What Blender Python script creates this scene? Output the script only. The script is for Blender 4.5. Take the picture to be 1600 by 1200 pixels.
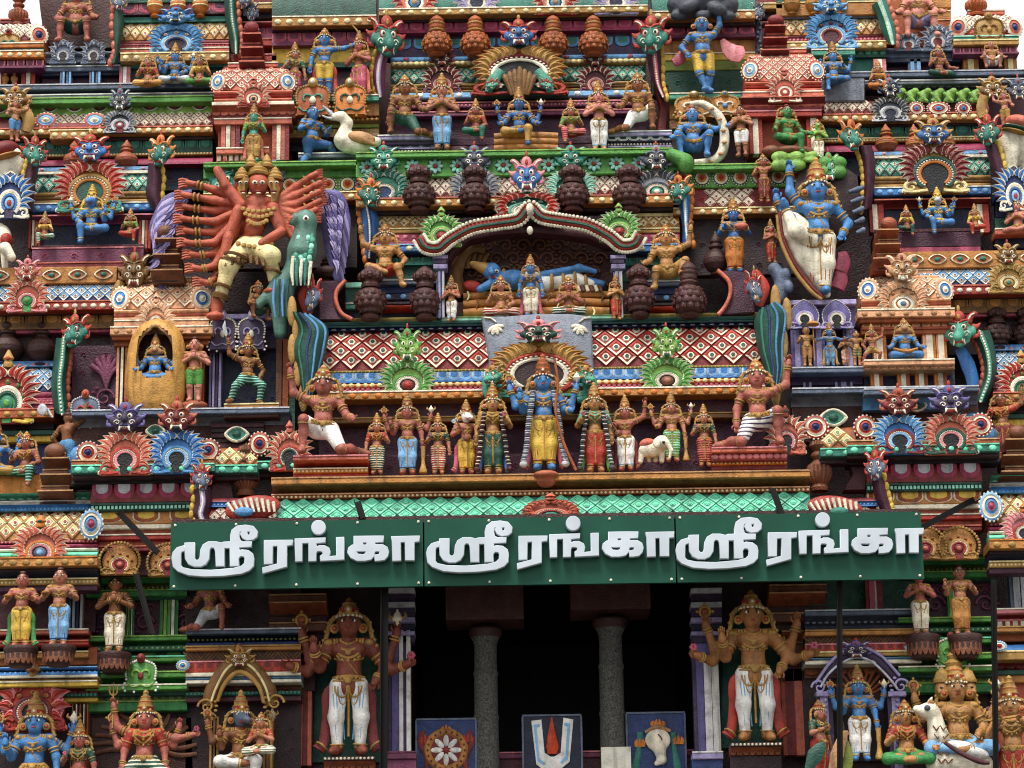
import bpy, math, random
import numpy as np
from math import sin, cos, pi, radians
random.seed(11)
RNG = np.random.default_rng(5)
SC = bpy.context.scene
for o in list(bpy.data.objects): bpy.data.objects.remove(o)
COL = SC.collection

# ------------------------------------------------------------------ camera
FPX = 4150.0; PITCH = radians(16.0); ROLL = radians(0.85); CAM = np.array([0.0, -40.0, 0.0])
_r0 = np.array([1.0, 0, 0]); _u0 = np.array([0, -sin(PITCH), cos(PITCH)]); FWD = np.array([0, cos(PITCH), sin(PITCH)])
RIGHT = _r0*cos(ROLL) - _u0*sin(ROLL); UP = _r0*sin(ROLL) + _u0*cos(ROLL)
cd = bpy.data.cameras.new('camera'); cam = bpy.data.objects.new('camera', cd); COL.objects.link(cam)
cd.sensor_width = 36; cd.lens = 36*FPX/1600; cd.clip_start = 0.5; cd.clip_end = 3000
from mathutils import Matrix, Vector
cam.matrix_world = Matrix(((RIGHT[0], UP[0], -FWD[0], CAM[0]), (RIGHT[1], UP[1], -FWD[1], CAM[1]), (RIGHT[2], UP[2], -FWD[2], CAM[2]), (0, 0, 0, 1)))
SC.camera = cam

# ------------------------------------------------------------------ sky, sun, exposure (overcast)
world = bpy.data.worlds.new('World'); SC.world = world; world.use_nodes = True
nt = world.node_tree; nt.nodes.clear()
wo = nt.nodes.new('ShaderNodeOutputWorld'); bg = nt.nodes.new('ShaderNodeBackground'); sk = nt.nodes.new('ShaderNodeTexSky')
hs = nt.nodes.new('ShaderNodeHueSaturation')
sk.sky_type = 'NISHITA'; sk.sun_disc = False; sk.sun_elevation = radians(62); sk.sun_rotation = radians(197)
sk.air_density = 1.0; sk.dust_density = 3.0; sk.ozone_density = 1.0
hs.inputs['Saturation'].default_value = 0.12
nt.links.new(sk.outputs[0], hs.inputs['Color']); cl = nt.nodes.new('ShaderNodeMix'); cl.data_type = 'RGBA'; cl.inputs[0].default_value = .5; cl.inputs[7].default_value = (3.9, 3.95, 4.05, 1)   # even bright cloud cover over half the sky light
nt.links.new(hs.outputs[0], cl.inputs[6]); nt.links.new(cl.outputs[2], bg.inputs[0]); nt.links.new(bg.outputs[0], wo.inputs[0])
bg.inputs[1].default_value = 0.12
sl = bpy.data.lights.new('sun', 'SUN'); sun = bpy.data.objects.new('sun', sl); COL.objects.link(sun)
sl.energy = 1.5; sl.angle = radians(16); sl.color = (1.0, 0.97, 0.92)
_el, _az = radians(62), radians(197)          # azimuth measured clockwise from +Y
_sd = Vector((sin(_az)*cos(_el), cos(_az)*cos(_el), sin(_el)))
sun.rotation_euler = _sd.to_track_quat('Z', 'Y').to_euler()
SC.view_settings.view_transform = 'Standard'; SC.view_settings.look = 'None'; SC.view_settings.gamma = 1.0
SC.view_settings.use_curve_mapping = False; SC.view_settings.exposure = 1.38
SC.render.engine = 'CYCLES'
SC.cycles.max_bounces = 4; SC.cycles.diffuse_bounces = 2; SC.cycles.glossy_bounces = 2; SC.cycles.use_denoising = True; SC.cycles.filter_width = 1.05

# ------------------------------------------------------------------ picture coordinates -> points on an upright plane at depth Y
def W(px, py, Y):
 d = FWD + RIGHT*((px-800.0)/FPX) + UP*((600.0-py)/FPX)
 return CAM + d*((Y-CAM[1])/d[1])
def PPM(px, py, Y): return abs(W(px+1, py, Y)[0]-W(px, py, Y)[0])      # metres per pixel

# ------------------------------------------------------------------ materials
PAL = dict(white='dcd9d2', cream='dfcfa0', black='141216', maroon='4c1f27', dmaroon='311819', guard='8a4632', gourd='d09a4e', guardgold='a8703f', flame='d2481e', red='b23a2c', dred='7c2626', salmon='cf6f57', dsalmon='b4583f',
  pink='d9868a', magenta='a5385a', rose='b9546a', orange='cf7a33', dorange='a85628', peach='d9a077', ochre='bd8140', gold='b58b48', dgold='80592b', yellow='d2ae48', pale='dccb93',
  green='5a9c44', lgreen='88b452', dgreen='1f5040', teal='2f7a68', mint='6fcfa8', sea='4f9f86', aqua='8fcbb4', blue='3f79bb', lblue='7fb1dc', dblue='22376b', navy='141b36', sky='5b97c9',
  purple='675e96', dpurple='41304f', lilac='a79bc4', grey='7c828e', dgrey='4a4e58', slate='5f6b80', lgrey='b2b4b8', brown='7a4a30', dbrown='43231c', choc='4e2721', tan='b98a5c',
  skin='b4755a', skinr='a95f50', skino='b8844f', skinb='4d86c0', skindb='38679f', skint='c07f58', skinbr='8a5532', skinp='cd8472', signgreen='0d4232', steel='0e0c0b', letter='b4bcc2',
  parrot='5f8a7a', mauve='7d3b58', plum='451a30', stone='6f6f68', olive='7d8a34', terracotta='a5583a', ivory='d8cfb8', offw='c9c4b4', fern='3f8f4a', hole='0d0b0f')
def s2l(h):
 v = [int(h[i:i+2], 16)/255 for i in (0, 2, 4)]
 return [c/12.92 if c <= .04045 else ((c+.055)/1.055)**2.4 for c in v]
MATS = {}
def new_mat(name):
 m = bpy.data.materials.new(name); m.use_nodes = True
 return m, m.node_tree, m.node_tree.nodes['Principled BSDF']
def M(c, c2=None):
 """painted stucco: base colour with mottling, rain streaks, grime patches and a fine lumpy relief; c2 adds woven stripes"""
 key = c if c2 is None else c+'_'+c2
 if key in MATS: return MATS[key]
 m, t, b = new_mat('paint_'+key); N, L = t.nodes.new, t.links.new
 ge = N('ShaderNodeNewGeometry'); oi = N('ShaderNodeObjectInfo')
 n1 = N('ShaderNodeTexNoise'); n1.inputs['Scale'].default_value = 5.5; n1.inputs['Detail'].default_value = 5; n1.inputs['Roughness'].default_value = .65
 L(ge.outputs['Position'], n1.inputs['Vector'])
 mp = N('ShaderNodeMapping'); mp.inputs['Scale'].default_value = (9, 9, .9); L(ge.outputs['Position'], mp.inputs['Vector'])
 n2 = N('ShaderNodeTexNoise'); n2.inputs['Scale'].default_value = 1.0; n2.inputs['Detail'].default_value = 4; L(mp.outputs[0], n2.inputs['Vector'])
 n3 = N('ShaderNodeTexNoise'); n3.inputs['Scale'].default_value = 38; n3.inputs['Detail'].default_value = 3; L(ge.outputs['Position'], n3.inputs['Vector'])
 b0 = s2l(PAL[c]); lu = .3*b0[0]+.6*b0[1]+.1*b0[2]; base = [x*(.72+.26*min(1, max(0, (lu-.28)/.25))) for x in b0]; dark = [x*.6 for x in base]; lite = [min(.86, x*1.2+(.012 if c != "hole" else 0)) for x in base]
 cr = N('ShaderNodeValToRGB'); e = cr.color_ramp.elements
 e[0].position = .32; e[0].color = (*dark, 1); e[1].position = .68; e[1].color = (*lite, 1)
 q = e.new(.47); q.color = (*base, 1)
 L(n1.outputs['Fac'], cr.inputs[0]); colour = cr.outputs[0]
 if c2:
  tc = N('ShaderNodeTexCoord'); wv = N('ShaderNodeTexWave'); wv.bands_direction = 'Z'; wv.inputs['Scale'].default_value = 7.5; wv.inputs['Distortion'].default_value = .6
  L(tc.outputs['Object'], wv.inputs['Vector'])
  r2 = N('ShaderNodeValToRGB'); r2.color_ramp.elements[0].position = .62; r2.color_ramp.elements[1].position = .7; L(wv.outputs['Fac'], r2.inputs[0])
  mx0 = N('ShaderNodeMix'); mx0.data_type = 'RGBA'; L(r2.outputs[0], mx0.inputs[0]); L(colour, mx0.inputs[6]); mx0.inputs[7].default_value = (*s2l(PAL[c2]), 1); colour = mx0.outputs[2]
 st = N('ShaderNodeValToRGB'); st.color_ramp.elements[0].position = .52; st.color_ramp.elements[0].color = (0, 0, 0, 1); st.color_ramp.elements[1].position = .74; st.color_ramp.elements[1].color = (.78, .78, .78, 1)
 L(n2.outputs['Fac'], st.inputs[0])
 mx = N('ShaderNodeMix'); mx.data_type = 'RGBA'; L(st.outputs[0], mx.inputs[0]); L(colour, mx.inputs[6]); mx.inputs[7].default_value = (*[x*.38+.008 for x in base], 1)
 sp = N('ShaderNodeValToRGB'); sp.color_ramp.elements[0].position = .62; sp.color_ramp.elements[0].color = (0, 0, 0, 1); sp.color_ramp.elements[1].position = .72; sp.color_ramp.elements[1].color = (.55, .55, .55, 1)
 L(n3.outputs['Fac'], sp.inputs[0])
 mx2 = N('ShaderNodeMix'); mx2.data_type = 'RGBA'; L(sp.outputs[0], mx2.inputs[0]); L(mx.outputs[2], mx2.inputs[6]); mx2.inputs[7].default_value = (*[x*.5+.02 for x in base], 1)
 rv = N('ShaderNodeHueSaturation'); mr = N('ShaderNodeMapRange'); mr.inputs[3].default_value = .86; mr.inputs[4].default_value = 1.1; L(oi.outputs['Random'], mr.inputs[0])
 L(mr.outputs[0], rv.inputs['Value']); rv.inputs['Saturation'].default_value = 1.02; L(mx2.outputs[2], rv.inputs['Color'])
 L(rv.outputs[0], b.inputs['Base Color'])
 b.inputs['Roughness'].default_value = .52; b.inputs['Specular IOR Level'].default_value = .35
 bp = N('ShaderNodeBump'); bp.inputs['Strength'].default_value = .5; bp.inputs['Distance'].default_value = .03; L(n3.outputs['Fac'], bp.inputs['Height']); L(bp.outputs[0], b.inputs['Normal'])
 MATS[key] = m; return m

# ------------------------------------------------------------------ objects
def empty(name, loc, label=None, cat=None, group=None):
 o = bpy.data.objects.new(name, None); COL.objects.link(o); o.location = [float(v) for v in loc]; o.empty_display_size = .1
 tag(o, label, cat, group); return o
def tag(o, label=None, cat=None, group=None, kind=None):
 if label: o['label'] = label
 if cat: o['category'] = cat
 if group: o['group'] = group
 if kind: o['kind'] = kind
 return o
def org(parent):
 """world offset of a parent whose chain holds only translations"""
 v = np.zeros(3)
 while parent is not None: v += np.array(parent.location); parent = parent.parent
 return v
def mk(name, V, Fc, mats, mi=None, parent=None, smooth=True, local=False):
 me = bpy.data.meshes.new(name); V = np.asarray(V, float)
 if parent is not None and not local: V = V - org(parent)
 if isinstance(Fc, np.ndarray):
  me.vertices.add(len(V)); me.vertices.foreach_set('co', V.ravel()); n = len(Fc)
  me.loops.add(n*4); me.loops.foreach_set('vertex_index', Fc.ravel().astype(np.int32)); me.polygons.add(n)
  me.polygons.foreach_set('loop_start', np.arange(0, n*4, 4, dtype=np.int32)); me.update(calc_edges=True)
 else: me.from_pydata(V.tolist(), [], Fc); 
 if not isinstance(mats, (list, tuple)): mats = [mats]
 for m in mats: me.materials.append(M(m) if isinstance(m, str) else m)
 if mi is not None: me.polygons.foreach_set('material_index', np.asarray(mi, np.int32))
 if smooth is not False:
  me.polygons.foreach_set('use_smooth', np.ones(len(me.polygons), bool))
  if smooth != 'all':
   try: me.set_sharp_from_angle(angle=radians(42))
   except Exception: pass
 o = bpy.data.objects.new(name, me); COL.objects.link(o)
 if parent is not None: o.parent = parent
 return o
def inst(src, parent, loc, scale=1, rot=None, name=None):
 """another piece sharing src's mesh"""
 o = bpy.data.objects.new(name or src.name, src if isinstance(src, bpy.types.Mesh) else src.data); COL.objects.link(o); o.parent = parent
 o.location = [float(v) for v in (np.asarray(loc)-org(parent))]
 o.scale = (scale,)*3 if np.isscalar(scale) else [float(s) for s in scale]
 if rot is not None: o.rotation_euler = rot
 return o

class MB:
 def __init__(s): s.v = []; s.f = []; s.m = []; s.n = 0
 def add(s, V, Fc, mat=0):
  V = np.asarray(V, float).reshape(-1, 3); k = s.n
  s.v.append(V); s.n += len(V)
  for f in Fc: s.f.append([i+k for i in f])
  s.m.extend([mat]*len(Fc) if np.isscalar(mat) else mat)
 def build(s, name, mats, parent=None, smooth=True, local=False):
  if not s.n: return None
  return mk(name, np.concatenate(s.v), s.f, mats, s.m, parent, smooth, local)
 def box(s, x0, x1, y0, y1, z0, z1, mat=0):
  V = [(x, y, z) for z in (z0, z1) for y in (y0, y1) for x in (x0, x1)]
  s.add(V, [(0, 2, 3, 1), (4, 5, 7, 6), (0, 1, 5, 4), (2, 6, 7, 3), (0, 4, 6, 2), (1, 3, 7, 5)], mat)
 def sweep(s, prof, x0, x1, mat=0, taper=0.0, mats=None):
  """profile of (y,z), z rising, run from x0 to x1; open back; taper turns the ends back with the projection (mitre)"""
  n = len(prof); ym = max(p[0] for p in prof)
  V = [(x0-(ym-y)*taper, y, z) for y, z in prof]+[(x1+(ym-y)*taper, y, z) for y, z in prof]
  V += [(x0, ym, z) for y, z in prof]+[(x1, ym, z) for y, z in prof]
  Fc = []; mm = []
  for i in range(n-1):
   q = mats[i] if mats else mat
   Fc.append((i, n+i, n+i+1, i+1)); mm.append(q)
   Fc.append((2*n+i, i, i+1, 2*n+i+1)); mm.append(q)
   Fc.append((n+i, 3*n+i, 3*n+i+1, n+i+1)); mm.append(q)
  Fc.append((0, 2*n, 3*n, n)); mm.append(mats[0] if mats else mat); Fc.append((n-1, 2*n-1, 4*n-1, 3*n-1)); mm.append(mats[-1] if mats else mat)
  s.add(V, Fc, mm)
 def prism(s, pts, y0, y1, bev=.0, mat=0, holes=None):
  """outline of (x,z) given extruded from y0 (front) to y1 (back), bevelled front edge"""
  P = np.asarray(pts, float); n = len(P)
  if np.sum(P[:, 0]*np.roll(P[:, 1], -1)-np.roll(P[:, 0], -1)*P[:, 1]) < 0: P = P[::-1]
  e1 = P-np.roll(P, 1, 0); e2 = np.roll(P, -1, 0)-P
  nn = np.stack([-(e1[:, 1]/(np.hypot(*e1.T)+1e-9)+e2[:, 1]/(np.hypot(*e2.T)+1e-9)), e1[:, 0]/(np.hypot(*e1.T)+1e-9)+e2[:, 0]/(np.hypot(*e2.T)+1e-9)], 1)
  nn /= (np.hypot(*nn.T)[:, None]+1e-9); Q = P+nn*bev
  yb = y0+bev*.8 if bev else y0
  V = [(x, y0, z) for x, z in Q]+[(x, yb, z) for x, z in P]+[(x, y1, z) for x, z in P]
  Fc = [tuple(range(n))]
  for i in range(n):
   j = (i+1) % n
   if bev: Fc.append((i, i+n, j+n, j))
   Fc.append((i+n, i+2*n, j+2*n, j+n))
  if not bev:
   pass
  s.add(V, Fc, mat)
 def tube(s, path, rad, seg=8, mat=0, flat=1.0, closed=False, caps=True):
  P = np.asarray(path, float); n = len(P); rad = np.full(n, rad, float) if np.isscalar(rad) else np.asarray(rad, float)
  T = np.gradient(P, axis=0) if n > 2 else np.repeat([P[-1]-P[0]], n, 0)
  if closed: T = np.roll(P, -1, 0)-np.roll(P, 1, 0)
  T /= (np.linalg.norm(T, axis=1)[:, None]+1e-9)
  up = np.array([0., 1., 0.]) if abs(T[:, 1]).mean() < .8 else np.array([0., 0., 1.])
  A = np.cross(T, up); A /= (np.linalg.norm(A, axis=1)[:, None]+1e-9); B = np.cross(A, T)
  th = np.arange(seg)*2*pi/seg
  V = P[:, None]+rad[:, None, None]*(np.cos(th)[None, :, None]*A[:, None]+flat*np.sin(th)[None, :, None]*B[:, None])
  Fc = []
  for i in range(n if closed else n-1):
   a, b = i*seg, ((i+1) % n)*seg
   for j in range(seg):
    k = (j+1) % seg; Fc.append((a+j, a+k, b+k, b+j))
  if not closed and caps: Fc.append(tuple(range(seg))[::-1]); Fc.append(tuple(range((n-1)*seg, n*seg)))
  s.add(V.reshape(-1, 3), Fc, mat)
 def ell(s, c, r, seg=10, ring=6, mat=0, R=None):
  r = np.full(3, r, float) if np.isscalar(r) else np.asarray(r, float)
  V = [(0, 0, -1)]
  for i in range(1, ring):
   a = -pi/2+pi*i/ring
   V += [(cos(a)*cos(2*pi*j/seg), cos(a)*sin(2*pi*j/seg), sin(a)) for j in range(seg)]
  V.append((0, 0, 1)); V = np.array(V)*r
  if R is not None: V = V @ np.asarray(R).T
  Fc = [(0, 1+(j+1) % seg, 1+j) for j in range(seg)]
  for i in range(ring-2):
   a = 1+i*seg
   Fc += [(a+j, a+(j+1) % seg, a+seg+(j+1) % seg, a+seg+j) for j in range(seg)]
  a = 1+(ring-2)*seg; Fc += [(a+j, a+(j+1) % seg, len(V)-1) for j in range(seg)]
  s.add(V+np.asarray(c, float), Fc, mat)
 def lathe(s, c, prof, seg=16, mats=None, R=None, sx=1.0, sy=1.0):
  n = len(prof); V = np.array([(r*cos(2*pi*j/seg)*sx, r*sin(2*pi*j/seg)*sy, z) for r, z in prof for j in range(seg)])
  if R is not None: V = V @ np.asarray(R).T
  Fc = []; mm = []
  for i in range(n-1):
   for j in range(seg):
    k = (j+1) % seg; Fc.append((i*seg+j, i*seg+k, (i+1)*seg+k, (i+1)*seg+j)); mm.append(mats[i] if mats else 0)
  Fc.append(tuple(range(seg))[::-1]); mm.append(mats[0] if mats else 0); Fc.append(tuple(range((n-1)*seg, n*seg))); mm.append(mats[-1] if mats else 0)
  s.add(V+np.asarray(c, float), Fc, mm)

def smoothpath(pts, per=6, closed=False):
 P = np.asarray(pts, float); n = len(P)
 if n < 3: return P
 Q = np.vstack([P[-1], P, P[0], P[1]]) if closed else np.vstack([2*P[0]-P[1], P, 2*P[-1]-P[-2]])
 out = []
 for i in range(n if closed else n-1):
  a, b, c, d = Q[i], Q[i+1], Q[i+2], Q[i+3]
  for k in range(per):
   t = k/per; out.append(.5*(2*b+(c-a)*t+(2*a-5*b+4*c-d)*t*t+(3*b-a-3*c+d)*t**3))
 if not closed: out.append(P[-1])
 return np.array(out)

# ------------------------------------------------------------------ smooth-blended solids (distance field -> one continuous skin)
def sd_eval(prims, P, k):
 f = None
 for p in prims:
  d = sd_one(p, P)
  if f is None: f = d
  elif k > 0:
   h = np.maximum(k-np.abs(f-d), 0)/k; f = np.minimum(f, d)-h*h*k*.25
  else: f = np.minimum(f, d)
 return f
def sd_one(p, P):
 if p[0] == 'c':
  a, b, ra, rb = p[1:5]; a = np.asarray(a, float); ab = np.asarray(b, float)-a
  t = np.clip(((P-a) @ ab)/(ab @ ab+1e-12), 0, 1)
  return np.linalg.norm(P-a-t[..., None]*ab, axis=-1)-(ra+(rb-ra)*t)
 c, r = np.asarray(p[1], float), np.asarray(p[2], float); Q = P-c
 if len(p) > 3 and p[3] is not None: Q = Q @ np.asarray(p[3])
 k0 = np.linalg.norm(Q/r, axis=-1); k1 = np.linalg.norm(Q/(r*r), axis=-1)
 return k0*(k0-1)/(k1+1e-9)
def sd_bounds(prims):
 lo, hi = [], []
 for p in prims:
  if p[0] == 'c':
   a, b = np.asarray(p[1], float), np.asarray(p[2], float); r = max(p[3], p[4]); lo.append(np.minimum(a, b)-r); hi.append(np.maximum(a, b)+r)
  else:
   c, r = np.asarray(p[1], float), np.asarray(p[2], float)
   rr = np.full(3, r.max()) if len(p) > 3 and p[3] is not None else r
   lo.append(c-rr); hi.append(c+rr)
 return np.array(lo), np.array(hi)
def sd_mesh(prims, h, k):
 lo, hi = sd_bounds(prims); o = lo.min(0)-2*h-k*.3; n = np.ceil((hi.max(0)+2*h+k*.3-o)/h).astype(int)+1
 f = np.full(n, 1e3); ax = [o[i]+h*np.arange(n[i]) for i in range(3)]; mg = k+2.5*h
 for q, p in enumerate(prims):
  i0 = np.maximum(np.floor((lo[q]-mg-o)/h).astype(int), 0); i1 = np.minimum(np.ceil((hi[q]+mg-o)/h).astype(int)+1, n)
  sl_ = tuple(slice(a, b) for a, b in zip(i0, i1))
  P = np.stack(np.meshgrid(*[ax[i][sl_[i]] for i in range(3)], indexing='ij'), -1)
  d = sd_one(p, P); g = f[sl_]; hh = np.maximum(k-np.abs(g-d), 0)/k
  f[sl_] = np.minimum(g, d)-hh*hh*k*.25
 s = f < 0; C = np.array(n)-1; acc = np.zeros((*C, 3)); cnt = np.zeros(C); quads = []
 idx = None
 for a in range(3):
  A = [slice(None)]*3; B = [slice(None)]*3; A[a] = slice(0, -1); B[a] = slice(1, None); A, B = tuple(A), tuple(B)
  cr = np.argwhere(s[A] != s[B])
  if not len(cr): continue
  e = np.zeros(3, int); e[a] = 1
  f0 = f[tuple(cr.T)]; f1 = f[tuple((cr+e).T)]; pos = cr.astype(float); pos[:, a] += f0/(f0-f1)
  b, c = (a+1) % 3, (a+2) % 3
  for db in (0, -1):
   for dc in (0, -1):
    q = cr.copy(); q[:, b] += db; q[:, c] += dc; np.add.at(acc, tuple(q.T), pos); np.add.at(cnt, tuple(q.T), 1)
  quads.append((cr, b, c, f0 < 0))
 idx = np.full(C, -1); on = cnt > 0; idx[on] = np.arange(on.sum())
 V = acc[on]/cnt[on][:, None]*h+o; Fs = []
 for cr, b, c, ins in quads:
  def at(db, dc):
   q = cr.copy(); q[:, b] += db; q[:, c] += dc; return idx[tuple(q.T)]
  Q = np.stack([at(-1, -1), at(0, -1), at(0, 0), at(-1, 0)], 1); Q[~ins] = Q[~ins][:, ::-1]; Fs.append(Q)
 return V, np.concatenate(Fs)
# ------------------------------------------------------------------ statues
def ring(mb, c, ax, R, r, mat=0, seg=12, ts=5):
 ax = np.asarray(ax, float); ax /= np.linalg.norm(ax)+1e-9
 u = np.cross(ax, [0.3, 1, .2]); u /= np.linalg.norm(u)+1e-9; v = np.cross(ax, u); th = np.arange(seg)*2*pi/seg
 mb.tube(np.asarray(c)+R*(np.cos(th)[:, None]*u+np.sin(th)[:, None]*v), r, ts, mat, closed=True)
def V3(*a): return np.array(a, float)
ARMS = dict(down=((.055, .0, -.16), (.015, -.04, -.15)), namaste=((.075, -.05, -.15), None), abhaya=((.06, -.03, -.155), (.03, -.12, .10)),
  attr=((.13, .03, -.09), (.055, -.02, .17)), hip=((.11, .03, -.14), (-.06, -.07, -.11)), raised=((.14, 0, .07), (.03, -.03, .19)), flute=((.08, -.08, -.13), (-.10, -.12, .10)),
  lap=((.07, -.01, -.16), (-.07, -.14, -.07)), knee=((.08, -.04, -.16), (.06, -.13, -.06)), give=((.07, -.02, -.16), (.05, -.13, -.03)), out=((.15, 0, -.05), (.16, -.03, .03)),
  hold=((.075, -.05, -.15), (-.05, -.13, .04)), up=((.08, 0, .13), (.0, 0, .18)), bow=((.15, -.02, .0), (.13, -.04, .03)), vina=((.08, -.04, -.15), (-.09, -.12, .03)),
  cup=((.08, -.05, -.14), (-.055, -.13, .02)))
CROWNS = dict(
  kirita=[(.078, 0), (.088, .012), (.086, .03), (.078, .036), (.078, .06), (.082, .066), (.082, .076), (.07, .082), (.068, .11), (.071, .118), (.069, .126), (.056, .132), (.05, .16), (.052, .166), (.046, .174), (.03, .182), (.026, .2), (.03, .21), (.022, .225), (.004, .24)],
  short=[(.078, 0), (.088, .012), (.086, .03), (.074, .038), (.07, .06), (.072, .068), (.058, .076), (.048, .1), (.05, .106), (.03, .118), (.02, .135), (.004, .15)],
  bun=[(.074, -.02), (.08, .0), (.07, .02), (.045, .032), (.038, .042), (.046, .056), (.036, .076), (.004, .085)], cap=[(.08, -.03), (.084, -.008), (.07, .022), (.04, .04), (.004, .046)])
def figure(label, x, y0, y1, Y, pose='stand', skin='skin', cloth='yellow', arms=('abhaya', 'down'), crown='kirita', blouse=None, yaw=0, m=1, group=None, items=(None,)*8,
           cloth2=None, sex='m', short=False, head='man', headcol=None, metal='gold', locks=True, drape=None, garland=None, legs=None, lean=0.0, tilt=0.0, pz=None, hs=1.0, fat=1.0, zmin=0.0, name='statue',
           cat='statue', crowncol=None, extra=None, hair=None, fingers=None, turn=0.0, sash=True, Hs=1.0, bare=False, lw=.92):
 # --- skeleton, in units of the standing height; m=-1 mirrors
 S = dict(stand=.47, sit=.11, lalita=.30, kneel=.27, chair=.30, lunge=.42, fly=.30, squat=.2)
 p = S.get(pose, .47) if pz is None else pz
 L = legs or dict(
      stand=[((-.06, 0, p), (-.068, -.015, .26), (-.062, .0, .045), (-.082, -.10, .02)), ((.06, 0, p), (.068, -.015, .26), (.062, .0, .045), (.082, -.10, .02))],
      sit=[((-.07, 0, p-.01), (-.23, -.12, .06), (.0, -.17, .045), (.07, -.17, .04)), ((.07, 0, p-.01), (.23, -.12, .06), (.03, -.20, .04), (-.05, -.20, .035))],
      lalita=[((-.07, 0, p-.01), (-.22, -.13, p-.03), (.0, -.18, p-.05), (.06, -.19, p-.05)), ((.07, 0, p-.01), (.13, -.2, p-.02), (.12, -.19, .05), (.13, -.27, .02))],
      kneel=[((-.07, 0, p), (-.17, -.16, p+.06), (-.18, -.12, .05), (-.19, -.22, .02)), ((.07, 0, p-.01), (.17, -.10, .06), (.33, .02, .06), (.42, .0, .04))],
      chair=[((-.08, 0, p), (-.16, -.2, p+.02), (-.17, -.19, .05), (-.2, -.28, .02)), ((.08, 0, p), (.16, -.2, p+.02), (.17, -.19, .05), (.2, -.28, .02))],
      lunge=[((-.06, 0, p), (-.2, -.1, p-.16), (-.26, -.02, .05), (-.33, -.08, .02)), ((.06, 0, p), (.2, -.1, p-.12), (.17, -.02, .05), (.24, -.08, .02))],
      fly=[((-.06, 0, p), (-.2, -.1, p-.02), (-.34, .0, p-.1), (-.4, 0, p-.1)), ((.06, 0, p), (.14, -.14, p-.06), (.02, -.05, .05), (.03, -.1, .02))],
      squat=[((-.07, 0, p), (-.2, -.15, p+.12), (-.16, -.1, .05), (-.18, -.2, .02)), ((.07, 0, p), (.2, -.15, p+.12), (.16, -.1, .05), (.18, -.2, .02))])[pose]
 mx = V3(m, 1, 1); L = [[V3(*q)*mx for q in l] for l in L]
 if m < 0: L = L[::-1]; arms = arms[1::-1]+tuple(arms[2:][::-1]) if len(arms) > 2 else arms[::-1]; items = items[1::-1]+tuple(items[2:][::-1]) if len(items) >= 2 else items
 lean *= m; tilt *= m
 pel = V3(0, 0, p); up = lambda a, d=0.0, zz=0.0: pel+V3(lean*zz/.3, d, zz)+V3(a, 0, 0)
 hd = up(0, -.02, .425)+V3(tilt, 0, 0); f = fat
 B = [('c', pel, up(0, -.01, .10), .088*f, .074*f), ('c', up(0, 0, .10), up(0, 0, .22), .074*f, .088), ('e', up(0, -.005, .24), (.118, .076, .07)), ('c', up(-.105, .0, .288), up(.105, .0, .288), .044, .044),
         ('c', up(0, 0, .29), up(0, -.01, .36), .04, .037), ('e', up(0, -.045, .085), (.07*f, .05*f, .055)), ('e', hd, (.074*hs, .08*hs, .092*hs)), ('e', hd+V3(0, -.025, -.055)*hs, (.05*hs, .05*hs, .045*hs))]
 if sex == 'f': B += [('e', up(-.052, -.075, .235), (.046,)*3), ('e', up(.052, -.075, .235), (.046,)*3), ('c', up(-.04, 0, .0), up(.04, 0, .0), .085, .085)]
 else: B += [('e', up(-.055, -.06, .25), (.055, .03, .04)), ('e', up(.055, -.06, .25), (.055, .03, .04))]
 HB = []
 if head == 'man': HB = [('c', hd+V3(0, -.074, .022)*hs, hd+V3(0, -.085, -.016)*hs, .007*hs, .0125*hs), ('e', hd+V3(-.078, 0, -.01)*hs, (.014, .02, .03)), ('e', hd+V3(.078, 0, -.01)*hs, (.014, .02, .03))]
 elif head in ('boar', 'horse'): HB = [('c', hd+V3(0, -.04, .0), hd+V3(.05*m, -.16, -.05), .06, .034), ('c', hd+V3(-.06, 0, .05), hd+V3(-.085, .01, .1), .022, .008), ('c', hd+V3(.06, 0, .05), hd+V3(.085, .01, .1), .022, .008)]
 elif head == 'lion': HB = [('c', hd+V3(0, -.05, -.01), hd+V3(0, -.11, -.03), .05, .04), ('e', hd+V3(-.07, -.02, -.03), (.035, .04, .05)), ('e', hd+V3(.07, -.02, -.03), (.035, .04, .05))]
 elif head == 'bird': HB = [('c', hd+V3(0, -.05, .01), hd+V3(.03*m, -.15, -.03), .045, .01)]
 fin = fingers if fingers is not None else True
 rings = MB(); FM = MB(); hands = []
 cyl = []
 for i, a in enumerate(arms):
  if a is None: hands.append(None); continue
  sd = -1 if i % 2 == 0 else 1; back = i >= 2
  sh = up(sd*.135, .03 if back else .0, .283-(.02*(i//2-1) if back else 0))
  e, h_ = (ARMS[a] if isinstance(a, str) else a)
  el = sh+V3(e[0]*sd, e[1], e[2])
  hn = up(sd*.014, -.135, .22) if h_ is None else el+V3(h_[0]*sd, h_[1], h_[2])
  B += [('c', sh, el, .043, .035), ('c', el, hn, .036, .024)]
  cyl.append((sh, el, hn))
  u = hn-el; u /= np.linalg.norm(u)+1e-9
  if a in ('namaste',): u = V3(-.15*sd, -.3, .95)
  if a == 'abhaya': u = V3(.05*sd, -.25, .95)
  if a == 'down': u = V3(.0, -.15, -1)
  if a == 'attr': u = V3(.1*sd, -.1, .95)
  u /= np.linalg.norm(u); B.append(('c', hn, hn+u*.034, .025, .023)); hands.append(hn+u*.05)
  w = np.cross(u, V3(0, 1, 0)); w /= np.linalg.norm(w)+1e-9
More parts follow.
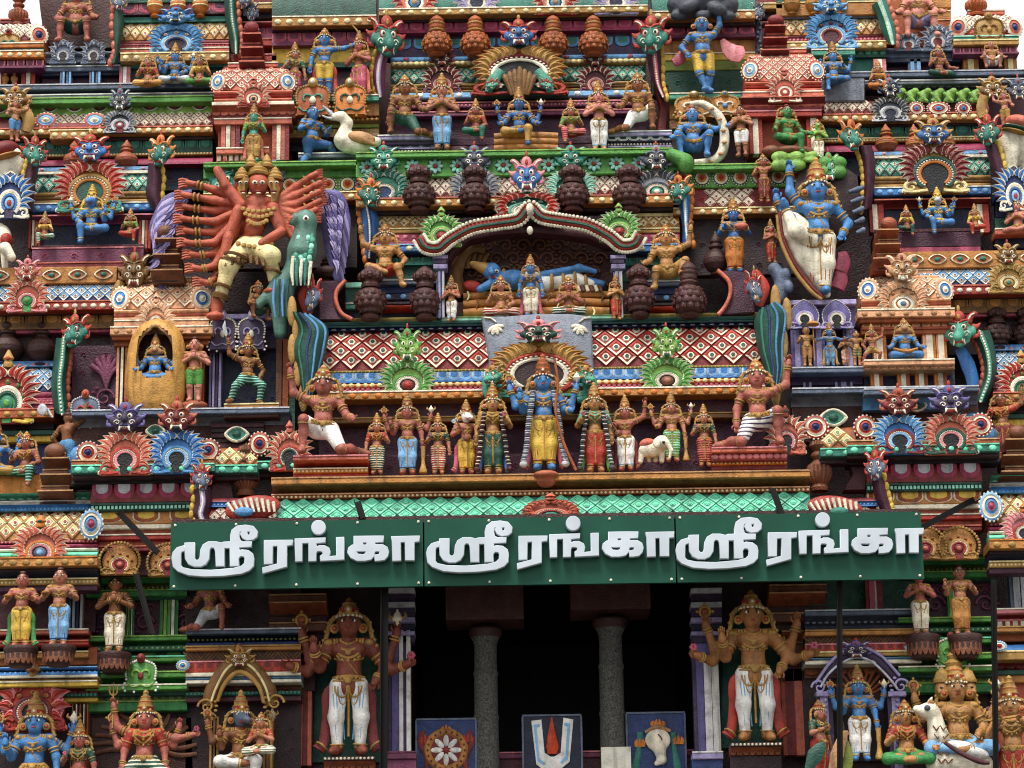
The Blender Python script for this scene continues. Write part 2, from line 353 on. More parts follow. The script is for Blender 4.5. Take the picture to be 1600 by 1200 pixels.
  if fin:
   curl = 0 if a in ('abhaya', 'namaste', 'down') else 1
   for q in range(4):
    b0 = hn+u*.046+w*(q-1.5)*.0125; ln = (.04, .05, .052, .038)[q]
    FM.tube([b0, b0+u*ln*.55+V3(0, -.006*curl, 0), b0+u*ln*(.85 if curl else 1)+V3(0, -.02*curl, 0)], [.0085, .008, .006], 5)
   b0 = hn+u*.012+w*sd*.018; FM.tube([b0, b0+w*sd*.022+u*.02, b0+w*sd*.024+u*.045], [.0095, .009, .006], 5)
  for t, R in ((.88, .031), (.76, .034)): ring(rings, el+(hn-el)*t, hn-el, R, .0075)
  ring(rings, sh+(el-sh)*.5, el-sh, .045, .008); ring(rings, sh+(el-sh)*.68, el-sh, .042, .005)
 D = []; lw_ = 1
 for k_, (hp, kn, an, to) in enumerate(L):
  cm = (kn+an)/2+V3(0, .012, .02)
  lw_ = 1 if sex == 'f' else lw
  B += [('c', hp, kn, .072*lw_, .05*lw_), ('c', kn, cm, .05*lw_, .045*lw_), ('c', cm, an, .044*lw_, .03), ('c', an, an*.45+to*.55, .032, .03), ('c', an*.45+to*.55, to, .03, .02)]
  if short: D += [('c', hp, hp+(kn-hp)*.82, .088*lw_, .064*lw_)]
  elif not bare:
   e_ = kn+(an-kn)*.84
   D += [('c', hp, kn, .084*lw_, .062*lw_), ('c', kn, e_, .062*lw_, .046*lw_)]
   ring(rings, kn+(an-kn)*.84, an-kn, .046, .006)
  ring(rings, kn+(an-kn)*.93, an-kn, .036, .008)
  if short or bare: ring(rings, kn+(an-kn)*.12, an-kn, .05, .006)
 if not bare: D += [('c', pel+V3(-.045, 0, 0), pel+V3(.045, 0, 0), .088*lw_, .088*lw_), ('c', pel, up(0, 0, .045), .09*lw_, .086*lw_)]
 if pose == 'stand' and not short and not bare and legs is None: D += [('c', pel+V3(0, -.075, 0), V3(0, -.05, .12), .024, .022), ('c', V3(-.05, .01, p-.05), V3(.05, .01, p-.05), .07, .07)]+([('c', V3(-.04, .02, .2), V3(.04, .02, .2), .05, .05)] if sex == 'f' else [])
 ztop = hd[2]+.04*hs+{'kirita': .24, 'short': .15, 'bun': .085, 'cap': .05, None: .055}[crown]*hs
 zt, zb = W(x, y0, Y), W(x, y1, Y); H = (zt[2]-zb[2])/(ztop-zmin)*Hs
 base = zb.copy(); base[2] -= zmin*H
 root = empty(name, base, label, cat, group); root.scale = (H,)*3; root.rotation_euler = (0, 0, radians(yaw))
 ppx = H/PPM(x, y1, Y); h = min(max(1.45/ppx, 1/135), 1/52)
 lk = dict(parent=root, local=True)
 if headcol and headcol != skin:
  V, Fc = sd_mesh(B[6:8]+HB, h, .025); mk('head', V, Fc, headcol, smooth='all', **lk); bd = B[:6]+B[8:]
 else: bd = B+HB
 V, Fc = sd_mesh(bd, h, .028)
 if FM.n:
  Vf = np.concatenate(FM.v); Fq = []
  for f_ in FM.f:
   for z in range(1, len(f_)-1, 2):
    Fq.append((f_[0], f_[z], f_[z+1], f_[min(z+2, len(f_)-1)]) if z+2 < len(f_) else (f_[0], f_[z], f_[z+1], f_[z+1]))
  o = mk('body', np.concatenate([V, Vf]), [tuple(q) for q in Fc.tolist()]+[tuple(f_+len(V) for f_ in ff) for ff in FM.f], skin, smooth='all', **lk)
 else: mk('body', V, Fc, skin, smooth='all', **lk)
 allp = bd+HB+B[6:8]
 dress = (M(cloth, cloth2) if cloth2 else cloth)
 if D:
  V, Fc = sd_mesh(D, h*1.05, .035); mk('garment', V, Fc, dress, smooth='all', **lk); allp = allp+D
 if blouse:
  bl = [('c', up(0, 0, .19), up(0, 0, .245), .088, .092), ('c', up(-.11, .0, .285), up(.11, .0, .285), .05, .05)]
  if sex == 'f': bl += [('e', up(-.052, -.077, .235), (.051,)*3), ('e', up(.052, -.077, .235), (.051,)*3)]
  for sh, el, hn in cyl[:2]: bl.append(('c', sh, sh+(el-sh)*.7, .052, .045))
  V, Fc = sd_mesh(bl, h*1.1, .03); mk('blouse', V, Fc, blouse, smooth='all', **lk); allp = allp+bl
 ys = np.linspace(-.34, .06, 70)
 def proj(xs, zs, off=0.0):
  xs, zs = np.broadcast_arrays(np.asarray(xs, float), np.asarray(zs, float))
  P = np.stack([np.repeat(xs[:, None], 70, 1), np.repeat(ys[None], len(xs), 0), np.repeat(zs[:, None], 70, 1)], -1)
  ins = sd_eval(allp2, P, .02) < 0; k_ = np.where(ins.any(1), ins.argmax(1), 55)
  return np.stack([xs, ys[k_]+off, zs], 1)
 allp2 = [q for q in allp if not (q[0] == 'c' and False)]
 tors = B[:8]+HB+([] if sex == 'm' else B[8:11])+(bl if blouse else [])
 # ornaments follow the body
 save = allp2; allp2 = tors
 nb = up(0, 0, .305)
 t = np.linspace(-1, 1, 13)
 for w_, d_, r_ in ((.055, .03, .0085), (.078, .075, .0075), (.095, .125, .008)):
  rings.tube(proj(nb[0]+w_*np.sin(t*pi/2), nb[2]-d_*np.cos(t*pi/2)**.8+.012*np.abs(t), -.011), r_*1.25, 5)
 pd = proj([nb[0]], [nb[2]-.085], -.008)[0]; rings.ell(pd, (.02, .01, .024), 8, 5)
 if sash and not blouse: rings.tube(proj(up(-.1+.0, 0, 0)[0]+np.linspace(0, .17, 9), np.linspace(p+.28, p+.06, 9), -.004), .006, 5)
 allp2 = D+B[:6] if D else B[:6]
 bx = np.linspace(-.098, .098, 13)
 for dz, r_ in ((.055, .013), (.03, .009)):
  rings.tube(proj(bx*f, np.full(13, p+dz)+.0, -.004), r_, 6)
 for q in np.linspace(-.075, .075, 7): rings.ell(proj([q], [p+.043], -.014)[0], .0115, 6, 4)
 rings.ell(proj([0], [p+.03], -.016)[0], (.026, .014, .028), 8, 5)
 if pose == 'stand' and not short and not bare:
  for s_ in (-1, 1):
   rings.tube(proj(s_*(.045+.045*np.sin(t*pi/2)), p-.005-.075*np.cos(t*pi/2), -.006), .007, 5)
   rings.tube(proj(s_*(.04+.03*np.sin(t*pi/2)), p-.01-.12*np.cos(t*pi/2), -.005), .0045, 5)
  rings.tube(proj(np.zeros(8), np.linspace(p-.02, .13, 8), -.004), .009, 5)
 if D and pose == 'stand' and not short and not bare:
  tr = MB(); zs_ = np.linspace(.11, p-.06, 7)
  for s_ in (-1, 1):
   for q in ((.035, .075, .1) if sex != 'f' else (.03, .07)): tr.tube(proj(s_*(q*.8+.02*np.linspace(0, 1, 7)), zs_, -.001), .0042, 4)
   if legs is None: tr.tube(proj(np.linspace(s_*.03, s_*.105, 6), np.full(6, .105), -.003), .008, 5)
  tr.build('garment_trim', TRIM.get(cloth, 'ivory'), parent=root, local=True)
 allp2 = tors
 for s_ in (-1, 1):
  rings.ell(up(s_*.135, -.035, .295), (.032, .022, .024), 8, 5)
  for q in (.62, .85): rings.ell(proj(up(s_*.062, 0, 0)[0]+np.zeros(1), [p+.245*q+.04], -.006)[0], (.015, .008, .015), 7, 4)
  rings.tube(proj(up(s_*.03, 0, 0)[0]+s_*np.linspace(0, .07, 6), p+np.linspace(.16, .19, 6), -.004), .006, 5)
 for k_ in np.linspace(-.8, .8, 7): rings.ell(proj([nb[0]+.1*sin(k_*pi/2)], [nb[2]-.135*cos(k_*pi/2)**.8-.008], -.012)[0], (.011, .008, .013), 6, 4)
 allp2 = B[6:8]+HB
 # face
 FC = MB()
 if head == 'man':
  for s_ in (-1, 1):
   e_ = proj([hd[0]+s_*.03*hs], [hd[2]+.012*hs])[0]; FC.ell(e_, V3(.022, .008, .0125)*hs, 8, 5, 0); FC.ell(e_+V3(0, -.006, 0), V3(.0105, .005, .0105)*hs, 7, 4, 1)
   bxs = hd[0]+s_*np.linspace(.012, .052, 5)*hs; FC.tube(proj(bxs, hd[2]+np.array([.03, .037, .04, .037, .028])*hs, -.002), .0042*hs, 4, 1)
   FC.tube(proj(bxs, hd[2]+np.array([.022, .026, .027, .024, .014])*hs, -.002), .003*hs, 4, 1)
  FC.ell(proj([hd[0]], [hd[2]-.047*hs])[0]+V3(0, -.002, 0), V3(.022, .009, .0085)*hs, 8, 5, 2)
  if skin not in ('brown',):
   FC.tube(proj([hd[0]-.01, hd[0]-.009, hd[0], hd[0]+.009, hd[0]+.01], hd[2]+np.array([.075, .05, .038, .05, .075])*hs, -.003), .0042*hs, 4, 0)
   FC.tube(proj([hd[0], hd[0]], hd[2]+np.array([.047, .072])*hs, -.003), .004*hs, 4, 2)
 else:
  for s_ in (-1, 1):
   e_ = proj([hd[0]+s_*.04], [hd[2]+.025])[0]; FC.ell(e_, (.017, .01, .014), 8, 5, 0); FC.ell(e_+V3(0, -.008, 0), (.008, .006, .008), 6, 4, 1)
  FC.tube(proj([hd[0]-.03, hd[0], hd[0]+.03], [hd[2]-.05, hd[2]-.06, hd[2]-.05], -.002), .007, 4, 2)
 FC.build('face_paint', ['ivory', 'black', 'red'], parent=root, local=True)
 mt = metal
 rings.build('jewellery', mt, parent=root, local=True)
 # crown, ear discs and hair locks
 cc = crowncol or metal
 if crown in ('kirita', 'short'):
  cb = MB(); pr = [(a*hs, b*hs) for a, b in CROWNS[crown]]; q = hd+V3(0, .008, .04)*hs
  cb.lathe(q, pr, 16, [0, 0, 0, 1, 1, 0, 0, 0, 1, 0, 0, 0, 1, 0, 0, 0, 0, 0, 0][:len(pr)-1])
  cb.ell(q+V3(0, -.085, .05)*hs, V3(.026, .014, .034)*hs, 8, 5, 0); cb.ell(q+V3(0, -.097, .05)*hs, V3(.011, .008, .012)*hs, 6, 4, 2)
  for s_ in (-1, 1): cb.ell(q+V3(s_*.055, -.066, .03)*hs, V3(.016, .012, .02)*hs, 6, 4, 0)
  for k_ in range(9): cb.ell(q+V3(sin((k_-4)*.36)*.088, -cos((k_-4)*.36)*.088, .008)*hs, .0095*hs, 6, 4, 2)
  cb.build('crown', [cc, 'red' if cc == 'gold' else 'dgold', 'ivory'], parent=root, local=True)
 elif crown: 
  cb = MB(); cb.lathe(hd+V3(0, .012, .045)*hs, [(a*hs*.98, b*hs) for a, b in CROWNS[crown]], 14); cb.build('hair', hair or 'choc', parent=root, local=True)
 if locks:
  lb = MB()
  for s_ in (-1, 1):
   c0 = hd+V3(s_*.1, -.015, -.035)*hs; lb.ell(c0, V3(.034, .014, .036)*hs, 12, 6, 0); lb.ell(c0+V3(0, -.012, 0), V3(.019, .008, .02)*hs, 8, 5, 1); lb.ell(c0+V3(0, -.018, 0), V3(.009, .006, .009)*hs, 6, 4, 0)
   if locks != 'disc':
    pth = smoothpath([hd+V3(s_*.06, .03, .07)*hs, hd+V3(s_*.125, .04, .03)*hs, hd+V3(s_*.15, .03, -.05)*hs, up(s_*.165, .0, .30), up(s_*.185, -.01, .255)], 4)
    lb.tube(pth, np.linspace(.02, .014, len(pth)), 7, 0)
    for k_ in range(2, len(pth), 3): lb.ell(pth[k_]+V3(s_*.012, -.012, 0), .014, 6, 4, 0)
  lb.build('ear_ornaments', [mt, 'red'], parent=root, local=True)
 if drape:
  dr = MB()
  for s_ in (-1, 1):
   pth = smoothpath([V3(s_*.09, -.02, p+.03), V3(s_*.15, -.01, p-.05), V3(s_*.15, .01, p-.2), V3(s_*.17, 0, .1), V3(s_*.2, -.01, .045)], 5)
   dr.tube(pth, np.interp(np.linspace(0, 1, len(pth)), [0, .3, .8, 1], [.016, .03, .034, .05]), 8, 0, flat=.35)
   ring(dr, pth[-4], pth[-1]-pth[-4], .042, .008, 1)
  dr.build('side_drape', [drape, mt], parent=root, local=True)
 if garland:
  gb = MB()
  for s_ in (-1, 1):
   pth = smoothpath([up(s_*.1, -.1, .3), up(s_*.12, -.12, .15), V3(s_*.15, -.12, p-.05), V3(s_*.17, -.1, .22), V3(s_*.2, -.08, .09)], 9)
   for k_ in range(len(pth)): gb.lathe(pth[k_], [(.012, -.009), (.03, -.004), (.03, .004), (.012, .009)], 9, [k_ % 3 == 1]*3)
   gb.ell(pth[-1]+V3(0, 0, -.035), (.04, .036, .035), 10, 6, 0)
  gb.build('garland', list(garland), parent=root, local=True)
 # things in the hands
 for i, it in enumerate(items):
  if it is None or i >= len(hands) or hands[i] is None: continue
  hpt = hands[i]; ib = MB(); sd = -1 if i % 2 == 0 else 1
  if it == 'disc':
   c0 = hpt+V3(0, 0, .055); th = np.arange(14)*2*pi/14
   ib.tube(np.stack([c0[0]+.036*np.cos(th), np.full(14, c0[1]), c0[2]+.036*np.sin(th)], 1), .011, 6, 0, closed=True); ib.ell(c0, (.026, .01, .026), 8, 5, 1)
   for q in range(4): ib.ell(c0+V3(cos(q*pi/2)*.055, 0, sin(q*pi/2)*.055), (.012,)*3, 6, 4, 0)
   ib.build('discus', ['gold', 'terracotta'], parent=root, local=True)
  elif it == 'conch':
   ib.lathe(hpt+V3(0, 0, .0), [(.006, 0), (.03, .035), (.038, .055), (.024, .085), (.012, .1), (.004, .12)], 10)
   for s_ in (-1, 1): ib.tube([hpt+V3(s_*.03, 0, .055), hpt+V3(s_*.06, 0, .075), hpt+V3(s_*.05, 0, .1)], [.014, .012, .005], 5, 1)
   ib.build('conch', ['ivory', 'gold'], parent=root, local=True)
  elif it == 'mace':
   z1 = .02-zmin*0; ib.lathe(V3(hpt[0]+sd*.01, hpt[1]-.01, 0.02), [(.05, 0), (.055, .03), (.04, .07), (.028, .12), (.022, .2), (.03, .22), (.03, hpt[2]-.02)], 10); ib.build('mace', 'gold', parent=root, local=True)
  elif it == 'sword':
   ib.tube([hpt+V3(0, 0, -.04), hpt+V3(sd*.03, 0, .06), hpt+V3(sd*.06, 0, .16), hpt+V3(sd*.05, 0, .26)], [.012, .024, .03, .004], 6, 0, flat=.35); ib.build('sword', 'lgrey', parent=root, local=True)
  elif it == 'staff':
   ib.tube([V3(hpt[0], hpt[1], .02), hpt+V3(0, 0, .3)], .012, 6); ib.build('staff', 'gold', parent=root, local=True)
  elif it == 'bow':
   pth = smoothpath([V3(hpt[0]-.01, hpt[1], .0), V3(hpt[0]+.02*sd, hpt[1], .3), hpt+V3(.03*sd, 0, .1), hpt+V3(.02*sd, 0, .2), hpt+V3(-.06*sd, 0, .3)], 5); ib.tube(pth, .013, 6); ib.build('bow', 'gold', parent=root, local=True)
  elif it == 'vina':
   a_ = hpt+V3(-sd*.06, -.02, -.13); b_ = hpt+V3(sd*.1, -.03, .14); ib.tube([a_, b_], .014, 6); ib.ell(a_, (.055, .04, .055), 10, 6, 0)
   for q in range(3): ring(ib, b_+V3(sd*.02*q, 0, -.012*q), V3(0, 1, 0), .022, .008, 1)
   ib.build('lute', ['brown', 'lgrey'], parent=root, local=True)
  elif it == 'flute':
   ib.tube([hpt+V3(-.14, -.02, -.01), hpt+V3(.16, -.02, .02)], .012, 6); ib.build('flute', 'gold', parent=root, local=True)
  elif it == 'bowl': ib.lathe(hpt+V3(0, -.02, -.02), [(.02, 0), (.055, .012), (.062, .03), (.05, .036), (.03, .05), (.004, .055)], 10); ib.build('offering_bowl', 'ochre', parent=root, local=True)
  elif it == 'drum': ib.ell(hpt+V3(-sd*.05, -.04, -.02), (.1, .05, .05), 12, 8); ib.build('drum', 'salmon', parent=root, local=True)
  elif it == 'flower':
   ib.tube([hpt, hpt+V3(0, -.01, .04)], .007, 5); [ib.ell(hpt+V3(cos(q*1.05)*.016, -.01, .05+sin(q*1.05)*.016), (.015,)*3, 6, 4, 1) for q in range(6)]; ib.build('flower', ['green', 'rose'], parent=root, local=True)
  elif it == 'parasol':
   ib.tube([V3(hpt[0], hpt[1]-.01, .1), V3(hpt[0], hpt[1]-.01, 1.02)], .012, 6); ib.lathe(V3(hpt[0], hpt[1]-.01, .98), [(.15, 0), (.155, .015), (.13, .05), (.07, .085), (.015, .1), (.01, .13)], 14); ib.build('parasol', 'ochre', parent=root, local=True)
  elif it == 'trident':
   ib.tube([hpt+V3(0, 0, -.25), hpt+V3(0, 0, .1)], .009, 5)
   for q in (-1, 0, 1): ib.tube(smoothpath([hpt+V3(0, 0, .06), hpt+V3(q*.035, 0, .09), hpt+V3(q*.032, 0, .17)], 3), [.009]*6+[.003], 5) if q else ib.tube([hpt+V3(0, 0, .08), hpt+V3(0, 0, .19)], [.009, .003], 5)
   ib.build('trident', 'gold', parent=root, local=True)
 if extra: extra(root, pel, hd, hands, L)
 return root

TRIM = dict(white='lblue', ivory='dorange', yellow='dorange', gold='dred', lblue='dblue', ochre='dred', red='gold', dgreen='gold', green='gold', orange='dred', rose='ivory', dred='gold', skindb='gold', teal='ivory')
# ------------------------------------------------------------------ unit pieces, each mesh made once per colouring
CACHE = {}
def cached(key, fn):
 if key not in CACHE:
  mb, mats = fn(); V = np.concatenate(mb.v)
  me = bpy.data.meshes.new(key[0]); me.from_pydata(V.tolist(), [], mb.f)
  for m_ in mats: me.materials.append(M(m_))
  me.polygons.foreach_set('material_index', np.array(mb.m, np.int32)); me.polygons.foreach_set('use_smooth', np.ones(len(mb.f), bool))
  me.set_sharp_from_angle(angle=radians(40)); CACHE[key] = me
 return CACHE[key]
def leaf_mesh(c, rim):
 def fn():
  mb = MB(); n = 7; t = np.linspace(0, 1, n); w = .24*np.sin(pi*np.clip(t*.93+.07, 0, 1)**.75)+.015; xc = .30*t**1.7-.12*np.sin(t*pi)
  rows = []
  for q, ys_ in ((-1, 0), (-.62, -.13), (-.3, -.10), (0, -.2), (.3, -.10), (.62, -.13), (1, 0)): rows.append(np.stack([xc+q*w, np.full(n, ys_)*np.sin(pi*np.clip(t*.9+.1, 0, 1)), t], 1))
  V = np.concatenate(rows); Fc = []; mm = []
  for r_ in range(6):
   for i in range(n-1): Fc.append((r_*n+i, (r_+1)*n+i, (r_+1)*n+i+1, r_*n+i+1)); mm.append(1 if r_ in (0, 5) else 0)
  mb.add(V, Fc, mm); return mb, [c, rim]
 return cached(('flame', c, rim), fn)
def tile_mesh(c, rim, dot, ring_='ivory'):
 def fn():
  mb = MB(); o = [(0, -.5), (.5, 0), (0, .5), (-.5, 0)]
  def ringv(s, y): return [(a*s, y, b*s) for a, b in o]
  V = ringv(.97, .0)+ringv(.9, -.10)+ringv(.66, -.09)+ringv(.6, -.05)
  Fc = []; mm = []
  for r_ in range(3):
   for i in range(4):
    j = (i+1) % 4; Fc.append((r_*4+i, r_*4+j, r_*4+4+j, r_*4+4+i)); mm.append(0 if r_ == 0 else (1 if i in (0, 3) else 0))
  Fc.append((12, 13, 14, 15)); mm.append(0); mb.add(V, Fc, mm)
  for s, y, q in ((.17, -.13, 2), (.1, -.17, 3)):
   k = [(s*cos(a*pi/3), y, s*sin(a*pi/3)+.02) for a in range(6)]; k2 = [(a*1.15, -.04, b*1.15) for a, _, b in k]
   mb.add(k+k2, [(0, 1, 2, 3, 4, 5)]+[(i, (i+1) % 6, 6+(i+1) % 6, 6+i) for i in range(6)], q)
  return mb, [c, rim, ring_, dot]
 return cached(('tile', c, rim, dot), fn)
def petal_mesh(c, tip, edge):
 def fn():
  mb = MB(); n = 9; th = np.linspace(pi, 2*pi, n)
  A = [(.5*cos(a), 0, .45*sin(a)-.0) for a in th]; B_ = [(.44*cos(a), -.16, .39*sin(a)+.0) for a in th]; C = [(.3*cos(a), -.26, .22*sin(a)+.1) for a in th]
  T = [(-.5, 0, .5), (.5, 0, .5), (-.44, -.16, .5), (.44, -.16, .5), (-.3, -.26, .5), (.3, -.26, .5)]
  V = A+B_+C+T; Fc = []; mm = []
  for i in range(n-1): Fc += [(i, i+1, n+i+1, n+i), (n+i, n+i+1, 2*n+i+1, 2*n+i)]; mm += [2, 1]
  Fc += [(3*n, 0, n, 3*n+2), (3*n+2, n, 2*n, 3*n+4), (n-1, 3*n+1, 3*n+3, 2*n-1), (2*n-1, 3*n+3, 3*n+5, 3*n-1)]; mm += [2, 1, 2, 1]
  Fc.append(tuple([3*n+4]+list(range(2*n, 3*n))+[3*n+5])); mm.append(0)
  mb.add(V, Fc, mm); return mb, [c, tip, edge]
 return cached(('petal', c, tip, edge), fn)
def boss_mesh(c):
 def fn():
  mb = MB(); mb.ell((0, 0, 0), (.5, .35, .5), 10, 6); return mb, [c]
 return cached(('boss', c), fn)
def eye_mesh(rim, mid, pup):
 def fn():
  mb = MB(); n = 16; th = np.arange(n)*2*pi/n
  def al(s, y): return np.stack([.5*s*np.cos(th), np.full(n, y), .29*s*np.sin(th)*(1-.45*np.abs(np.cos(th))**2.2)], 1)
  V = np.concatenate([al(1, 0), al(.95, -.1), al(.8, -.13), al(.7, -.07), al(.5, -.06)]); Fc = []; mm = []
  for r_ in range(4):
   for i in range(n): j = (i+1) % n; Fc.append((r_*n+i, r_*n+j, r_*n+n+j, r_*n+n+i)); mm.append([0, 3, 0, 1][r_])
  Fc.append(tuple(range(4*n, 5*n))); mm.append(1); mb.add(V, Fc, mm); mb.ell((0, -.07, 0), (.17, .09, .12), 10, 6, 2); return mb, [rim, mid, pup, 'ivory']
 return cached(('eye_boss', rim, mid, pup), fn)
def rosette_mesh(pet, disc, core, npet=8):
 def fn():
  mb = MB(); mb.ell((0, 0.02, 0), (.5, .07, .5), 16, 5, 1)
  for q in range(npet):
   a = q*2*pi/npet; R = [[sin(a), 0, cos(a)], [0, 1, 0], [-cos(a), 0, sin(a)]]
   R = np.array([[cos(a), 0, -sin(a)], [0, 1, 0], [sin(a), 0, cos(a)]]); mb.ell((cos(a)*.3, -.07, sin(a)*.3), (.17, .06, .115), 8, 5, 0, R)
  mb.ell((0, -.1, 0), (.13, .09, .13), 8, 5, 2); return mb, [pet, disc, core]
 return cached(('rosette', pet, disc, core), fn)
def disc_mesh(cols):
 """round medallion of concentric rings with a beaded white rim"""
 def fn():
  mb = MB(); n = len(cols); R = np.array([[1, 0, 0], [0, 0, -1], [0, 1, 0]])
  pr = [(.5, 0), (.5, .08)]; mm = [0]
  for i in range(n-1): r_ = .5*(1-(i+1)/n); pr += [(r_+.04, .13+.02*i), (r_, .09+.03*i)]; mm += [i, i+1]
  pr += [(.02, .16+.03*n)]; mm += [n-1]
  mb.lathe((0, 0, 0), pr, 22, mm, R)
  for q in range(18): a = q*2*pi/18; mb.ell((.5*cos(a), -.05, .5*sin(a)), .055, 6, 4, n)
  return mb, list(cols)+['ivory']
 return cached(('disc',)+tuple(cols), fn)

def mean(a, b): return (np.asarray(a)+np.asarray(b))/2
def face_parts(key, c, horn, eye='ivory', mouth='red', kind='lion'):
 """fierce mask, unit size, front to -Y: returns meshes by part name"""
 k = ('face', c, horn, mouth, kind)
 if k in CACHE: return CACHE[k]
 s = [-1, 1]
 P = [('e', (0, 0, .42), (.33, .24, .30)), ('e', (0, -.27, .41), (.085, .1, .10)), ('c', (0, -.2, .62), (0, -.27, .46), .05, .06)]
 for q in s:
  P += [('e', (q*.19, -.17, .30), (.14, .12, .12)), ('c', (q*.05, -.25, .57), (q*.25, -.19, .64), .05, .035), ('c', (q*.05, -.24, .22), (q*.24, -.16, .25), .055, .04), ('e', (q*.34, 0, .42), (.1, .1, .14)),
              ('c', (q*.1, -.2, .08), (q*.22, -.12, .16), .05, .05)]
 if kind == 'yali': P += [('c', (0, -.2, .3), (0, -.5, .2), .17, .12), ('c', (0, -.5, .22), (0, -.52, .42), .09, .03), ('c', (0, -.15, .1), (0, -.4, .02), .11, .07)]
 V, Fc = sd_mesh(P, .03, .06); out = {'head': (V, Fc, c)}
 e = MB(); t = MB(); h = MB(); m_ = MB()
 for q in s:
  e.ell((q*.135, -.235, .5), (.085, .07, .075), 10, 6, 0); e.ell((q*.135, -.295, .495), (.035, .03, .038), 8, 5, 1)
  ring(e, (q*.135, -.25, .5), (0, 1, 0), .09, .016, 2)
  t.tube([(q*.12, -.26, .19), (q*.13, -.29, .1), (q*.17, -.28, .04)], [.035, .028, .006], 6); [t.ell((q*w_, -.27, .17), (.025, .025, .03), 6, 4) for w_ in (.03, .08)]
  h.tube(smoothpath([(q*.2, .02, .6), (q*.3, -.03, .76), (q*.42, -.02, .86), (q*.5, 0, .84)], 4), np.linspace(.13, .02, 13), 7, 0, flat=.6); h.tube(smoothpath([(q*.24, -.06, .7), (q*.33, -.1, .8), (q*.43, -.08, .85)], 4), np.linspace(.03, .015, 9), 5, 2)
  h.tube(smoothpath([(q*.32, .02, .5), (q*.46, -.02, .52), (q*.56, 0, .6)], 4), np.linspace(.12, .015, 9), 7, 0, flat=.5)
  h.tube(smoothpath([(q*.32, .02, .3), (q*.48, 0, .3), (q*.5, 0, .44)], 4), np.linspace(.08, .015, 9), 7, 0, flat=.5)
 for q in s:
  e.tube(smoothpath([(q*.03, -.29, .6), (q*.12, -.27, .66), (q*.25, -.2, .67), (q*.33, -.1, .6)], 3), [.03]*10, 5, 2); e.ell((q*.05, -.36, .36), (.03, .03, .025), 6, 4, 1)
  th_ = np.linspace(0, 6.5, 14); rr_ = np.linspace(.085, .02, 14); e.tube(np.stack([q*(.2+rr_*np.cos(th_)), np.full(14, -.29), .3+rr_*np.sin(th_)], 1), .016, 5, 0)
  e.tube([(q*.02, -.31, .235), (q*.14, -.27, .225), (q*.26, -.19, .27)], .022, 5, 2)
 h.ell((0, -.12, .78), (.17, .09, .17), 10, 6, 0); h.ell((0, -.2, .78), (.05, .05, .08), 8, 5, 1); h.ell((0, -.1, 1.0), (.05, .05, .1), 8, 5, 1)
 m_.ell((0, -.2, .13), (.17, .08, .08), 10, 6, 0)
 if kind == 'yali': m_.ell((0, -.36, .1), (.12, .16, .06), 10, 6, 0); [t.ell((q*.1, -.3-.08*w_, .14), (.028, .028, .045), 6, 4) for q in s for w_ in range(3)]
 CACHE[k] = {}
 def put(n, V, Fc, mats, mi=None):
  me = bpy.data.meshes.new(n); me.from_pydata(np.asarray(V).tolist(), [], [tuple(f_) for f_ in (Fc.tolist() if isinstance(Fc, np.ndarray) else Fc)])
  for a in mats: me.materials.append(M(a))
  if mi is not None: me.polygons.foreach_set('material_index', np.array(mi, np.int32))
  me.polygons.foreach_set('use_smooth', np.ones(len(me.polygons), bool)); CACHE[k][n] = me
 put('mask', V, Fc, [c])
 for n, b, mats in (('eyes', e, [eye, 'black', horn]), ('fangs', t, ['ivory']), ('horns', h, [horn, 'red' if horn != 'red' else 'gold', 'ivory']), ('mouth', m_, [mouth])): put(n, np.concatenate(b.v), b.f, mats, b.m)
 return CACHE[k]
def put_face(parent, loc, w, h, c, horn, mouth='red', kind='lion', name='lion_mask', rot=None, mir=1):
 """mask as a part (with sub-parts) of parent, or a thing of its own when parent is an Empty just made for it"""
 fp = face_parts(None, c, horn, mouth=mouth, kind=kind)
 o = bpy.data.objects.new(name, fp['mask']); COL.objects.link(o); o.parent = parent
 o.location = [float(v) for v in (np.asarray(loc)-org(parent))]; o.scale = (w*mir, w*.8, h)
 if rot: o.rotation_euler = rot
 for n in ('eyes', 'fangs', 'horns', 'mouth'):
  q = bpy.data.objects.new(n, fp[n]); COL.objects.link(q); q.parent = o
 return o
def mask(label, x, y0, y1, w, Y, c, horn, mouth='red', kind='lion', yaw=0, roll=0, mir=1, group=None, cat='lion mask', name='lion_mask'):
 b = W(x, y1, Y); root = empty(name, b, label, cat, group); hh = W(x, y0, Y)[2]-b[2]
 root.rotation_euler = (0, radians(roll), radians(yaw))
 put_face(root, b, w*PPM(x, y1, Y), hh, c, horn, mouth, kind, name='mask', mir=mir); return root

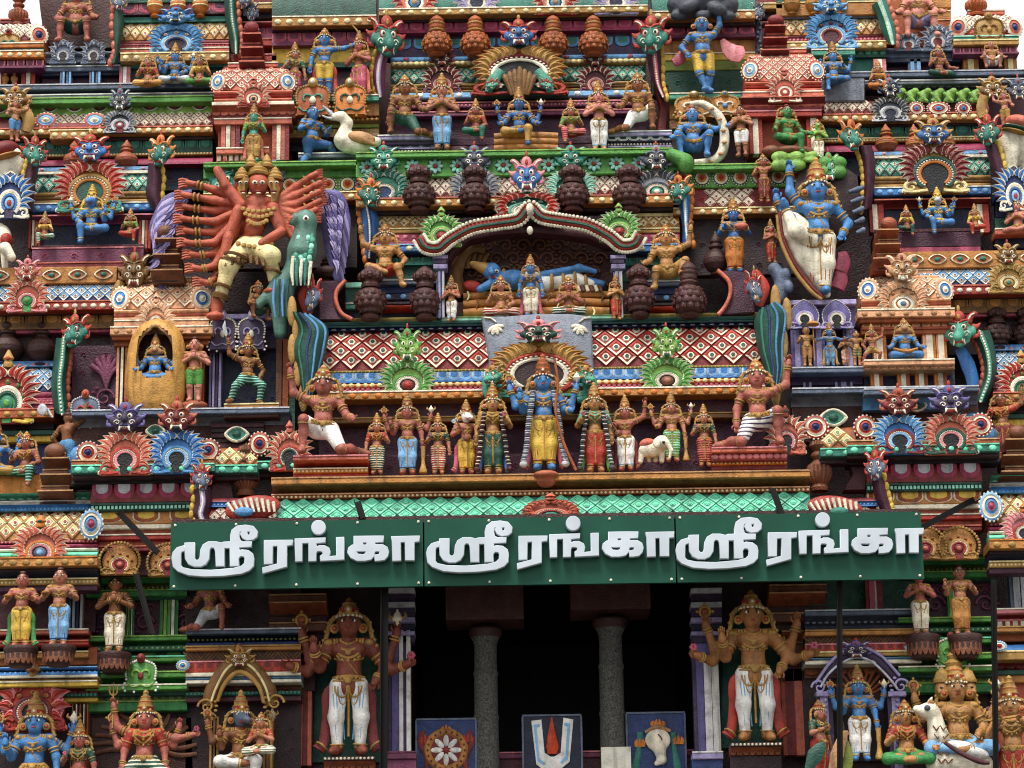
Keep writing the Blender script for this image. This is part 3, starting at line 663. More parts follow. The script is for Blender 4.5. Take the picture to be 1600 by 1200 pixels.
# ------------------------------------------------------------------ horseshoe arch ornaments
def hs_path(r, zc=.36, foot=.0, n=17):
 a = np.linspace(radians(232), radians(-52), n); P = [(r*cos(t), zc+r*sin(t)) for t in a]
 if foot: P = [(-foot, .03), (-foot*.86, .075)]+P+[(foot*.86, .075), (foot, .03)]
 return np.array(P)
KST = {}
def arch(label, x, y0, y1, w, Y, plate='red', b1='orange', b2='ivory', hole='hole', flame='red', rim='ivory', foot=None, top='face', topc=('green', 'gold'), tf=.30, flames=8, jewels=None, group=None, core=None, thick=.14, name='arch_ornament', mouth='red', yaw=0, hr=.76, fw=.62):
 """a horseshoe gable: backing, bands, flame border, scroll feet and a mask or finial on top"""
 zb = W(x, y1, Y); H = W(x, y0, Y)[2]-zb[2]; wid = w*PPM(x, y1, Y)
 root = empty(name, zb, label, 'arch ornament', group); root.rotation_euler = (0, 0, radians(yaw))
 f = tf if top == 'face' else (.16 if top else 0); h = H*(1-f)
 dp = wid*.55
 key = ('arch', plate, b1, b2, hole, foot, jewels, core, thick, hr)
 if key not in KST:
  ms = {}
  half = [(.2, .0), (.47, .0), (.5, .06), (.41, .16), (.42, .26), (.45, .38), (.44, .54), (.37, .70), (.25, .84), (.10, .95), (0, 1.0)]
  out = smoothpath([(a, b) for a, b in half], 3); out = np.vstack([out, out[::-1][1:]*[-1, 1]])
  mb = MB(); mb.prism(out, -.02, thick, .03); ms['backing'] = (mb, [plate])
  mb = MB()
  for q in out[2:-2]: mb.ell((q[0]*.985, -.03, q[1]*.985+.01), .02, 6, 4)
  ms['edge_beads'] = (mb, [rim])
  mb = MB(); zc = .36*(.55+.45*hr); a = hs_path(.235*hr, zc); mb.prism(np.vstack([[(-.1*hr, .01)], a, [(.1*hr, .01)]]), -.045, .02, 0); ms['recess'] = (mb, [hole])
  for nm, r_, t_, c_, ft in (('inner_band', .235*hr, .03, b2, 0), ('outer_band', .235*hr+.075, .042, b1, 0)):
   P = hs_path(r_, zc, ft); mb = MB(); mb.tube(np.stack([P[:, 0], np.full(len(P), -.06), P[:, 1]], 1), t_, 7); ms[nm] = (mb, [c_])
  mb = MB(); P = hs_path(.235*hr+.035, zc, 0, 30)
  for q in P: mb.ell((q[0], -.085, q[1]), .017, 6, 4)
  ms['bead_rim'] = (mb, ['ivory'])
  if jewels:
   mb = MB(); P = hs_path(.235*hr+.15, zc+.02, 0, 9)
   for q in P[1:-1]: mb.ell((q[0], -.06, q[1]), .042, 8, 5, 0); mb.ell((q[0], -.095, q[1]), .02, 6, 4, 1)
   ms['jewels'] = (mb, [jewels, 'red' if jewels != 'red' else 'ivory'])
  for s_ in (-1, 1):
   mb = MB(); th = np.linspace(0, 3.6*pi/1.6, 18); rr = np.linspace(.125, .02, 18)
   P = np.stack([s_*(.37-rr*np.cos(th+.6)*1.0), np.full(18, -.055), .115+rr*np.sin(th+.6)*.85], 1); mb.tube(P, np.linspace(.035, .016, 18), 6)
   mb.tube(smoothpath([(s_*.12, -.05, .05), (s_*.22, -.06, .035), (s_*.36, -.06, .02), (s_*.49, -.05, .045)], 4), np.linspace(.03, .03, 13), 6); ms['scroll_foot'+' '*(s_ > 0)] = (mb, [foot or b1])
  if core:
   mb = MB(); mb.ell((0, -.06, zc), (.16*hr, .07, .17*hr), 14, 7, 0); mb.ell((0, -.12, zc), (.085*hr, .05, .09*hr), 10, 6, 1); ms['core'] = (mb, list(core))
  KST[key] = ms; 
  for nm in list(ms): 
   mb, mats = ms[nm]; me = bpy.data.meshes.new(nm.strip()); me.from_pydata(np.concatenate(mb.v).tolist(), [], mb.f)
   for a in mats: me.materials.append(M(a))
   me.polygons.foreach_set('material_index', np.array(mb.m, np.int32)); me.polygons.foreach_set('use_smooth', np.ones(len(mb.f), bool)); me.set_sharp_from_angle(angle=radians(40)); ms[nm] = me
 for nm, me in KST[key].items():
  o = bpy.data.objects.new(nm.strip(), me); COL.objects.link(o); o.parent = root; o.scale = (wid, dp, h)
 if flames:
  lm = leaf_mesh(flame, rim)
  for s_ in (-1, 1):
   for i in range(flames):
    t = i/(flames-1) if flames > 1 else .5; a = radians(-34+t*108)
    px_, pz_ = .315*cos(a)*s_, .43+.325*sin(a); ln = .27 if flames > 4 else .34; ln *= (.8+.35*sin(t*pi))
    ang = s_*(radians(58)-a*.72)
    o = bpy.data.objects.new('flame', lm); COL.objects.link(o); o.parent = root
    o.location = (px_*wid, -.05*dp-.004*i, pz_*h); o.rotation_euler = (0, ang, 0); o.scale = (s_*wid*.34, dp*.4, h*ln)
 if top == 'face': put_face(root, zb+V3(0, -.08*wid, h*.86), wid*fw, H-h*.86, topc[0], topc[1], mouth)
 elif top == 'finial':
  mb = MB(); mb.lathe((0, -.02, 0), [(.16, -.1), (.2, .1), (.14, .3), (.22, .45), (.14, .7), (.04, 1)], 10); mb.ell((0, -.2, .42), (.09, .07, .13), 8, 5, 1)
  me = cached(('finial', topc), lambda: (mb, list(topc))); o = bpy.data.objects.new('finial', me); COL.objects.link(o); o.parent = root; o.location = (0, -.04*wid, h*.93); o.scale = (wid*.5, wid*.4, H-h*.93)
 return root
def plaque(label, x, y0, y1, w, Y, c='ochre', rim='gold', cc=('teal', 'ivory'), group=None, name='gable_plaque', tip=('red', 'ivory')):
 """small rounded gable slab with beaded rim, a double scroll and a bud on top"""
 zb = W(x, y1, Y); H = W(x, y0, Y)[2]-zb[2]; wid = w*PPM(x, y1, Y); root = empty(name, zb, label, 'gable plaque', group)
 pl = [(-.5, 0), (.5, 0), (.47, .3), (.5, .5), (.42, .68), (.2, .76), (0, .8), (-.2, .76), (-.42, .68), (-.5, .5), (-.47, .3)]
 P = np.array(pl)*[wid, H]; mb = MB(); mb.prism(P+zb[[0, 2]], zb[1]-wid*.12, zb[1]+.1, .015); mb.build('slab', c, root)
 mb = MB(); Q = smoothpath(P, 3, True)
 for i in range(0, len(Q)): mb.ell(zb+V3(Q[i, 0], -wid*.12, Q[i, 1]), wid*.045, 6, 4)
 mb.build('bead_rim', rim, root)
 mb = MB()
 for s_ in (-1, 1):
  th = np.linspace(0, 3.8, 14); rr = np.linspace(.2, .05, 14); pth = np.stack([s_*(.2-rr*np.cos(th))*wid, np.full(14, -wid*.14), (.4+rr*.9*np.sin(th))*H], 1); mb.tube(zb+pth, wid*.035, 6)
  mb.tube(zb+smoothpath([(s_*.0, -wid*.14, .15*H), (s_*.25*wid, -wid*.14, .1*H), (s_*.42*wid, -wid*.14, .2*H)], 4), wid*.03, 6)
 mb.build('scrolls', cc[0], root)
 mb = MB(); mb.ell(zb+V3(0, -wid*.15, .38*H), (wid*.1, wid*.07, H*.1), 8, 5); mb.ell(zb+V3(0, -wid*.14, .84*H), (wid*.15, wid*.12, H*.13), 10, 6, 1); mb.ell(zb+V3(0, -wid*.25, .84*H), (wid*.07, wid*.06, H*.07), 8, 5); mb.build('bud', [cc[1], tip[0]], root)
 return root

# ------------------------------------------------------------------ pots / finial vases
POTS = dict(plain=[(.20, 0), (.26, .03), (.16, .08), (.30, .14), (.42, .26), (.44, .36), (.36, .48), (.20, .56), (.17, .6), (.24, .63), (.24, .67), (.16, .71), (.2, .76), (.19, .82), (.1, .9), (.03, 1.0)],
  pine=[(.24, 0), (.30, .03), (.24, .06), (.38, .12), (.46, .24), (.45, .36), (.36, .47), (.24, .54), (.26, .57), (.27, .60), (.22, .63), (.25, .67), (.25, .74), (.27, .77), (.22, .8), (.24, .86), (.16, .94), (.03, 1.0)],
  bud=[(.26, 0), (.3, .05), (.2, .1), (.25, .13), (.42, .22), (.47, .34), (.42, .46), (.28, .55), (.2, .58), (.28, .62), (.28, .66), (.22, .69), (.34, .78), (.33, .86), (.2, .94), (.03, 1.0)],
  flute=[(.3, 0), (.33, .06), (.26, .12), (.36, .22), (.42, .34), (.38, .46), (.24, .54), (.18, .58), (.28, .64), (.28, .68), (.16, .74), (.28, .84), (.24, .92), (.06, .97), (.03, 1.0)])
def pot(label, x, y0, y1, w, Y, style='plain', c='terracotta', c2=None, group=None, name='pot'):
 zb = W(x, y1, Y); H = W(x, y0, Y)[2]-zb[2]; wid = w*PPM(x, y1, Y)*1.06
 root = empty(name, zb, label, 'pot', group); pr = POTS[style]
 def body():
  mb = MB(); q = np.array(pr)
  if style == 'flute':
   seg = 64; V = []; n = len(q)
   for r_, z in pr:
    for j in range(seg): a = 2*pi*j/seg; k = .9+.17*abs(cos(a*8))*(1 if .12 < z < .52 or .74 < z < .95 else 0); V.append((r_*k*cos(a), r_*k*sin(a), z))
   mb.add(V, [(i*seg+j, i*seg+(j+1) % seg, (i+1)*seg+(j+1) % seg, (i+1)*seg+j) for i in range(n-1) for j in range(seg)])
  else:
   zz = np.linspace(0, 1, 64); rr = np.interp(zz, q[:, 1], q[:, 0]); mb.lathe((0, 0, 0), list(zip(rr, zz)), 20)
  return mb, [c]
 o = bpy.data.objects.new('vessel', cached(('vessel', style, c), body)); COL.objects.link(o); o.parent = root; o.scale = (wid, wid, H)
 if style in ('pine', 'bud'):
  def sc():
   mb = MB(); q = np.array(pr)
   for r_ in range(4):
    z = .16+.095*r_; R = np.interp(z, q[:, 1], q[:, 0])
    for j in range(12):
     a = 2*pi*(j+.5*(r_ % 2))/12
     rot = np.array([[-sin(a), cos(a), 0], [cos(a), sin(a), 0], [0, 0, 1]]).T
     mb.ell((R*cos(a)*1.0, R*sin(a)*1.0, z), (.10, .035, .062), 6, 4, 0, rot); mb.ell((R*1.07*cos(a), R*1.07*sin(a), z-.022), .022, 5, 4, 1)
   if style == 'bud':
    for j in range(8): a = 2*pi*j/8; mb.ell((.3*cos(a), .3*sin(a), .8), (.1, .1, .09), 6, 4, 0)
   for z, R in ((.6, .27), (.775, .26)):
    th = np.arange(16)*2*pi/16; mb.tube(np.stack([R*np.cos(th), R*np.sin(th), np.full(16, z)], 1), .02, 5, 1, closed=True)
   return mb, [c, c2 or c]
  o = bpy.data.objects.new('scales', cached(('scales', style, c, c2), sc)); COL.objects.link(o); o.parent = root; o.scale = (wid, wid, H)
 elif c2:
  def rg():
   mb = MB()
   for z, R in ((.65, .25), (.3, .435), (.42, .41), (.76, .2)):
    th = np.arange(18)*2*pi/18; mb.tube(np.stack([R*np.cos(th), R*np.sin(th), np.full(18, z)], 1), .022, 5, 0, closed=True)
   return mb, [c2]
  o = bpy.data.objects.new('rings', cached(('rings', style, c2), rg)); COL.objects.link(o); o.parent = root; o.scale = (wid, wid, H)
 return root

# ------------------------------------------------------------------ mouldings
AUTO = dict(plum='mauve', maroon='dred', dmaroon='plum', navy='dblue', dgreen='teal', dpurple='purple', choc='brown', dred='red')
EDGE = dict(ochre='pale', gold='pale', orange='ivory', dorange='peach', salmon='ivory', red='pink', dred='salmon', mauve='pink', slate='white', grey='white', teal='aqua', sea='ivory', yellow='ivory', dgold='gold', terracotta='tan', brown='tan', purple='lilac', dpurple='lilac', magenta='pink', blue='lblue', peach='ivory', fern='mint', green='mint')
def lay(parent, x0, x1, Y, y0, y1, c, pr=.1, sh='box', deco=None, name=None, edge=None, taper=0, back=None):
 """one moulding of a cornice between picture rows y0 (top) and y1 (bottom), standing pr metres proud of depth Y"""
 xm = (x0+x1)/2; z1 = W(xm, y0, Y-pr)[2]; z0 = W(xm, y1, Y-pr)[2]; X0, X1 = W(x0, (y0+y1)/2, Y-pr)[0], W(x1, (y0+y1)/2, Y-pr)[0]
 b = Y+.12 if back is None else back; h = z1-z0; F = Y-pr; mats = None
 if sh == 'box': e = min(.012, h*.2); pf = [(b, z0), (F+e, z0), (F, z0+e), (F, z1-e), (F+e, z1), (b, z1)]
 elif sh == 'roll': pf = [(b, z0)]+[(F+pr*.6*(1-sin(a)), z0+h*(.5-.5*cos(a))) for a in np.linspace(0, pi, 9)]+[(b, z1)]
 elif sh == 'cove': pf = [(b, z0)]+[(Y-pr*(.25+.75*(1-cos(t*pi/2))), z0+h*t) for t in np.linspace(0, 1, 7)]+[(b, z1)]
 elif sh == 'slope': pf = [(b, z0), (F, z0), (F, z0+h*.12), (Y-pr*.2, z1), (b, z1)]
 elif sh == 'belly': pf = [(b, z0), (F, z0)]+[(Y-pr*(.2+.8*cos(t*pi/2)), z0+h*.06+h*.94*sin(t*pi/2)) for t in np.linspace(0, 1, 8)]+[(b, z1)]
 mb = MB(); mb.sweep(pf, X0, X1, taper=taper); mb.build(name or dict(box='fillet', roll='roll_moulding', cove='cove', slope='eave', belly='eave')[sh], c, parent)
 ppm = PPM(xm, (y0+y1)/2, F)
 def fy(t):
  zz = z0+h*t; P = [(q[1], q[0]) for q in pf[1:-1]]; return float(np.interp(zz, [q[0] for q in P], [q[1] for q in P]))
 if deco is None and edge is None and y1-y0 > 25 and sh == 'box' and c in AUTO and x1-x0 > 40:
  deco = [('scroll', AUTO[c], 27, 9, (q+.5)/max(1, int((y1-y0)/27))) for q in range(max(1, int((min(y1, 1210)-y0)/27)))]
 if edge is None and c in EDGE and sh in ('box', 'cove') and 5 <= y1-y0 <= 24: edge = EDGE[c]
 if edge:
  for q, ec in ((1, edge),): mb = MB(); mb.sweep([(F+.05, z1), (F-.012, z1), (F-.012, z1+.022), (F+.05, z1+.022)], X0, X1); mb.build('white_edge', ec, parent)
 for d in ([deco] if isinstance(deco, tuple) else (deco or [])):
  k = d[0]; sp = d[2]*ppm; n = max(1, int((X1-X0)/sp)); t = d[4] if len(d) > 4 else .5; xs = X0+(np.arange(n)+.5)*(X1-X0)/n; zc = z0+h*t; yy = fy(t); sz = d[3]*ppm
  if k == 'boss':
   me = boss_mesh(d[1])
   for q in xs: inst(me, parent, (q, yy, zc), (sz*1.25, sz*.9, sz), name='boss')
  elif k == 'beads':
   mb = MB(); n = min(n, 400); xs = X0+(np.arange(n)+.5)*(X1-X0)/n
   for q in xs: mb.ell((q, yy, zc), sz/2, 6, 4)
   o = mb.build('bead_row', d[1], parent)
   if n > 60: o['kind'] = 'stuff'
  elif k == 'petal':
   me = petal_mesh(*d[1])
   for q in xs: inst(me, parent, (q, yy, zc), (sp*.98, sz*.45, sz), name='petal')
  elif k == 'eye':
   me = eye_mesh(*d[1])
   for q in xs: inst(me, parent, (q, yy, zc), (sz, sz*.8, sz), name='eye_boss')
  elif k == 'rosette':
   me = rosette_mesh(*d[1])
   for q in xs: inst(me, parent, (q, yy, zc), sz, name='rosette')
  elif k == 'disc':
   me = disc_mesh(d[1])
   for q in xs: inst(me, parent, (q, yy, zc), sz, name='medallion')
  elif k == 'scroll':
   mb = MB()
   for i, q in enumerate(xs):
    s_ = 1 if i % 2 else -1; th = np.linspace(0, 7.5, 22); rr = np.linspace(.5, .06, 22)*sz
    mb.tube(np.stack([q+s_*rr*np.cos(th), np.full(22, yy-.01), zc+rr*np.sin(th)*.9], 1), np.linspace(.09, .05, 22)*sz, 5)
   mb.build('scrollwork', d[1], parent)
  elif k == 'hatch':
   mb = MB()
   for i, q in enumerate(xs): s_ = 1 if (i//4) % 2 else -1; mb.tube([(q-s_*sz/2, yy-.005, z0+h*.1), (q+s_*sz/2, yy-.005, z1-h*.1)], .012, 5)
   mb.build('hatching', d[1], parent)
  elif k == 'teeth':
   mb = MB()
   for q in xs: mb.box(q-sp*.32, q+sp*.32, F-.03, F+.05, zc-sz/2, zc+sz/2)
   mb.build('dentils', d[1], parent)
def group_root(name, label, cat, x, y, Y, group=None): return empty(name, W(x, y, Y), label, cat, group)
def cornice(label, x0, x1, Y, layers, name='cornice', cat='cornice', group=None, taper=0):
 r = group_root(name, label, cat, (x0+x1)/2, layers[-1][1], Y, group)
 for l in layers: 
  kw = dict(l[5]) if len(l) > 5 and isinstance(l[5], dict) else {}
  lay(r, x0+kw.pop('dx', 0), x1-kw.pop('dx2', 0) if 'dx2' in kw else x1, Y, l[0], l[1], l[2], l[3] if len(l) > 3 else .1, l[4] if len(l) > 4 else 'box', taper=kw.pop('taper', taper), **kw)
 return r
def roof(parent, x0, x1, y0, y1, Y, dep, tile=('red', 'ivory', 'dgreen'), tw=30, th=30, inset=0, under=None, name='roof_shell', ridge=None, prof='barrel'):
 """curved tiled face: bottom edge at depth Y, top at Y+dep; ends lean in by inset px at the top"""
 xm = (x0+x1)/2; zb = W(xm, y1, Y)[2]; zt = W(xm, y0, Y+dep)[2]; X0, X1 = W(x0, y1, Y)[0], W(x1, y1, Y)[0]; pp = PPM(xm, (y0+y1)/2, Y+dep/2); ins = inset*pp
 ts = np.linspace(0, 1, 9)
 S = lambda t: (Y+dep*(1-cos(t*pi/2)), zb+(zt-zb)*sin(t*pi/2)) if prof == 'barrel' else (Y+dep*t, zb+(zt-zb)*t)
 V = []
 for t in ts: y, z = S(t); q = ins*t**1.5; V += [(X0+q, y, z), (X1-q, y, z)]
 for t in ts: y, z = S(t); q = ins*t**1.5; V += [(X0+q, Y+dep+.3, z), (X1-q, Y+dep+.3, z)]
 n = 9; Fc = [(2*i, 2*i+1, 2*i+3, 2*i+2) for i in range(n-1)]+[(2*i, 2*i+2, 2*n+2*i+2, 2*n+2*i) for i in range(n-1)]+[(2*i+1, 2*n+2*i+1, 2*n+2*i+3, 2*i+3) for i in range(n-1)]
 Fc += [(0, 2*n, 2*n+1, 1), (2*n-2, 2*n-1, 4*n-1, 4*n-2)]
 mb = MB(); mb.add(V, Fc); sh = mb.build(name, under or 'dred', parent)
 me = tile_mesh(*tile); hs_ = th*pp; ws = tw*pp; rows = max(1, int(round((zt-zb)/(hs_/2)))-1); hh = (zt-zb)/(rows+1)*2
 ncol = max(1, int(round((X1-X0)/ws))); ws = (X1-X0)/ncol; cnt = 0
 for r_ in range(1, rows+1):
  z = zb+hh/2*r_; t = (math.asin(min(1, (z-zb)/(zt-zb)))/(pi/2)) if prof == 'barrel' else (z-zb)/(zt-zb)
  y, _ = S(t); y2, z2 = S(min(1, t+.02)); y1_, z1_ = S(max(0, t-.02)); sl_ = math.atan2(y2-y1_, z2-z1_); q = ins*t**1.5
  for c_ in range(ncol+1):
   xx = X0+(c_+(.5 if r_ % 2 else 0))*ws
   if xx < X0+q+ws*.35 or xx > X1-q-ws*.35: continue
   inst(me, sh, (xx, y-.006, z), (ws, ws*.8, hh/max(.35, cos(sl_))), (-sl_, 0, 0), name='tile'); cnt += 1
 return sh
def pillar(parent, x0, x1, y0, y1, Y, cols=('red', 'ivory', 'red'), pr=.12, name='pilaster'):
 """pilaster of upright painted strips"""
 n = len(cols); o = None
 for i, c in enumerate(cols):
  a, b = x0+(x1-x0)*i/n, x0+(x1-x0)*(i+1)/n; p_ = pr+(.02 if i % 2 else 0); A, B_ = W(a, y1, Y-p_), W(b, y0, Y-p_)
  mb = MB(); mb.box(A[0], B_[0], Y-p_, Y+.1, A[2], B_[2]); q = mb.build(name if i == 0 else 'strip', c, parent if i == 0 else o); o = o or q
 return o
def blob(name, prims, Y, mat, parent=None, k=6, h=2.2, label=None, cat=None, group=None, smooth='all', dmul=1.0):
 """rounded solid modelled from measured spots: ('c',x,y,r,x2,y2,r2[,d,d2]) limb, ('e',x,y,rx,ry[,deg,d,rd]) lump; sizes in px, d = metres towards the viewer"""
 Q = []
 for p in prims:
  if p[0] == 'c':
   d, d2 = (p[7], p[8]) if len(p) > 8 else (p[7], p[7]) if len(p) > 7 else (0, 0); s = PPM(p[1], p[2], Y); Q.append(('c', W(p[1], p[2], Y-d), W(p[4], p[5], Y-d2), p[3]*s, p[6]*s))
  else:
   deg = p[5] if len(p) > 5 else 0; d = p[6] if len(p) > 6 else 0; s = PPM(p[1], p[2], Y); rd = p[7] if len(p) > 7 else min(p[3], p[4])*.9; a = radians(-deg)+ROLL*0
   R = np.array([[cos(a), 0, -sin(a)], [0, 1, 0], [sin(a), 0, cos(a)]]); Q.append(('e', W(p[1], p[2], Y-d), (p[3]*s, rd*s*dmul, p[4]*s), R))
 s = PPM(prims[0][1], prims[0][2], Y); V, Fc = sd_mesh(Q, h*s, k*s)
 o = mk(name, V, Fc, mat, parent=parent, smooth=smooth)
 return tag(o, label, cat, group) if label else o
def strip(name, pts, Y, mat, parent=None, flat=.5, seg=9, per=5, d=0.0, sm=True):
 """ribbon or bar along measured spots (x,y,half width px[,towards viewer])"""
 P = np.array([W(q[0], q[1], Y-(q[3] if len(q) > 3 else d)) for q in pts]); r = np.array([q[2]*PPM(q[0], q[1], Y) for q in pts])
 if sm and len(pts) > 2: t = np.linspace(0, len(pts)-1, (len(pts)-1)*per+1); P = smoothpath(P, per); r = np.interp(t, range(len(pts)), r)
 mb = MB(); mb.tube(P, r, seg, 0, flat); return mb.build(name, mat, parent)
def outline(name, pts, Y, mat, parent=None, th=.15, bev=.02, sm=0, back=None):
 P = np.array([W(q[0], q[1], Y)[[0, 2]] for q in pts]); P = smoothpath(P, sm, True) if sm else P
 mb = MB(); mb.prism(P, Y, Y+th, bev); return mb.build(name, mat, parent)
def curls(parent, spots, Y, c, name='scrollwork'):
 mb = MB()
 for x, y, r, s_ in spots:
  o = W(x, y, Y); R = r*PPM(x, y, Y); th = np.linspace(0, 8.5, 26); rr = np.linspace(1, .1, 26)*R
  mb.tube(np.stack([o[0]+s_*rr*np.cos(th), np.full(26, Y), o[2]+rr*np.sin(th)], 1), np.linspace(.16, .09, 26)*R, 6)
  for q in range(5): a = 2.2+q*.45; mb.ell((o[0]+s_*R*1.25*cos(a), Y, o[2]+R*1.25*sin(a)), (R*.24, R*.12, R*.17), 7, 5)
 return mb.build(name, c, parent)
def fin(label, left, right, Y, c='teal', rimc='yellow', rib=None, head=None, group=None, th=.3, name='dragon_fin', lobes=True, side=-1, lp=11, stripes=0):
 """curved roof-end fin between two measured edges (top to bottom) with lobed rim and an optional dragon head (x,y0,y1,w,mask colour,horn colour)"""
 L_, R_ = np.array(left, float), np.array(right, float); root = group_root(name, label, 'dragon fin', (L_[-1, 0]+R_[-1, 0])/2, max(L_[-1, 1], R_[-1, 1]), Y, group)
 A = smoothpath(L_, 6); B_ = smoothpath(R_, 6); n = 25; rs = lambda P: np.stack([np.interp(np.linspace(0, 1, n), np.linspace(0, 1, len(P)), P[:, i]) for i in (0, 1)], 1)
 A, B_ = rs(A), rs(B_); V = []; m_ = 9
 for i in range(n):
  for j in range(m_):
   t = j/(m_-1); q = A[i]*(1-t)+B_[i]*t; V.append(W(q[0], q[1], Y-th*sin(pi*t)*.75))
 for i in range(n):
  for j in (0, m_-1): q = A[i] if j == 0 else B_[i]; V.append(W(q[0], q[1], Y+.25))
 Fc = [(i*m_+j, i*m_+j+1, (i+1)*m_+j+1, (i+1)*m_+j) for i in range(n-1) for j in range(m_-1)]; k = n*m_
 Fc += [(i*m_, (i+1)*m_, k+2*i+2, k+2*i) for i in range(n-1)]+[(i*m_+m_-1, k+2*i+1, k+2*i+3, (i+1)*m_+m_-1) for i in range(n-1)]
 mb = MB(); mb.add(V, Fc); mb.build('blade', c, root)
 for t in np.linspace(.22, .9, stripes) if stripes else []:
  mb = MB(); mb.tube([W(*(A[i]*(1-t)+B_[i]*t), Y-th*(.75*sin(pi*t)+.02)) for i in range(n)], np.interp(np.arange(n), [0, 12, 24], [.024, .022, .012]), 6); mb.build('stripe', (rib, 'dblue', 'teal')[int(t*10) % 3], root)
 if rib and not stripes:
  mb = MB()
  for t in (.42, .58): mb.tube([W(*(A[i]*(1-t)+B_[i]*t), Y-th*.76) for i in range(0, n)], .018, 5)
  mb.build('rib', rib, root)
  mb = MB()
  for i in range(n): mb.ell(W(*(A[i]*.5+B_[i]*.5), Y-th*.78), .022, 5, 4)
  mb.build('bead_row', 'ivory', root)
 if lobes:
  E = A if side < 0 else B_; me = boss_mesh(rimc); d = np.hypot(*(np.diff(E, axis=0).T)).sum(); q = max(3, int(d/lp)+1)
  for i in range(q):
   u = i/(q-1)*(n-1); e = np.array([np.interp(u, range(n), E[:, 0]), np.interp(u, range(n), E[:, 1])]); s = PPM(*e, Y)
   inst(me, root, W(e[0]-side*lp*.06, e[1], Y-.03), ((7+lp*.25)*s, 14*s, lp*1.5*s), name='lobe')
 if head: 
  x, y0, y1, w, hc, hn = head[:6]; p_ = W(x, y1, Y-th*.6); o = put_face(root, p_, w*PPM(x, y1, Y), W(x, y0, Y)[2]-p_[2], hc, hn, kind='yali', name='dragon_head', rot=(0, 0, radians(head[6] if len(head) > 6 else 0)))
 return root
# ================================================================== the setting
def slab(name, x0, x1, y0, y1, z0, z1, c):
 mb = MB(); mb.box(x0, x1, y0, y1, z0, z1); return tag(mb.build(name, c), kind='structure')
def zz(py, Y, px=800): return float(W(px, py, Y)[2])
GZ = -1.6
gm, gt, gb_ = new_mat('street_paving')
gn = gt.nodes.new('ShaderNodeTexNoise'); gn.inputs['Scale'].default_value = 2; gr_ = gt.nodes.new('ShaderNodeValToRGB')
gr_.color_ramp.elements[0].color = (.06, .057, .05, 1); gr_.color_ramp.elements[1].color = (.13, .122, .108, 1); gt.links.new(gn.outputs[0], gr_.inputs[0]); gt.links.new(gr_.outputs[0], gb_.inputs['Base Color']); gb_.inputs['Roughness'].default_value = .85
gv = MB(); gv.add([(-900, -900, GZ), (900, -900, GZ), (900, 900, GZ), (-900, 900, GZ)], [(0, 1, 2, 3)]); tag(gv.build('ground', [gm]), kind='structure')
# the tower's stepped core
ZB = zz(1262, .4)
xL, xR = -10.2, 10.6
slab('base_wall', xL, W(640, 1100, .9)[0], .35, 9, GZ+.001, ZB, 'stone'); slab('base_wall', W(1096, 1100, .9)[0], xR, .35, 9, GZ+.001, ZB, 'stone')
slab('threshold_wall', W(640, 1100, .9)[0]+.003, W(1096, 1100, .9)[0]-.003, 1.33, 9, GZ+.001, zz(1184, 1.33), 'dmaroon')
dl, dr = W(640, 1000, .9)[0], W(1092, 1000, .9)[0]
slab('lower_wall', xL, dl, .95, 9, ZB+.003, zz(905, .95)+.307, 'dmaroon'); slab('lower_wall', dr, xR, .95, 9, ZB+.003, zz(905, .95)+.307, 'dmaroon')
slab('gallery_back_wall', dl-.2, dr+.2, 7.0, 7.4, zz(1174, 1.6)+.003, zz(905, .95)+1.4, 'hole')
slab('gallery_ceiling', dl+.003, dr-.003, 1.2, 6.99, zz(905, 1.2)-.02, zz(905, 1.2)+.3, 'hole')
slab('tier_wall', xL+.1, xR-.1, 1.55, 9, zz(905, .95)+.31, zz(480, 1.55), 'dmaroon')
slab('tier_wall', xL+.3, xR-.3, 2.25, 9, zz(480, 1.55)+.003, zz(232, 2.25), 'dmaroon')
slab('tier_wall', W(-60, 150, 2.9)[0], W(1660, 150, 2.9)[0], 2.9, 9, zz(232, 2.25)+.003, zz(128, 2.9), 'maroon')
slab('tier_wall', W(84, 60, 3.0)[0], W(1462, 60, 3.0)[0], 3.0, 9, zz(128, 2.9)+.003, zz(-70, 3.0), 'maroon')

# ================================================================== small helpers for this tower
G_ARCH = 'horseshoe arch ornaments on the tower'; G_POT = 'ornamental pots along the ledges'
def ledge(label, x0, x1, Y, rows, **k): return cornice(label, x0, x1, Y, rows, **k)
def tiled(label, x0, x1, y0, y1, Y, dep, tile, tw, th, under, cat='tiled roof', extra=(), inset=0, name='tiled_roof'):
 r = group_root(name, label, cat, (x0+x1)/2, y1, Y); roof(r, x0, x1, y0, y1, Y, dep, tile, tw, th, inset, under)
 for l in extra:
  kw = dict(l[5]) if len(l) > 5 else {}; a, b = kw.pop('xs', (x0, x1)); lay(r, a, b, Y, l[0], l[1], l[2], l[3], l[4] if len(l) > 4 else 'box', **kw)
 return r
RT = ('red', 'ivory', 'dgreen'); TT = ('aqua', 'dgreen', 'red'); BT = ('lblue', 'dblue', 'brown'); YT = ('pale', 'dorange', 'red'); PT = ('ivory', 'dred', 'dred')

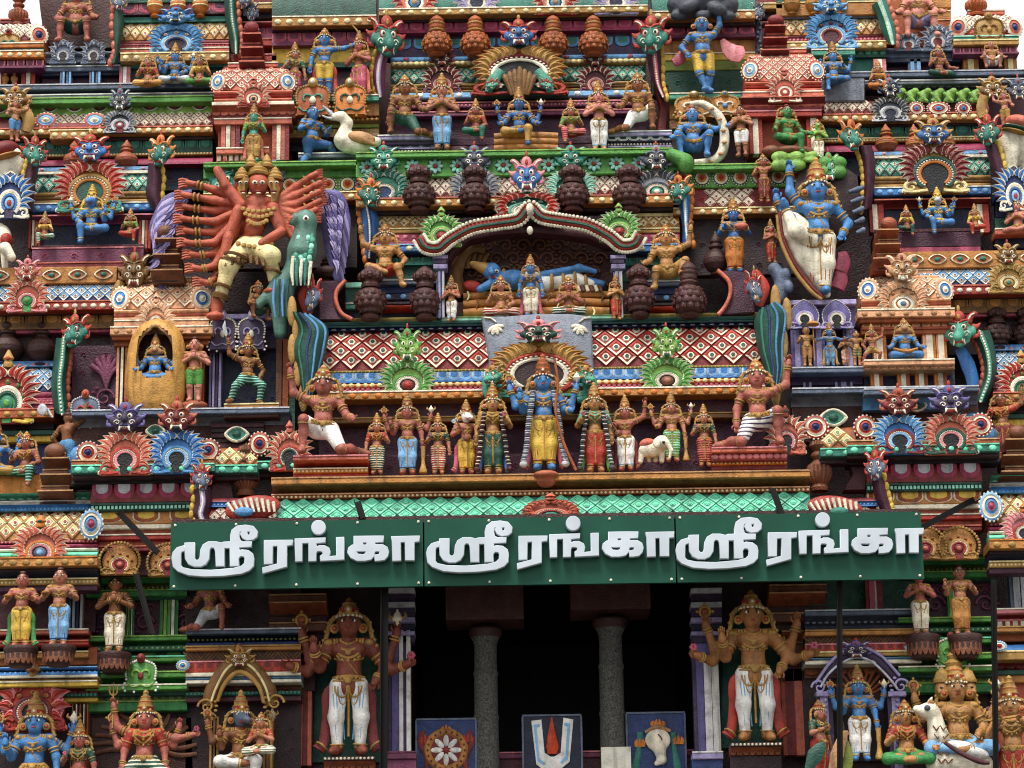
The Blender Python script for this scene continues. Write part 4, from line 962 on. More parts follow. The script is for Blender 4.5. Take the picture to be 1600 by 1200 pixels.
# ================================================================== sign board
def enamel(c, ro):
 if c+'_enamel' in MATS: return MATS[c+'_enamel']
 m, t, b = new_mat('enamel_'+c); n = t.nodes.new('ShaderNodeTexNoise'); n.inputs['Scale'].default_value = 1.7; n.inputs['Detail'].default_value = 6; g = t.nodes.new('ShaderNodeNewGeometry'); t.links.new(g.outputs['Position'], n.inputs['Vector'])
 r = t.nodes.new('ShaderNodeValToRGB'); v = s2l(PAL[c]); r.color_ramp.elements[0].position = .3; r.color_ramp.elements[0].color = (*[x*.82 for x in v], 1); r.color_ramp.elements[1].position = .7; r.color_ramp.elements[1].color = (*[x*1.08 for x in v], 1)
 t.links.new(n.outputs['Fac'], r.inputs[0]); t.links.new(r.outputs[0], b.inputs['Base Color']); b.inputs['Roughness'].default_value = ro; b.inputs['Specular IOR Level'].default_value = .2; MATS[c+'_enamel'] = m; return m
SY = -1.15
sg = group_root('sign_board', 'long green sign board with raised white Tamil lettering repeated three times', 'sign', 855, 860, SY)
edges = [265, 662, 1056, 1443]
for i in range(3):
 a, b = edges[i], edges[i+1]; mb = MB(); xm = 855
 zt, zb_ = zz(808, SY, xm), zz(913, SY, xm); gap = .012
 mb.box(W(a, 860, SY)[0]+gap, W(b, 860, SY)[0]-gap, SY, SY+.08, zb_, zt); q = mb.build('panel', enamel('signgreen', .5), sg, smooth=False)
 for k in range(5):
  for z in (zt-.04, zb_+.05):
   xx = W(a+8+(b-a-16)*k/4, 860, SY)[0]; mb = MB(); mb.ell((xx, SY-.005, z), (.022, .015, .022), 6, 4); mb.build('screw', 'ivory', q)
LET = {
 'tamil_letter_sri': [[(269, 872), (271, 864), (277, 857), (288, 853.5), (289, 861.5), (284, 863), (283, 866), (282.6, 884), (286, 888), (300, 891), (330, 892), (365, 889), (378, 885.5), (382.5, 881), (383, 873), (381, 870), (376, 869.5), (373, 873), (373.5, 885), (360, 885), (359.5, 857), (351, 857), (351, 885), (338, 885), (337, 862), (335, 857), (331, 856), (328, 859), (327, 874), (322, 882), (314, 886), (304, 886), (295, 882), (290, 874), (289.5, 849.5), (304, 849), (304, 873), (307, 876.5), (311, 876), (313, 872), (314, 860), (318, 852), (326, 847.5), (338, 847.5), (346, 849.5), (350, 848), (361, 847.5), (360.5, 838), (363, 829), (371, 823), (384, 821.5), (396, 823.5), (402.5, 831), (402, 839), (396, 844), (386, 845), (379, 841.5), (376, 835), (378, 830.5), (375, 832), (374, 839), (375.5, 845.5), (380, 847.5), (393, 847.5), (393, 855), (374, 856), (373.5, 862), (378, 860), (388, 861), (395, 866), (397, 873), (396.5, 885), (390, 892), (378, 897), (350, 900.5), (320, 901.5), (295, 899.5), (278, 893), (271, 886)],
                      [(386.5, 831.5), (391, 831), (391, 837), (386.5, 837)]],
 'tamil_letter_ra': [[(413.5, 845.5), (457, 845), (457, 852), (448.5, 853.5), (448.5, 886), (411, 896.5), (411, 888), (434, 882), (434, 853.5), (426.5, 854), (426, 881.5), (413, 882)]],
 'tamil_letter_nga': [[(461.5, 843), (508, 841.5), (508, 848), (494.5, 849.5), (494, 856.5), (499, 853.5), (507, 853.5), (514, 857), (516, 862.5), (515, 868), (513, 871), (526.5, 869.5), (526, 841), (537, 840.5), (538, 875), (501, 877), (501, 869.5), (505, 867), (504.5, 863), (501, 862), (496, 862), (494.3, 865), (494, 877), (482.5, 877.5), (482.5, 849), (472.5, 849.5), (472.5, 877.5), (462, 878)]],
 'tamil_pulli_dot': [[(498+10.8*cos(a), 825+10.8*sin(a)) for a in np.linspace(0, 2*pi, 26)[:-1]]],
 'tamil_letter_ka': [[(553.5, 839), (599, 838.5), (599, 847.5), (586, 848.5), (586, 852), (598, 852), (605, 856), (607.5, 863), (606, 870), (601, 875.5), (592, 877), (586, 877), (586, 868), (593, 867), (593.5, 862.5), (589, 862), (585.5, 863), (585, 869), (580, 875), (570, 877), (558, 877), (548, 872), (543.3, 864), (545, 857), (550, 853), (553.5, 852)],
                      [(557, 862), (572, 862), (571.5, 866), (568, 867.5), (560, 867), (557.5, 864.5)], [(567, 848.3), (573.2, 848.3), (573.2, 852.6), (567, 852.6)]],
 'tamil_letter_aa': [[(612, 839.5), (655, 838.5), (655, 846.5), (647.5, 847.5), (647.5, 876), (633.5, 876), (633, 847.5), (626, 848), (626.5, 876.5), (613.5, 877), (613, 846)]]}
lrng = [(0, 0), (397.5, -6.5), (787, -12)]
for ox, oy in lrng:
 for nm, loops in LET.items():
  cu = bpy.data.curves.new(nm, 'CURVE'); cu.dimensions = '2D'; cu.fill_mode = 'BOTH'; cu.extrude = .045; cu.bevel_depth = .008; cu.bevel_resolution = 0
  for lp in loops:
   P = np.array([W(x+ox*(1.0)+ (x-269)*0.000*ox, y+oy-(0), SY-.09)[[0, 2]] for x, y in lp])
   s_ = cu.splines.new('POLY'); s_.points.add(len(P)-1); s_.use_cyclic_u = True
   for p_, q in zip(s_.points, P): p_.co = (q[0], q[1], 0, 1)
  ob = bpy.data.objects.new('tmp', cu); COL.objects.link(ob); bpy.context.view_layer.update()
  me = bpy.data.meshes.new_from_object(ob.evaluated_get(bpy.context.evaluated_depsgraph_get())); bpy.data.objects.remove(ob)
  me.transform(Matrix.Rotation(pi/2, 4, 'X')); off = np.array([0, SY-.085, 0])-org(sg); me.transform(Matrix.Translation(off.tolist()))
  me.materials.clear(); me.materials.append(enamel('letter', .3)); ob = bpy.data.objects.new(nm, me); COL.objects.link(ob); ob.parent = sg
def bar(label, x0, y0, x1, y1, w, Y0, Y1, c='steel', name='steel_bar', cat='steel bar'):
 a, b = W(x0, y0, Y0), W(x1, y1, Y1); r = empty(name, (a+b)/2, label, cat); d = w*PPM(x0, y0, Y0)/2
 u = (b-a)/np.linalg.norm(b-a); v = np.cross(u, V3(0, 1, .2)); v /= np.linalg.norm(v); n_ = np.cross(u, v); mb = MB()
 # angle iron: two flanges at right angles
 for (p, q), (s, t) in (((-1, 1), (-1, -.7)), ((-1, -.7), (-.7, 1))):
  V = [e+v*d*i+n_*d*j for e in (a, b) for i in (p, q) for j in (s, t)]
  mb.add(V, [(0, 1, 3, 2), (4, 6, 7, 5), (0, 4, 5, 1), (2, 3, 7, 6), (0, 2, 6, 4), (1, 5, 7, 3)])
 mb.build('angle_iron', enamel(c, .8), r, smooth=False); return r
bar('black steel stay slanting down from the ledge to the sign at left', 183, 798, 245, 862, 9, -.3, SY+.2)
bar('black steel stay rising steeply across the mint tiles, left one', 558, 782, 566, 808, 10, -.98, SY+.06); bar('black steel stay rising steeply across the mint tiles, right one', 1207, 762, 1222, 803, 10, -.98, SY+.06)
bar('black steel stay slanting from the sign up to the right shrine', 1441, 824, 1545, 768, 9, SY+.3, .1)
bar('thin black steel post hanging below the sign by the left guardian', 601, 900, 599, 1215, 12, SY+.2, SY+.2); bar('black steel post below the sign in front of the violet arch', 1312, 905, 1313, 1215, 9, SY+.2, SY+.2)
bar('black steel post at the far right beside the four-headed figure', 1553, 905, 1557, 1215, 9, -.9, -.9); bar('black steel stay leaning below the sign at the left', 212, 895, 238, 990, 8, -.6, -.9)

# ================================================================== top zone (above y=150)
ledge('tiled eave with white bosses at the very top, left of centre', 425, 588, 2.0, [(-20, 26, 'dgreen', .25, 'belly'), (26, 40, 'ochre', .45, 'box', dict(deco=('boss', 'cream', 18, 9), edge='ivory')), (40, 47, 'dmaroon', .3), (47, 70, 'mauve', .2, 'belly', dict(deco=('petal', ('mauve', 'rose', 'pink'), 22, 20))), (70, 98, 'yellow', .05), (98, 106, 'dgreen', .12), (106, 150, 'plum', .02)])
ledge('wide top eave with green tiles over the magenta petal row in the middle', 592, 1012, 1.9, [(-20, 12, 'teal', .3, 'belly'), (12, 21, 'gold', .5, 'box', dict(deco=('boss', 'cream', 20, 7), edge='ivory')), (21, 32, 'dmaroon', .3), (32, 49, 'magenta', .25, 'belly', dict(deco=('petal', ('magenta', 'rose', 'mauve'), 23, 17))), (49, 88, 'dpurple', .1, 'box', dict(deco=('petal', ('teal', 'sky', 'dpurple'), 26, 18)))])
ledge('tiled eave at the very top, right of centre under the grey rock', 1018, 1180, 2.0, [(-20, 18, 'teal', .25, 'belly'), (18, 30, 'ochre', .45, 'box', dict(deco=('boss', 'cream', 20, 9), edge='ivory')), (30, 40, 'dmaroon', .3), (40, 58, 'mauve', .2, 'belly', dict(deco=('petal', ('mauve', 'rose', 'pink'), 24, 18))), (58, 84, 'ochre', .06), (84, 94, 'yellow', .12), (94, 110, 'olive', .1), (110, 148, 'dgreen', .08)])
for i, (x, c, f, t) in enumerate(((480, 'red', 'salmon', 'orange one with blue eye'), (525, 'lilac', 'lilac', 'white one beside it'))):
 arch('small top row horseshoe ornament left of centre, '+t, x, -12, 40, 50, 1.85, c if i == 0 else 'lgrey', 'orange' if i == 0 else 'lilac', 'ivory', 'navy' if i == 0 else 'hole', f, 'ivory', top=None, core=('sky', 'navy') if i == 0 else None, group='small horseshoe ornaments of the top row')
for x, c, t in ((648, 'red', 'red one, first from the left'), (745, 'lilac', 'pale lilac one, left of the middle'), (868, 'red', 'red one, right of the middle'), (963, 'lilac', 'pale lilac one, last on the right')):
 arch('large top row horseshoe ornament above the pots, '+t, x, -34, 23, 68, 1.45, 'red' if c == 'red' else 'lgrey', 'salmon' if c == 'red' else 'lilac', 'ivory', 'navy', 'red' if c == 'red' else 'lilac', 'ivory', top=None, core=('sky', 'gold') if c == 'red' else None, group='large horseshoe ornaments of the top row')
for x, t in ((683, 'first from the left'), (743, 'second from the left'), (865, 'third from the left'), (928, 'fourth, nearest the red dragon')):
 pot('ribbed brown pot with gold lattice under the top eave, '+t, x, 24, 88, 46, 1.42, 'pine', 'dorange', 'gold', group='brown lattice pots under the top eave', name='lattice_pot')
tiled('teal diamond tiled roof behind the seated blue deity', 610, 1010, 100, 128, 1.75, .35, TT, 15, 17, 'dgreen', extra=[(86, 94, 'sky', .05, 'roll', dict(deco=('boss', 'rose', 46, 7))), (93, 101, 'gold', .06, 'roll', dict(deco=('boss', 'pale', 9, 7))), (128, 133, 'gold', .08, 'roll'), (133, 138, 'dgold', .06, 'roll'), (138, 143, 'gold', .1, 'roll'), (143, 151, 'lblue', .2, 'box', dict(deco=('boss', 'white', 30, 8))), (151, 160, 'dmaroon', .1), (160, 167, 'mauve', .2, 'box', dict(deco=('beads', 'pink', 6, 4))), (167, 174, 'maroon', .12), (174, 180, 'mauve', .16), (180, 216, 'plum', .02)])
fin('red and purple dragon fin closing the upper roof at left', [(590, 72), (582, 100), (580, 125), (588, 150)], [(612, 75), (604, 100), (602, 125), (600, 152)], 1.45, 'mauve', 'yellow', 'lilac', (603, 28, 92, 58, 'teal', 'red', 20), th=.25)
fin('red and green dragon fin closing the upper roof at right', [(1008, 70), (1012, 100), (1020, 130), (1030, 150)], [(1034, 72), (1036, 100), (1036, 130), (1042, 152)], 1.45, 'plum', 'yellow', 'rose', (1020, 28, 88, 58, 'teal', 'red', -15), th=.25, side=1)
outline('roof_end_plate', [(1022, 128), (1044, 132), (1046, 160), (1040, 215), (1026, 215), (1032, 165)], 1.6, 'dred', th=.3)
tag(bpy.data.objects['roof_end_plate'], 'dark red upright bracket under the right red dragon fin', 'bracket')
# corner pavilions against the sky, giants
def pavilion(label, x0, x1, y0, y1, ym, Y, tile, c1, cornice_rows, pil=None, inset=14, dep=.5, tw=14, th=16, pil_cols=('red', 'ivory', 'red'), base=None, back='maroon', discs=True, disccols=('ivory', 'salmon', 'dblue'), top=True, depth=1.2, discw=34):
 """shrine: tiled hipped roof (y0..y1), mouldings, pilasters down to ym"""
 r = group_root('shrine', label, 'shrine', (x0+x1)/2, ym, Y)
 if top:
  lay(r, x0+inset, x1-inset, Y+dep*.8, y0-7, y0, c1, .12, 'roll', back=Y+depth); lay(r, x0+inset+8, x1-inset-8, Y+dep*.8, y0-13, y0-7, c1, .06, back=Y+depth)
 roof(r, x0, x1, y0, y1, Y, dep, tile, tw, th, inset, c1, name='roof')
 for l in cornice_rows: kw = dict(l[5]) if len(l) > 5 else {}; e = kw.pop('grow', 0); lay(r, x0-e, x1+e, Y, l[0], l[1], l[2], l[3], l[4] if len(l) > 4 else 'box', back=Y+depth, **kw)
 yb = cornice_rows[-1][1]; A, B_ = W(x0+6, ym, Y+.1), W(x1-6, yb, Y+.1); mb = MB(); mb.box(A[0], B_[0], Y+.12, Y+depth, A[2], B_[2]+.03); mb.build('back_panel', back, r)
 for a, b in (pil or []): pillar(r, a, b, yb, ym, Y, pil_cols, .06)
 if discs:
  for x in (x0+inset*.55, x1-inset*.55): 
   q = inst(disc_mesh(disccols), r, W(x, (y0+y1)/2+2, Y-.02), (discw*.0095, .25, discw*.0105), (0, 0, radians(-25 if x < (x0+x1)/2 else 25)), name='gable_disc')
 return r
pavilion('small red roofed corner pavilion at the top left against the sky', -22, 68, 44, 62, 132, 2.2, PT, 'dred', [(62, 68, 'ochre', .15, 'roll'), (68, 74, 'orange', .2), (74, 80, 'teal', .15), (80, 90, 'orange', .3, 'box', dict(deco=('boss', 'cream', 14, 7))), (90, 106, 'mauve', .3, 'slope', dict(deco=('petal', ('mauve', 'pink', 'mauve'), 14, 14)))], [(-6, 6), (33, 55)], depth=2)
pot('plain red brown finial on the top left corner pavilion', 28, -8, 42, 34, 2.6, 'flute', 'terracotta', name='finial')
plaque('small gold horseshoe plaque on the top left pavilion roof', 13, 45, 88, 36, 2.1, 'gold', 'gold', ('teal', 'navy'))
for x in (8, 22): pot('little orange colonnette in the top left pavilion, '+('left' if x < 10 else 'right')+' one', x, 108, 132, 12, 2.15, 'flute', 'ochre', name='colonnette')
pavilion('small red roofed corner pavilion at the top right against the sky', 1490, 1592, 30, 52, 112, 2.2, PT, 'salmon', [(52, 57, 'red', .15, 'roll'), (57, 63, 'teal', .2), (63, 70, 'gold', .3), (70, 84, 'mauve', .3, 'slope', dict(deco=('petal', ('mauve', 'pink', 'mauve'), 14, 12)))], [(1506, 1528), (1570, 1588)], depth=2, pil_cols=('ochre', 'pale', 'ochre'))
pot('plain red brown finial on the top right corner pavilion', 1526, -22, 26, 38, 2.6, 'flute', 'dorange', name='finial')
plaque('gold horseshoe plaque on the top right pavilion roof', 1546, 20, 66, 44, 2.05, 'gold', 'dgold', ('dgold', 'gold'), tip=('gold', 'dblue'))
outline('cave_plate', [(58, -30), (186, -30), (180, 20), (178, 75), (80, 78), (66, 40), (62, 10)], 2.75, 'dbrown', th=.3); tag(bpy.data.objects['cave_plate'], 'rough dark brown slab behind the left seated giant', 'backing slab')
outline('cave_plate', [(1378, -30), (1494, -30), (1484, 10), (1470, 40), (1464, 75), (1385, 70), (1380, 20)], 2.75, 'dorange', th=.3); tag(bpy.data.objects['cave_plate.001'], 'rough orange brown slab behind the right seated giant', 'backing slab')
for i, (y0, y1, c) in enumerate(((-5, 12, 'ochre'), (18, 30, 'ochre'), (32, 44, 'dorange'))): ledge('ochre ledge on the slab by the right giant, '+('upper', 'middle', 'lower')[i]+' one', 1450, 1486, 2.7, [(y0, y1, c, .1)])
figure('red brown seated giant with gold sash and green loincloth at top left', 118, -38, 78, 2.35, 'chair', 'skinr', 'dgreen', ('hip', 'knee'), 'kirita', short=True, Hs=1.0, fat=1.15, zmin=0)
figure('pinkish seated giant in purple shorts at top right', 1437, -48, 70, 2.35, 'chair', 'skinp', 'lilac', ('knee', 'knee'), 'kirita', short=True, fat=1.1)
for x, w, c, t in ((98, 40, 'slate', 'left'), (146, 38, 'dgrey', 'right')): arch('small slate blue arch on the grey colonnade below the left giant, '+t+' one', x, 62, 100, w, 2.05, c, 'slate', 'lgrey', 'dmaroon', 'slate', 'lgrey', top=None, flames=5, group='slate arches of the grey colonnades')
for x, y, w, t in ((1420, 50, 40, 'left'), (1466, 37, 48, 'right')): arch('small slate blue arch on the grey colonnade below the right giant, '+t+' one', x, y, 80, w, 2.05, 'slate', 'slate', 'lgrey', 'dred', 'slate', 'lgrey', top=None, flames=5, group='slate arches of the grey colonnades')
ledge('dark slate colonnade cornice below the left giant', 66, 190, 2.3, [(78, 88, 'slate', .2, 'roll'), (88, 98, 'slate', .15), (98, 104, 'navy', .1), (104, 111, 'slate', .2), (111, 118, 'navy', .14), (118, 138, 'plum', .02)])
for x in (97, 107, 143, 153): r = group_root('colonnette', 'little blue grey column under the left slate arches, at '+{97: 'far left', 107: 'left of centre', 143: 'right of centre', 153: 'far right'}[x], 'column', x, 138, 2.1); pillar(r, x-4, x+4, 112, 139, 2.2, ('slate', 'lblue'), .08)
ledge('dark slate colonnade cornice below the right giant', 1385, 1500, 2.3, [(72, 82, 'slate', .2, 'roll'), (82, 90, 'slate', .15), (90, 97, 'navy', .2), (97, 122, 'plum', .02)])
for x in (1424, 1434): r = group_root('colonnette', 'little blue grey column under the right slate arches, '+('left' if x < 1430 else 'right')+' one', 'column', x, 120, 2.1); pillar(r, x-4, x+4, 92, 120, 2.2, ('slate', 'lblue'), .08)
# left and right upper barrel roofs
tiled('yellow diamond tiled barrel roof at top left', 188, 358, 34, 62, 2.05, .35, YT, 15, 20, 'ochre', extra=[(-20, 4, 'dgreen', .1), (4, 22, 'plum', .05, 'belly', dict(deco=('petal', ('plum', 'rose', 'pink'), 28, 20))), (26, 34, 'teal', .0, 'roll'), (62, 70, 'dred', .08, 'roll'), (70, 76, 'magenta', .06, 'box', dict(deco=('beads', 'red', 6, 5))), (76, 83, 'salmon', .12), (83, 95, 'gold', .3, 'box', dict(deco=('boss', 'cream', 17, 8))), (95, 105, 'teal', .12), (105, 135, 'dgreen', .02)])
tiled('yellow diamond tiled barrel roof at top right', 1213, 1385, 28, 54, 2.05, .35, YT, 15, 20, 'ochre', extra=[(-20, 4, 'dgreen', .05), (4, 24, 'ochre', .05), (22, 28, 'grey', .0, 'roll'), (54, 58, 'dred', .08, 'roll'), (58, 66, 'magenta', .06, 'box', dict(deco=('beads', 'pink', 6, 5))), (66, 76, 'gold', .25, 'box', dict(deco=('boss', 'cream', 17, 8))), (76, 90, 'dgreen', .12, 'belly', dict(deco=('boss', 'sea', 11, 8))), (90, 116, 'teal', .02)])
for x, t in ((242, 'left'), (278, 'middle'), (313, 'right')): pot('orange striped pot over the top left yellow roof, '+t+' one', x, -26, 27, 28, 2.0, 'plain', 'orange', 'pale', group=G_POT)
for x, t in ((1238, 'left'), (1272, 'middle'), (1312, 'right')): pot('orange ringed pot over the top right yellow roof, '+t+' one', x, -30, 24, 28, 2.0, 'plain', 'ochre', 'gold', group=G_POT)
fin('dark green fin at the left end of the top left yellow roof', [(176, 15), (174, 45), (178, 80), (172, 98)], [(192, 15), (194, 40), (186, 80), (184, 100)], 1.8, 'dgreen', 'salmon', None, (185, -14, 18, 26, 'slate', 'gold', 20), th=.2)
fin('dark green fin at the right end of the top left yellow roof', [(350, 0), (352, 30), (358, 60), (362, 82)], [(372, -4), (374, 30), (378, 60), (376, 84)], 1.8, 'dgreen', 'salmon', 'teal', (384, -16, 14, 26, 'slate', 'gold', -20), th=.2, side=1)
fin('sea green fin at the right end of the top right yellow roof', [(1362, 8), (1372, 30), (1378, 50), (1388, 68)], [(1386, -6), (1394, 20), (1402, 45), (1402, 70)], 1.8, 'teal', 'salmon', 'aqua', None, th=.25, side=1)
arch('sky blue flame arch with a mask above the seated deity at top left', 275, 14, 86, 86, 1.8, 'sky', 'lblue', 'dblue', 'dmaroon', 'sky', 'lblue', top='face', topc=('sky', 'blue'), jewels='ivory', mouth='navy', group=G_ARCH)
arch('pale sky blue flame arch with a mask at top right', 1300, -6, 76, 80, 1.8, 'sky', 'lblue', 'dred', 'maroon', 'sky', 'lblue', top='face', topc=('sky', 'lblue'), jewels='dred', mouth='navy', group=G_ARCH)
ledge('green plinth under the right blue arch', 1268, 1336, 2.0, [(78, 86, 'sea', .3), (86, 114, 'dgreen', .1)])
for i, (x, Y) in enumerate(((195, 2.0), (358, 2.0), (1375, 2.0))):
 r = group_root('pilaster', 'short pink and white pilaster, '+('left of the top left blue deity', 'right of the top left blue deity', 'by the top right woman')[i], 'pilaster', x, 132, Y); pillar(r, x-9, x+9, 104 if i < 2 else 92, 133 if i < 2 else 116, Y, ('pink', 'white', 'pink'), .1)
figure('blue four-armed deity seated under the top left blue arch', 273, 67, 132, 1.55, 'sit', 'skinb', 'lgrey', ('abhaya', 'lap', 'attr', 'attr'), items=(None, None, 'disc', 'conch'), drape=None)
figure('seated woman with yellow headdress left of the top left blue deity', 231, 85, 137, 1.5, 'sit', 'skin', 'yellow', ('hold', 'lap'), 'short', 'red', sex='f', cloth2='salmon')
figure('seated woman in green skirt right of the top left blue deity', 312, 84, 134, 1.5, 'sit', 'skin', 'green', ('lap', 'hold'), 'short', 'yellow', sex='f')
figure('blue deity with one leg hanging over the slate block at top right', 1304, 65, 150, 1.5, 'lalita', 'skinb', 'skinb', ('hold', 'abhaya', 'attr', None), items=(None, None, 'conch'), m=-1, short=True)
figure('seated woman with gold garlands beside the slate block at top right', 1374, 93, 152, 1.5, 'lalita', 'skin', 'orange', ('hold', 'lap'), 'kirita', 'orange', sex='f')
figure('reddish man sitting sideways on the grey ledge at top right', 1468, 70, 122, 1.6, 'sit', 'skinr', 'dgreen', ('hold', 'knee'), 'short', yaw=15)
figure('small pinkish dwarf seated in the top right pavilion', 1551, 66, 110, 1.9, 'squat', 'skin', 'white', ('knee', 'knee'), 'cap', short=True, hair='skin', fat=1.25)
# grey ledges, green band left
ledge('grey stepped ledge running under the top left colonnade', -20, 335, 1.95, [(132, 139, 'slate', .35, 'box', dict(edge='lgrey')), (139, 148, 'dgrey', .25, 'cove'), (148, 154, 'grey', .3), (154, 159, 'dpurple', .15, 'box', dict(deco=('teeth', 'lgrey', 12, 4)))], taper=.2)
ledge('light green band with eye bosses over red tiles on the left', -20, 332, 1.85, [(153, 161, 'green', .35, 'box', dict(edge='lgreen')), (161, 180, 'lgreen', .12, 'box', dict(deco=('eye', ('aqua', 'dgreen', 'red'), 36, 27, .6))), (179, 200, 'dred', .2, 'belly'), (200, 209, 'ochre', .36, 'box', dict(deco=('boss', 'cream', 15, 8), edge='salmon')), (209, 220, 'dmaroon', .2), (220, 240, 'dgreen', .15, 'belly', dict(deco=('petal', ('teal', 'dgreen', 'sea'), 21, 18))), (240, 244, 'gold', .18, 'box', dict(deco=('beads', 'pale', 5, 4))), (244, 258, 'magenta', .22, 'belly'), (258, 300, 'navy', .02)])
tiled('red diamond tiles under the light green band on the left', 80, 330, 178, 200, 1.64, .18, PT, 14, 17, 'dred')
ledge('projecting brick red offset below the light green band', 78, 138, 1.6, [(190, 202, 'dred', .1, 'belly'), (204, 217, 'ochre', .2, 'box', dict(deco=('boss', 'cream', 14, 8)))])
for x, t in ((72, 'left'), (148, 'right')): r = empty('roundel', W(x, 188, 1.55), 'half round red and white roundel on the left green band, '+t+' one', 'roundel'); inst(disc_mesh(('salmon', 'lblue', 'ivory')), r, W(x, 188, 1.55), (.36, .25, .26), name='medallion')
arch('dark grey mask ornament with red jewel on the left green band', 187, 138, 208, 50, 1.45, 'dgrey', 'lgrey', 'grey', 'dred', 'grey', 'ivory', top='face', topc=('dgrey', 'slate'), tf=.48, core=('rose', 'ivory'), mouth='dgrey', group=G_ARCH)
# the right equivalents
ledge('grey stepped ledge running under the top right colonnade', 1268, 1625, 1.95, [(112, 119, 'slate', .35, 'box', dict(edge='lgrey')), (119, 126, 'dgrey', .25, 'cove'), (126, 131, 'grey', .3), (131, 139, 'dpurple', .15, 'box', dict(deco=('teeth', 'lgrey', 12, 4)))], taper=.2)
outline('slate_block', [(1272, 114), (1352, 112), (1352, 158), (1282, 159), (1276, 140)], 1.62, 'grey', th=.5, bev=.03); tag(bpy.data.objects['slate_block'], 'smooth blue grey block under the hanging legged blue deity', 'stone block')
ledge('red tiled band with gold bosses on the right', 1282, 1545, 1.85, [(158, 178, 'dred', .2, 'belly'), (178, 188, 'ochre', .36, 'box', dict(deco=('boss', 'cream', 15, 8), edge='salmon')), (188, 197, 'dmaroon', .2), (197, 216, 'dgreen', .15, 'belly', dict(deco=('petal', ('teal', 'dgreen', 'sea'), 24, 18))), (216, 221, 'gold', .18, 'box', dict(deco=('beads', 'pale', 5, 4))), (221, 236, 'magenta', .22, 'belly'), (236, 275, 'navy', .02)])
tiled('red diamond tiles on the right beside the slate block', 1283, 1368, 159, 178, 1.63, .18, PT, 14, 16, 'dred')
r = group_root('foliage_frieze', 'lime green carved foliage frieze of fat curls on the right', 'frieze', 1465, 160, 1.7); lay(r, 1400, 1536, 1.75, 140, 162, 'dgreen', .02)
for i in range(7): blob('foliage_curl', [('e', 1404+i*20, 150, 9, 10, 20, .1), ('e', 1410+i*20, 143, 6, 6, 0, .16), ('e', 1400+i*20, 157, 6, 5, 0, .16), ('c', 1396+i*20, 146, 3, 1408+i*20, 158, 3, .2)], 1.7, 'lgreen', r, 3, 1.6)
for x, w in ((1432, 26), (1466, 38), (1505, 26)): r = empty('roundel', W(x, 170, 1.5), 'red and white beaded roundel on the right red band, '+{1432: 'left', 1466: 'large middle', 1505: 'right'}[x]+' one', 'roundel'); inst(disc_mesh(('red', 'ivory', 'red', 'sky')), r, W(x, 170, 1.5), (w*.01, .25, .24), name='medallion')
arch('dark grey mask ornament over a small niche on the right red band', 1392, 122, 190, 58, 1.45, 'dgrey', 'lgrey', 'grey', 'navy', 'dgrey', 'ivory', top='face', topc=('navy', 'slate'), tf=.42, mouth='dgrey', group=G_ARCH)

for a, b, t in ((364, 432, 'left'), (1176, 1222, 'right')):
 ledge('dark red stepped wall mouldings beside the top eave at '+t, a, b, 2.2, [(-20, 6, 'dred', .1, 'box', dict(edge='salmon')), (6, 14, 'gold', .2), (14, 30, 'dmaroon', .05), (30, 40, 'dred', .25, 'roll'), (40, 62, 'mauve', .15, 'belly', dict(deco=('petal', ('mauve', 'rose', 'pink'), 16, 16))), (62, 72, 'red', .25, 'box', dict(edge='salmon')), (72, 86, 'dred', .15, 'cove'), (86, 96, 'red', .25, 'box', dict(edge='pink')), (96, 140, 'plum', .0)])
for x, t in ((392, 'left'), (1184, 'right')): mask('small slate dragon mask on the slender post beside the top eave at '+t, x, 0, 34, 24, 1.8, 'slate', 'dgrey', 'dred', 'yali', yaw=15)
for x, t in ((396, 'left'), (1186, 'right')): r = group_root('slender_post', 'slender dark post with beads beside the top eave at '+t, 'post', x, 110, 1.9); strip('post', [(x-4, 30, 5), (x+2, 60, 6), (x-2, 90, 5), (x, 110, 4)], 1.9, 'dgrey', r, .8); mbq = MB(); [mbq.ell(W(x+3*sin(y*.2), y, 1.83), .03, 6, 4) for y in range(30, 110, 7)]; mbq.build('bead_row', 'slate', r)
# ================================================================== central bay, rows 45-340
figure('tall blue archer standing with a bow, upper left group', 507, 44, 152, 1.35, 'stand', 'skinb', 'yellow', ('down', 'bow'), 'short', items=(None, 'bow'), metal='gold', short=True, drape='red')
figure('reddish crowned woman with folded hands right of the tall archer', 562, 48, 152, 1.3, 'stand', 'skinr', 'rose', ('namaste', 'namaste'), 'kirita', sex='f', yaw=-25, drape='salmon')
figure('small bearded figure in pink beside the archer at far left of the group', 460, 66, 152, 1.3, 'stand', 'skin', 'rose', ('hold', 'down'), 'kirita', 'teal', sex='f', yaw=15, cloth2='dred')
ledge('green topped plinth under the archer group', 448, 592, 1.7, [(150, 158, 'sea', .4), (158, 182, 'ochre', .3), (182, 192, 'dgold', .35, 'roll', dict(deco=('beads', 'gold', 7, 5))), (192, 200, 'olive', .25), (200, 214, 'dgold', .3, 'belly', dict(deco=('petal', ('dgold', 'olive', 'gold'), 14, 12))), (214, 236, 'navy', .05, 'box', dict(deco=('scroll', 'dblue', 26, 8)))])
plaque('orange and gold gable plaque with green scroll, tall twisted one below the archer', 489, 122, 182, 52, 1.25, 'dorange', 'gold', ('sea', 'ivory'), tip=('gold', 'green'))
plaque('orange gable plaque with green scroll, wide one below the reddish woman', 547, 122, 181, 50, 1.25, 'orange', 'gold', ('dgreen', 'ivory'), tip=('gold', 'gold'))
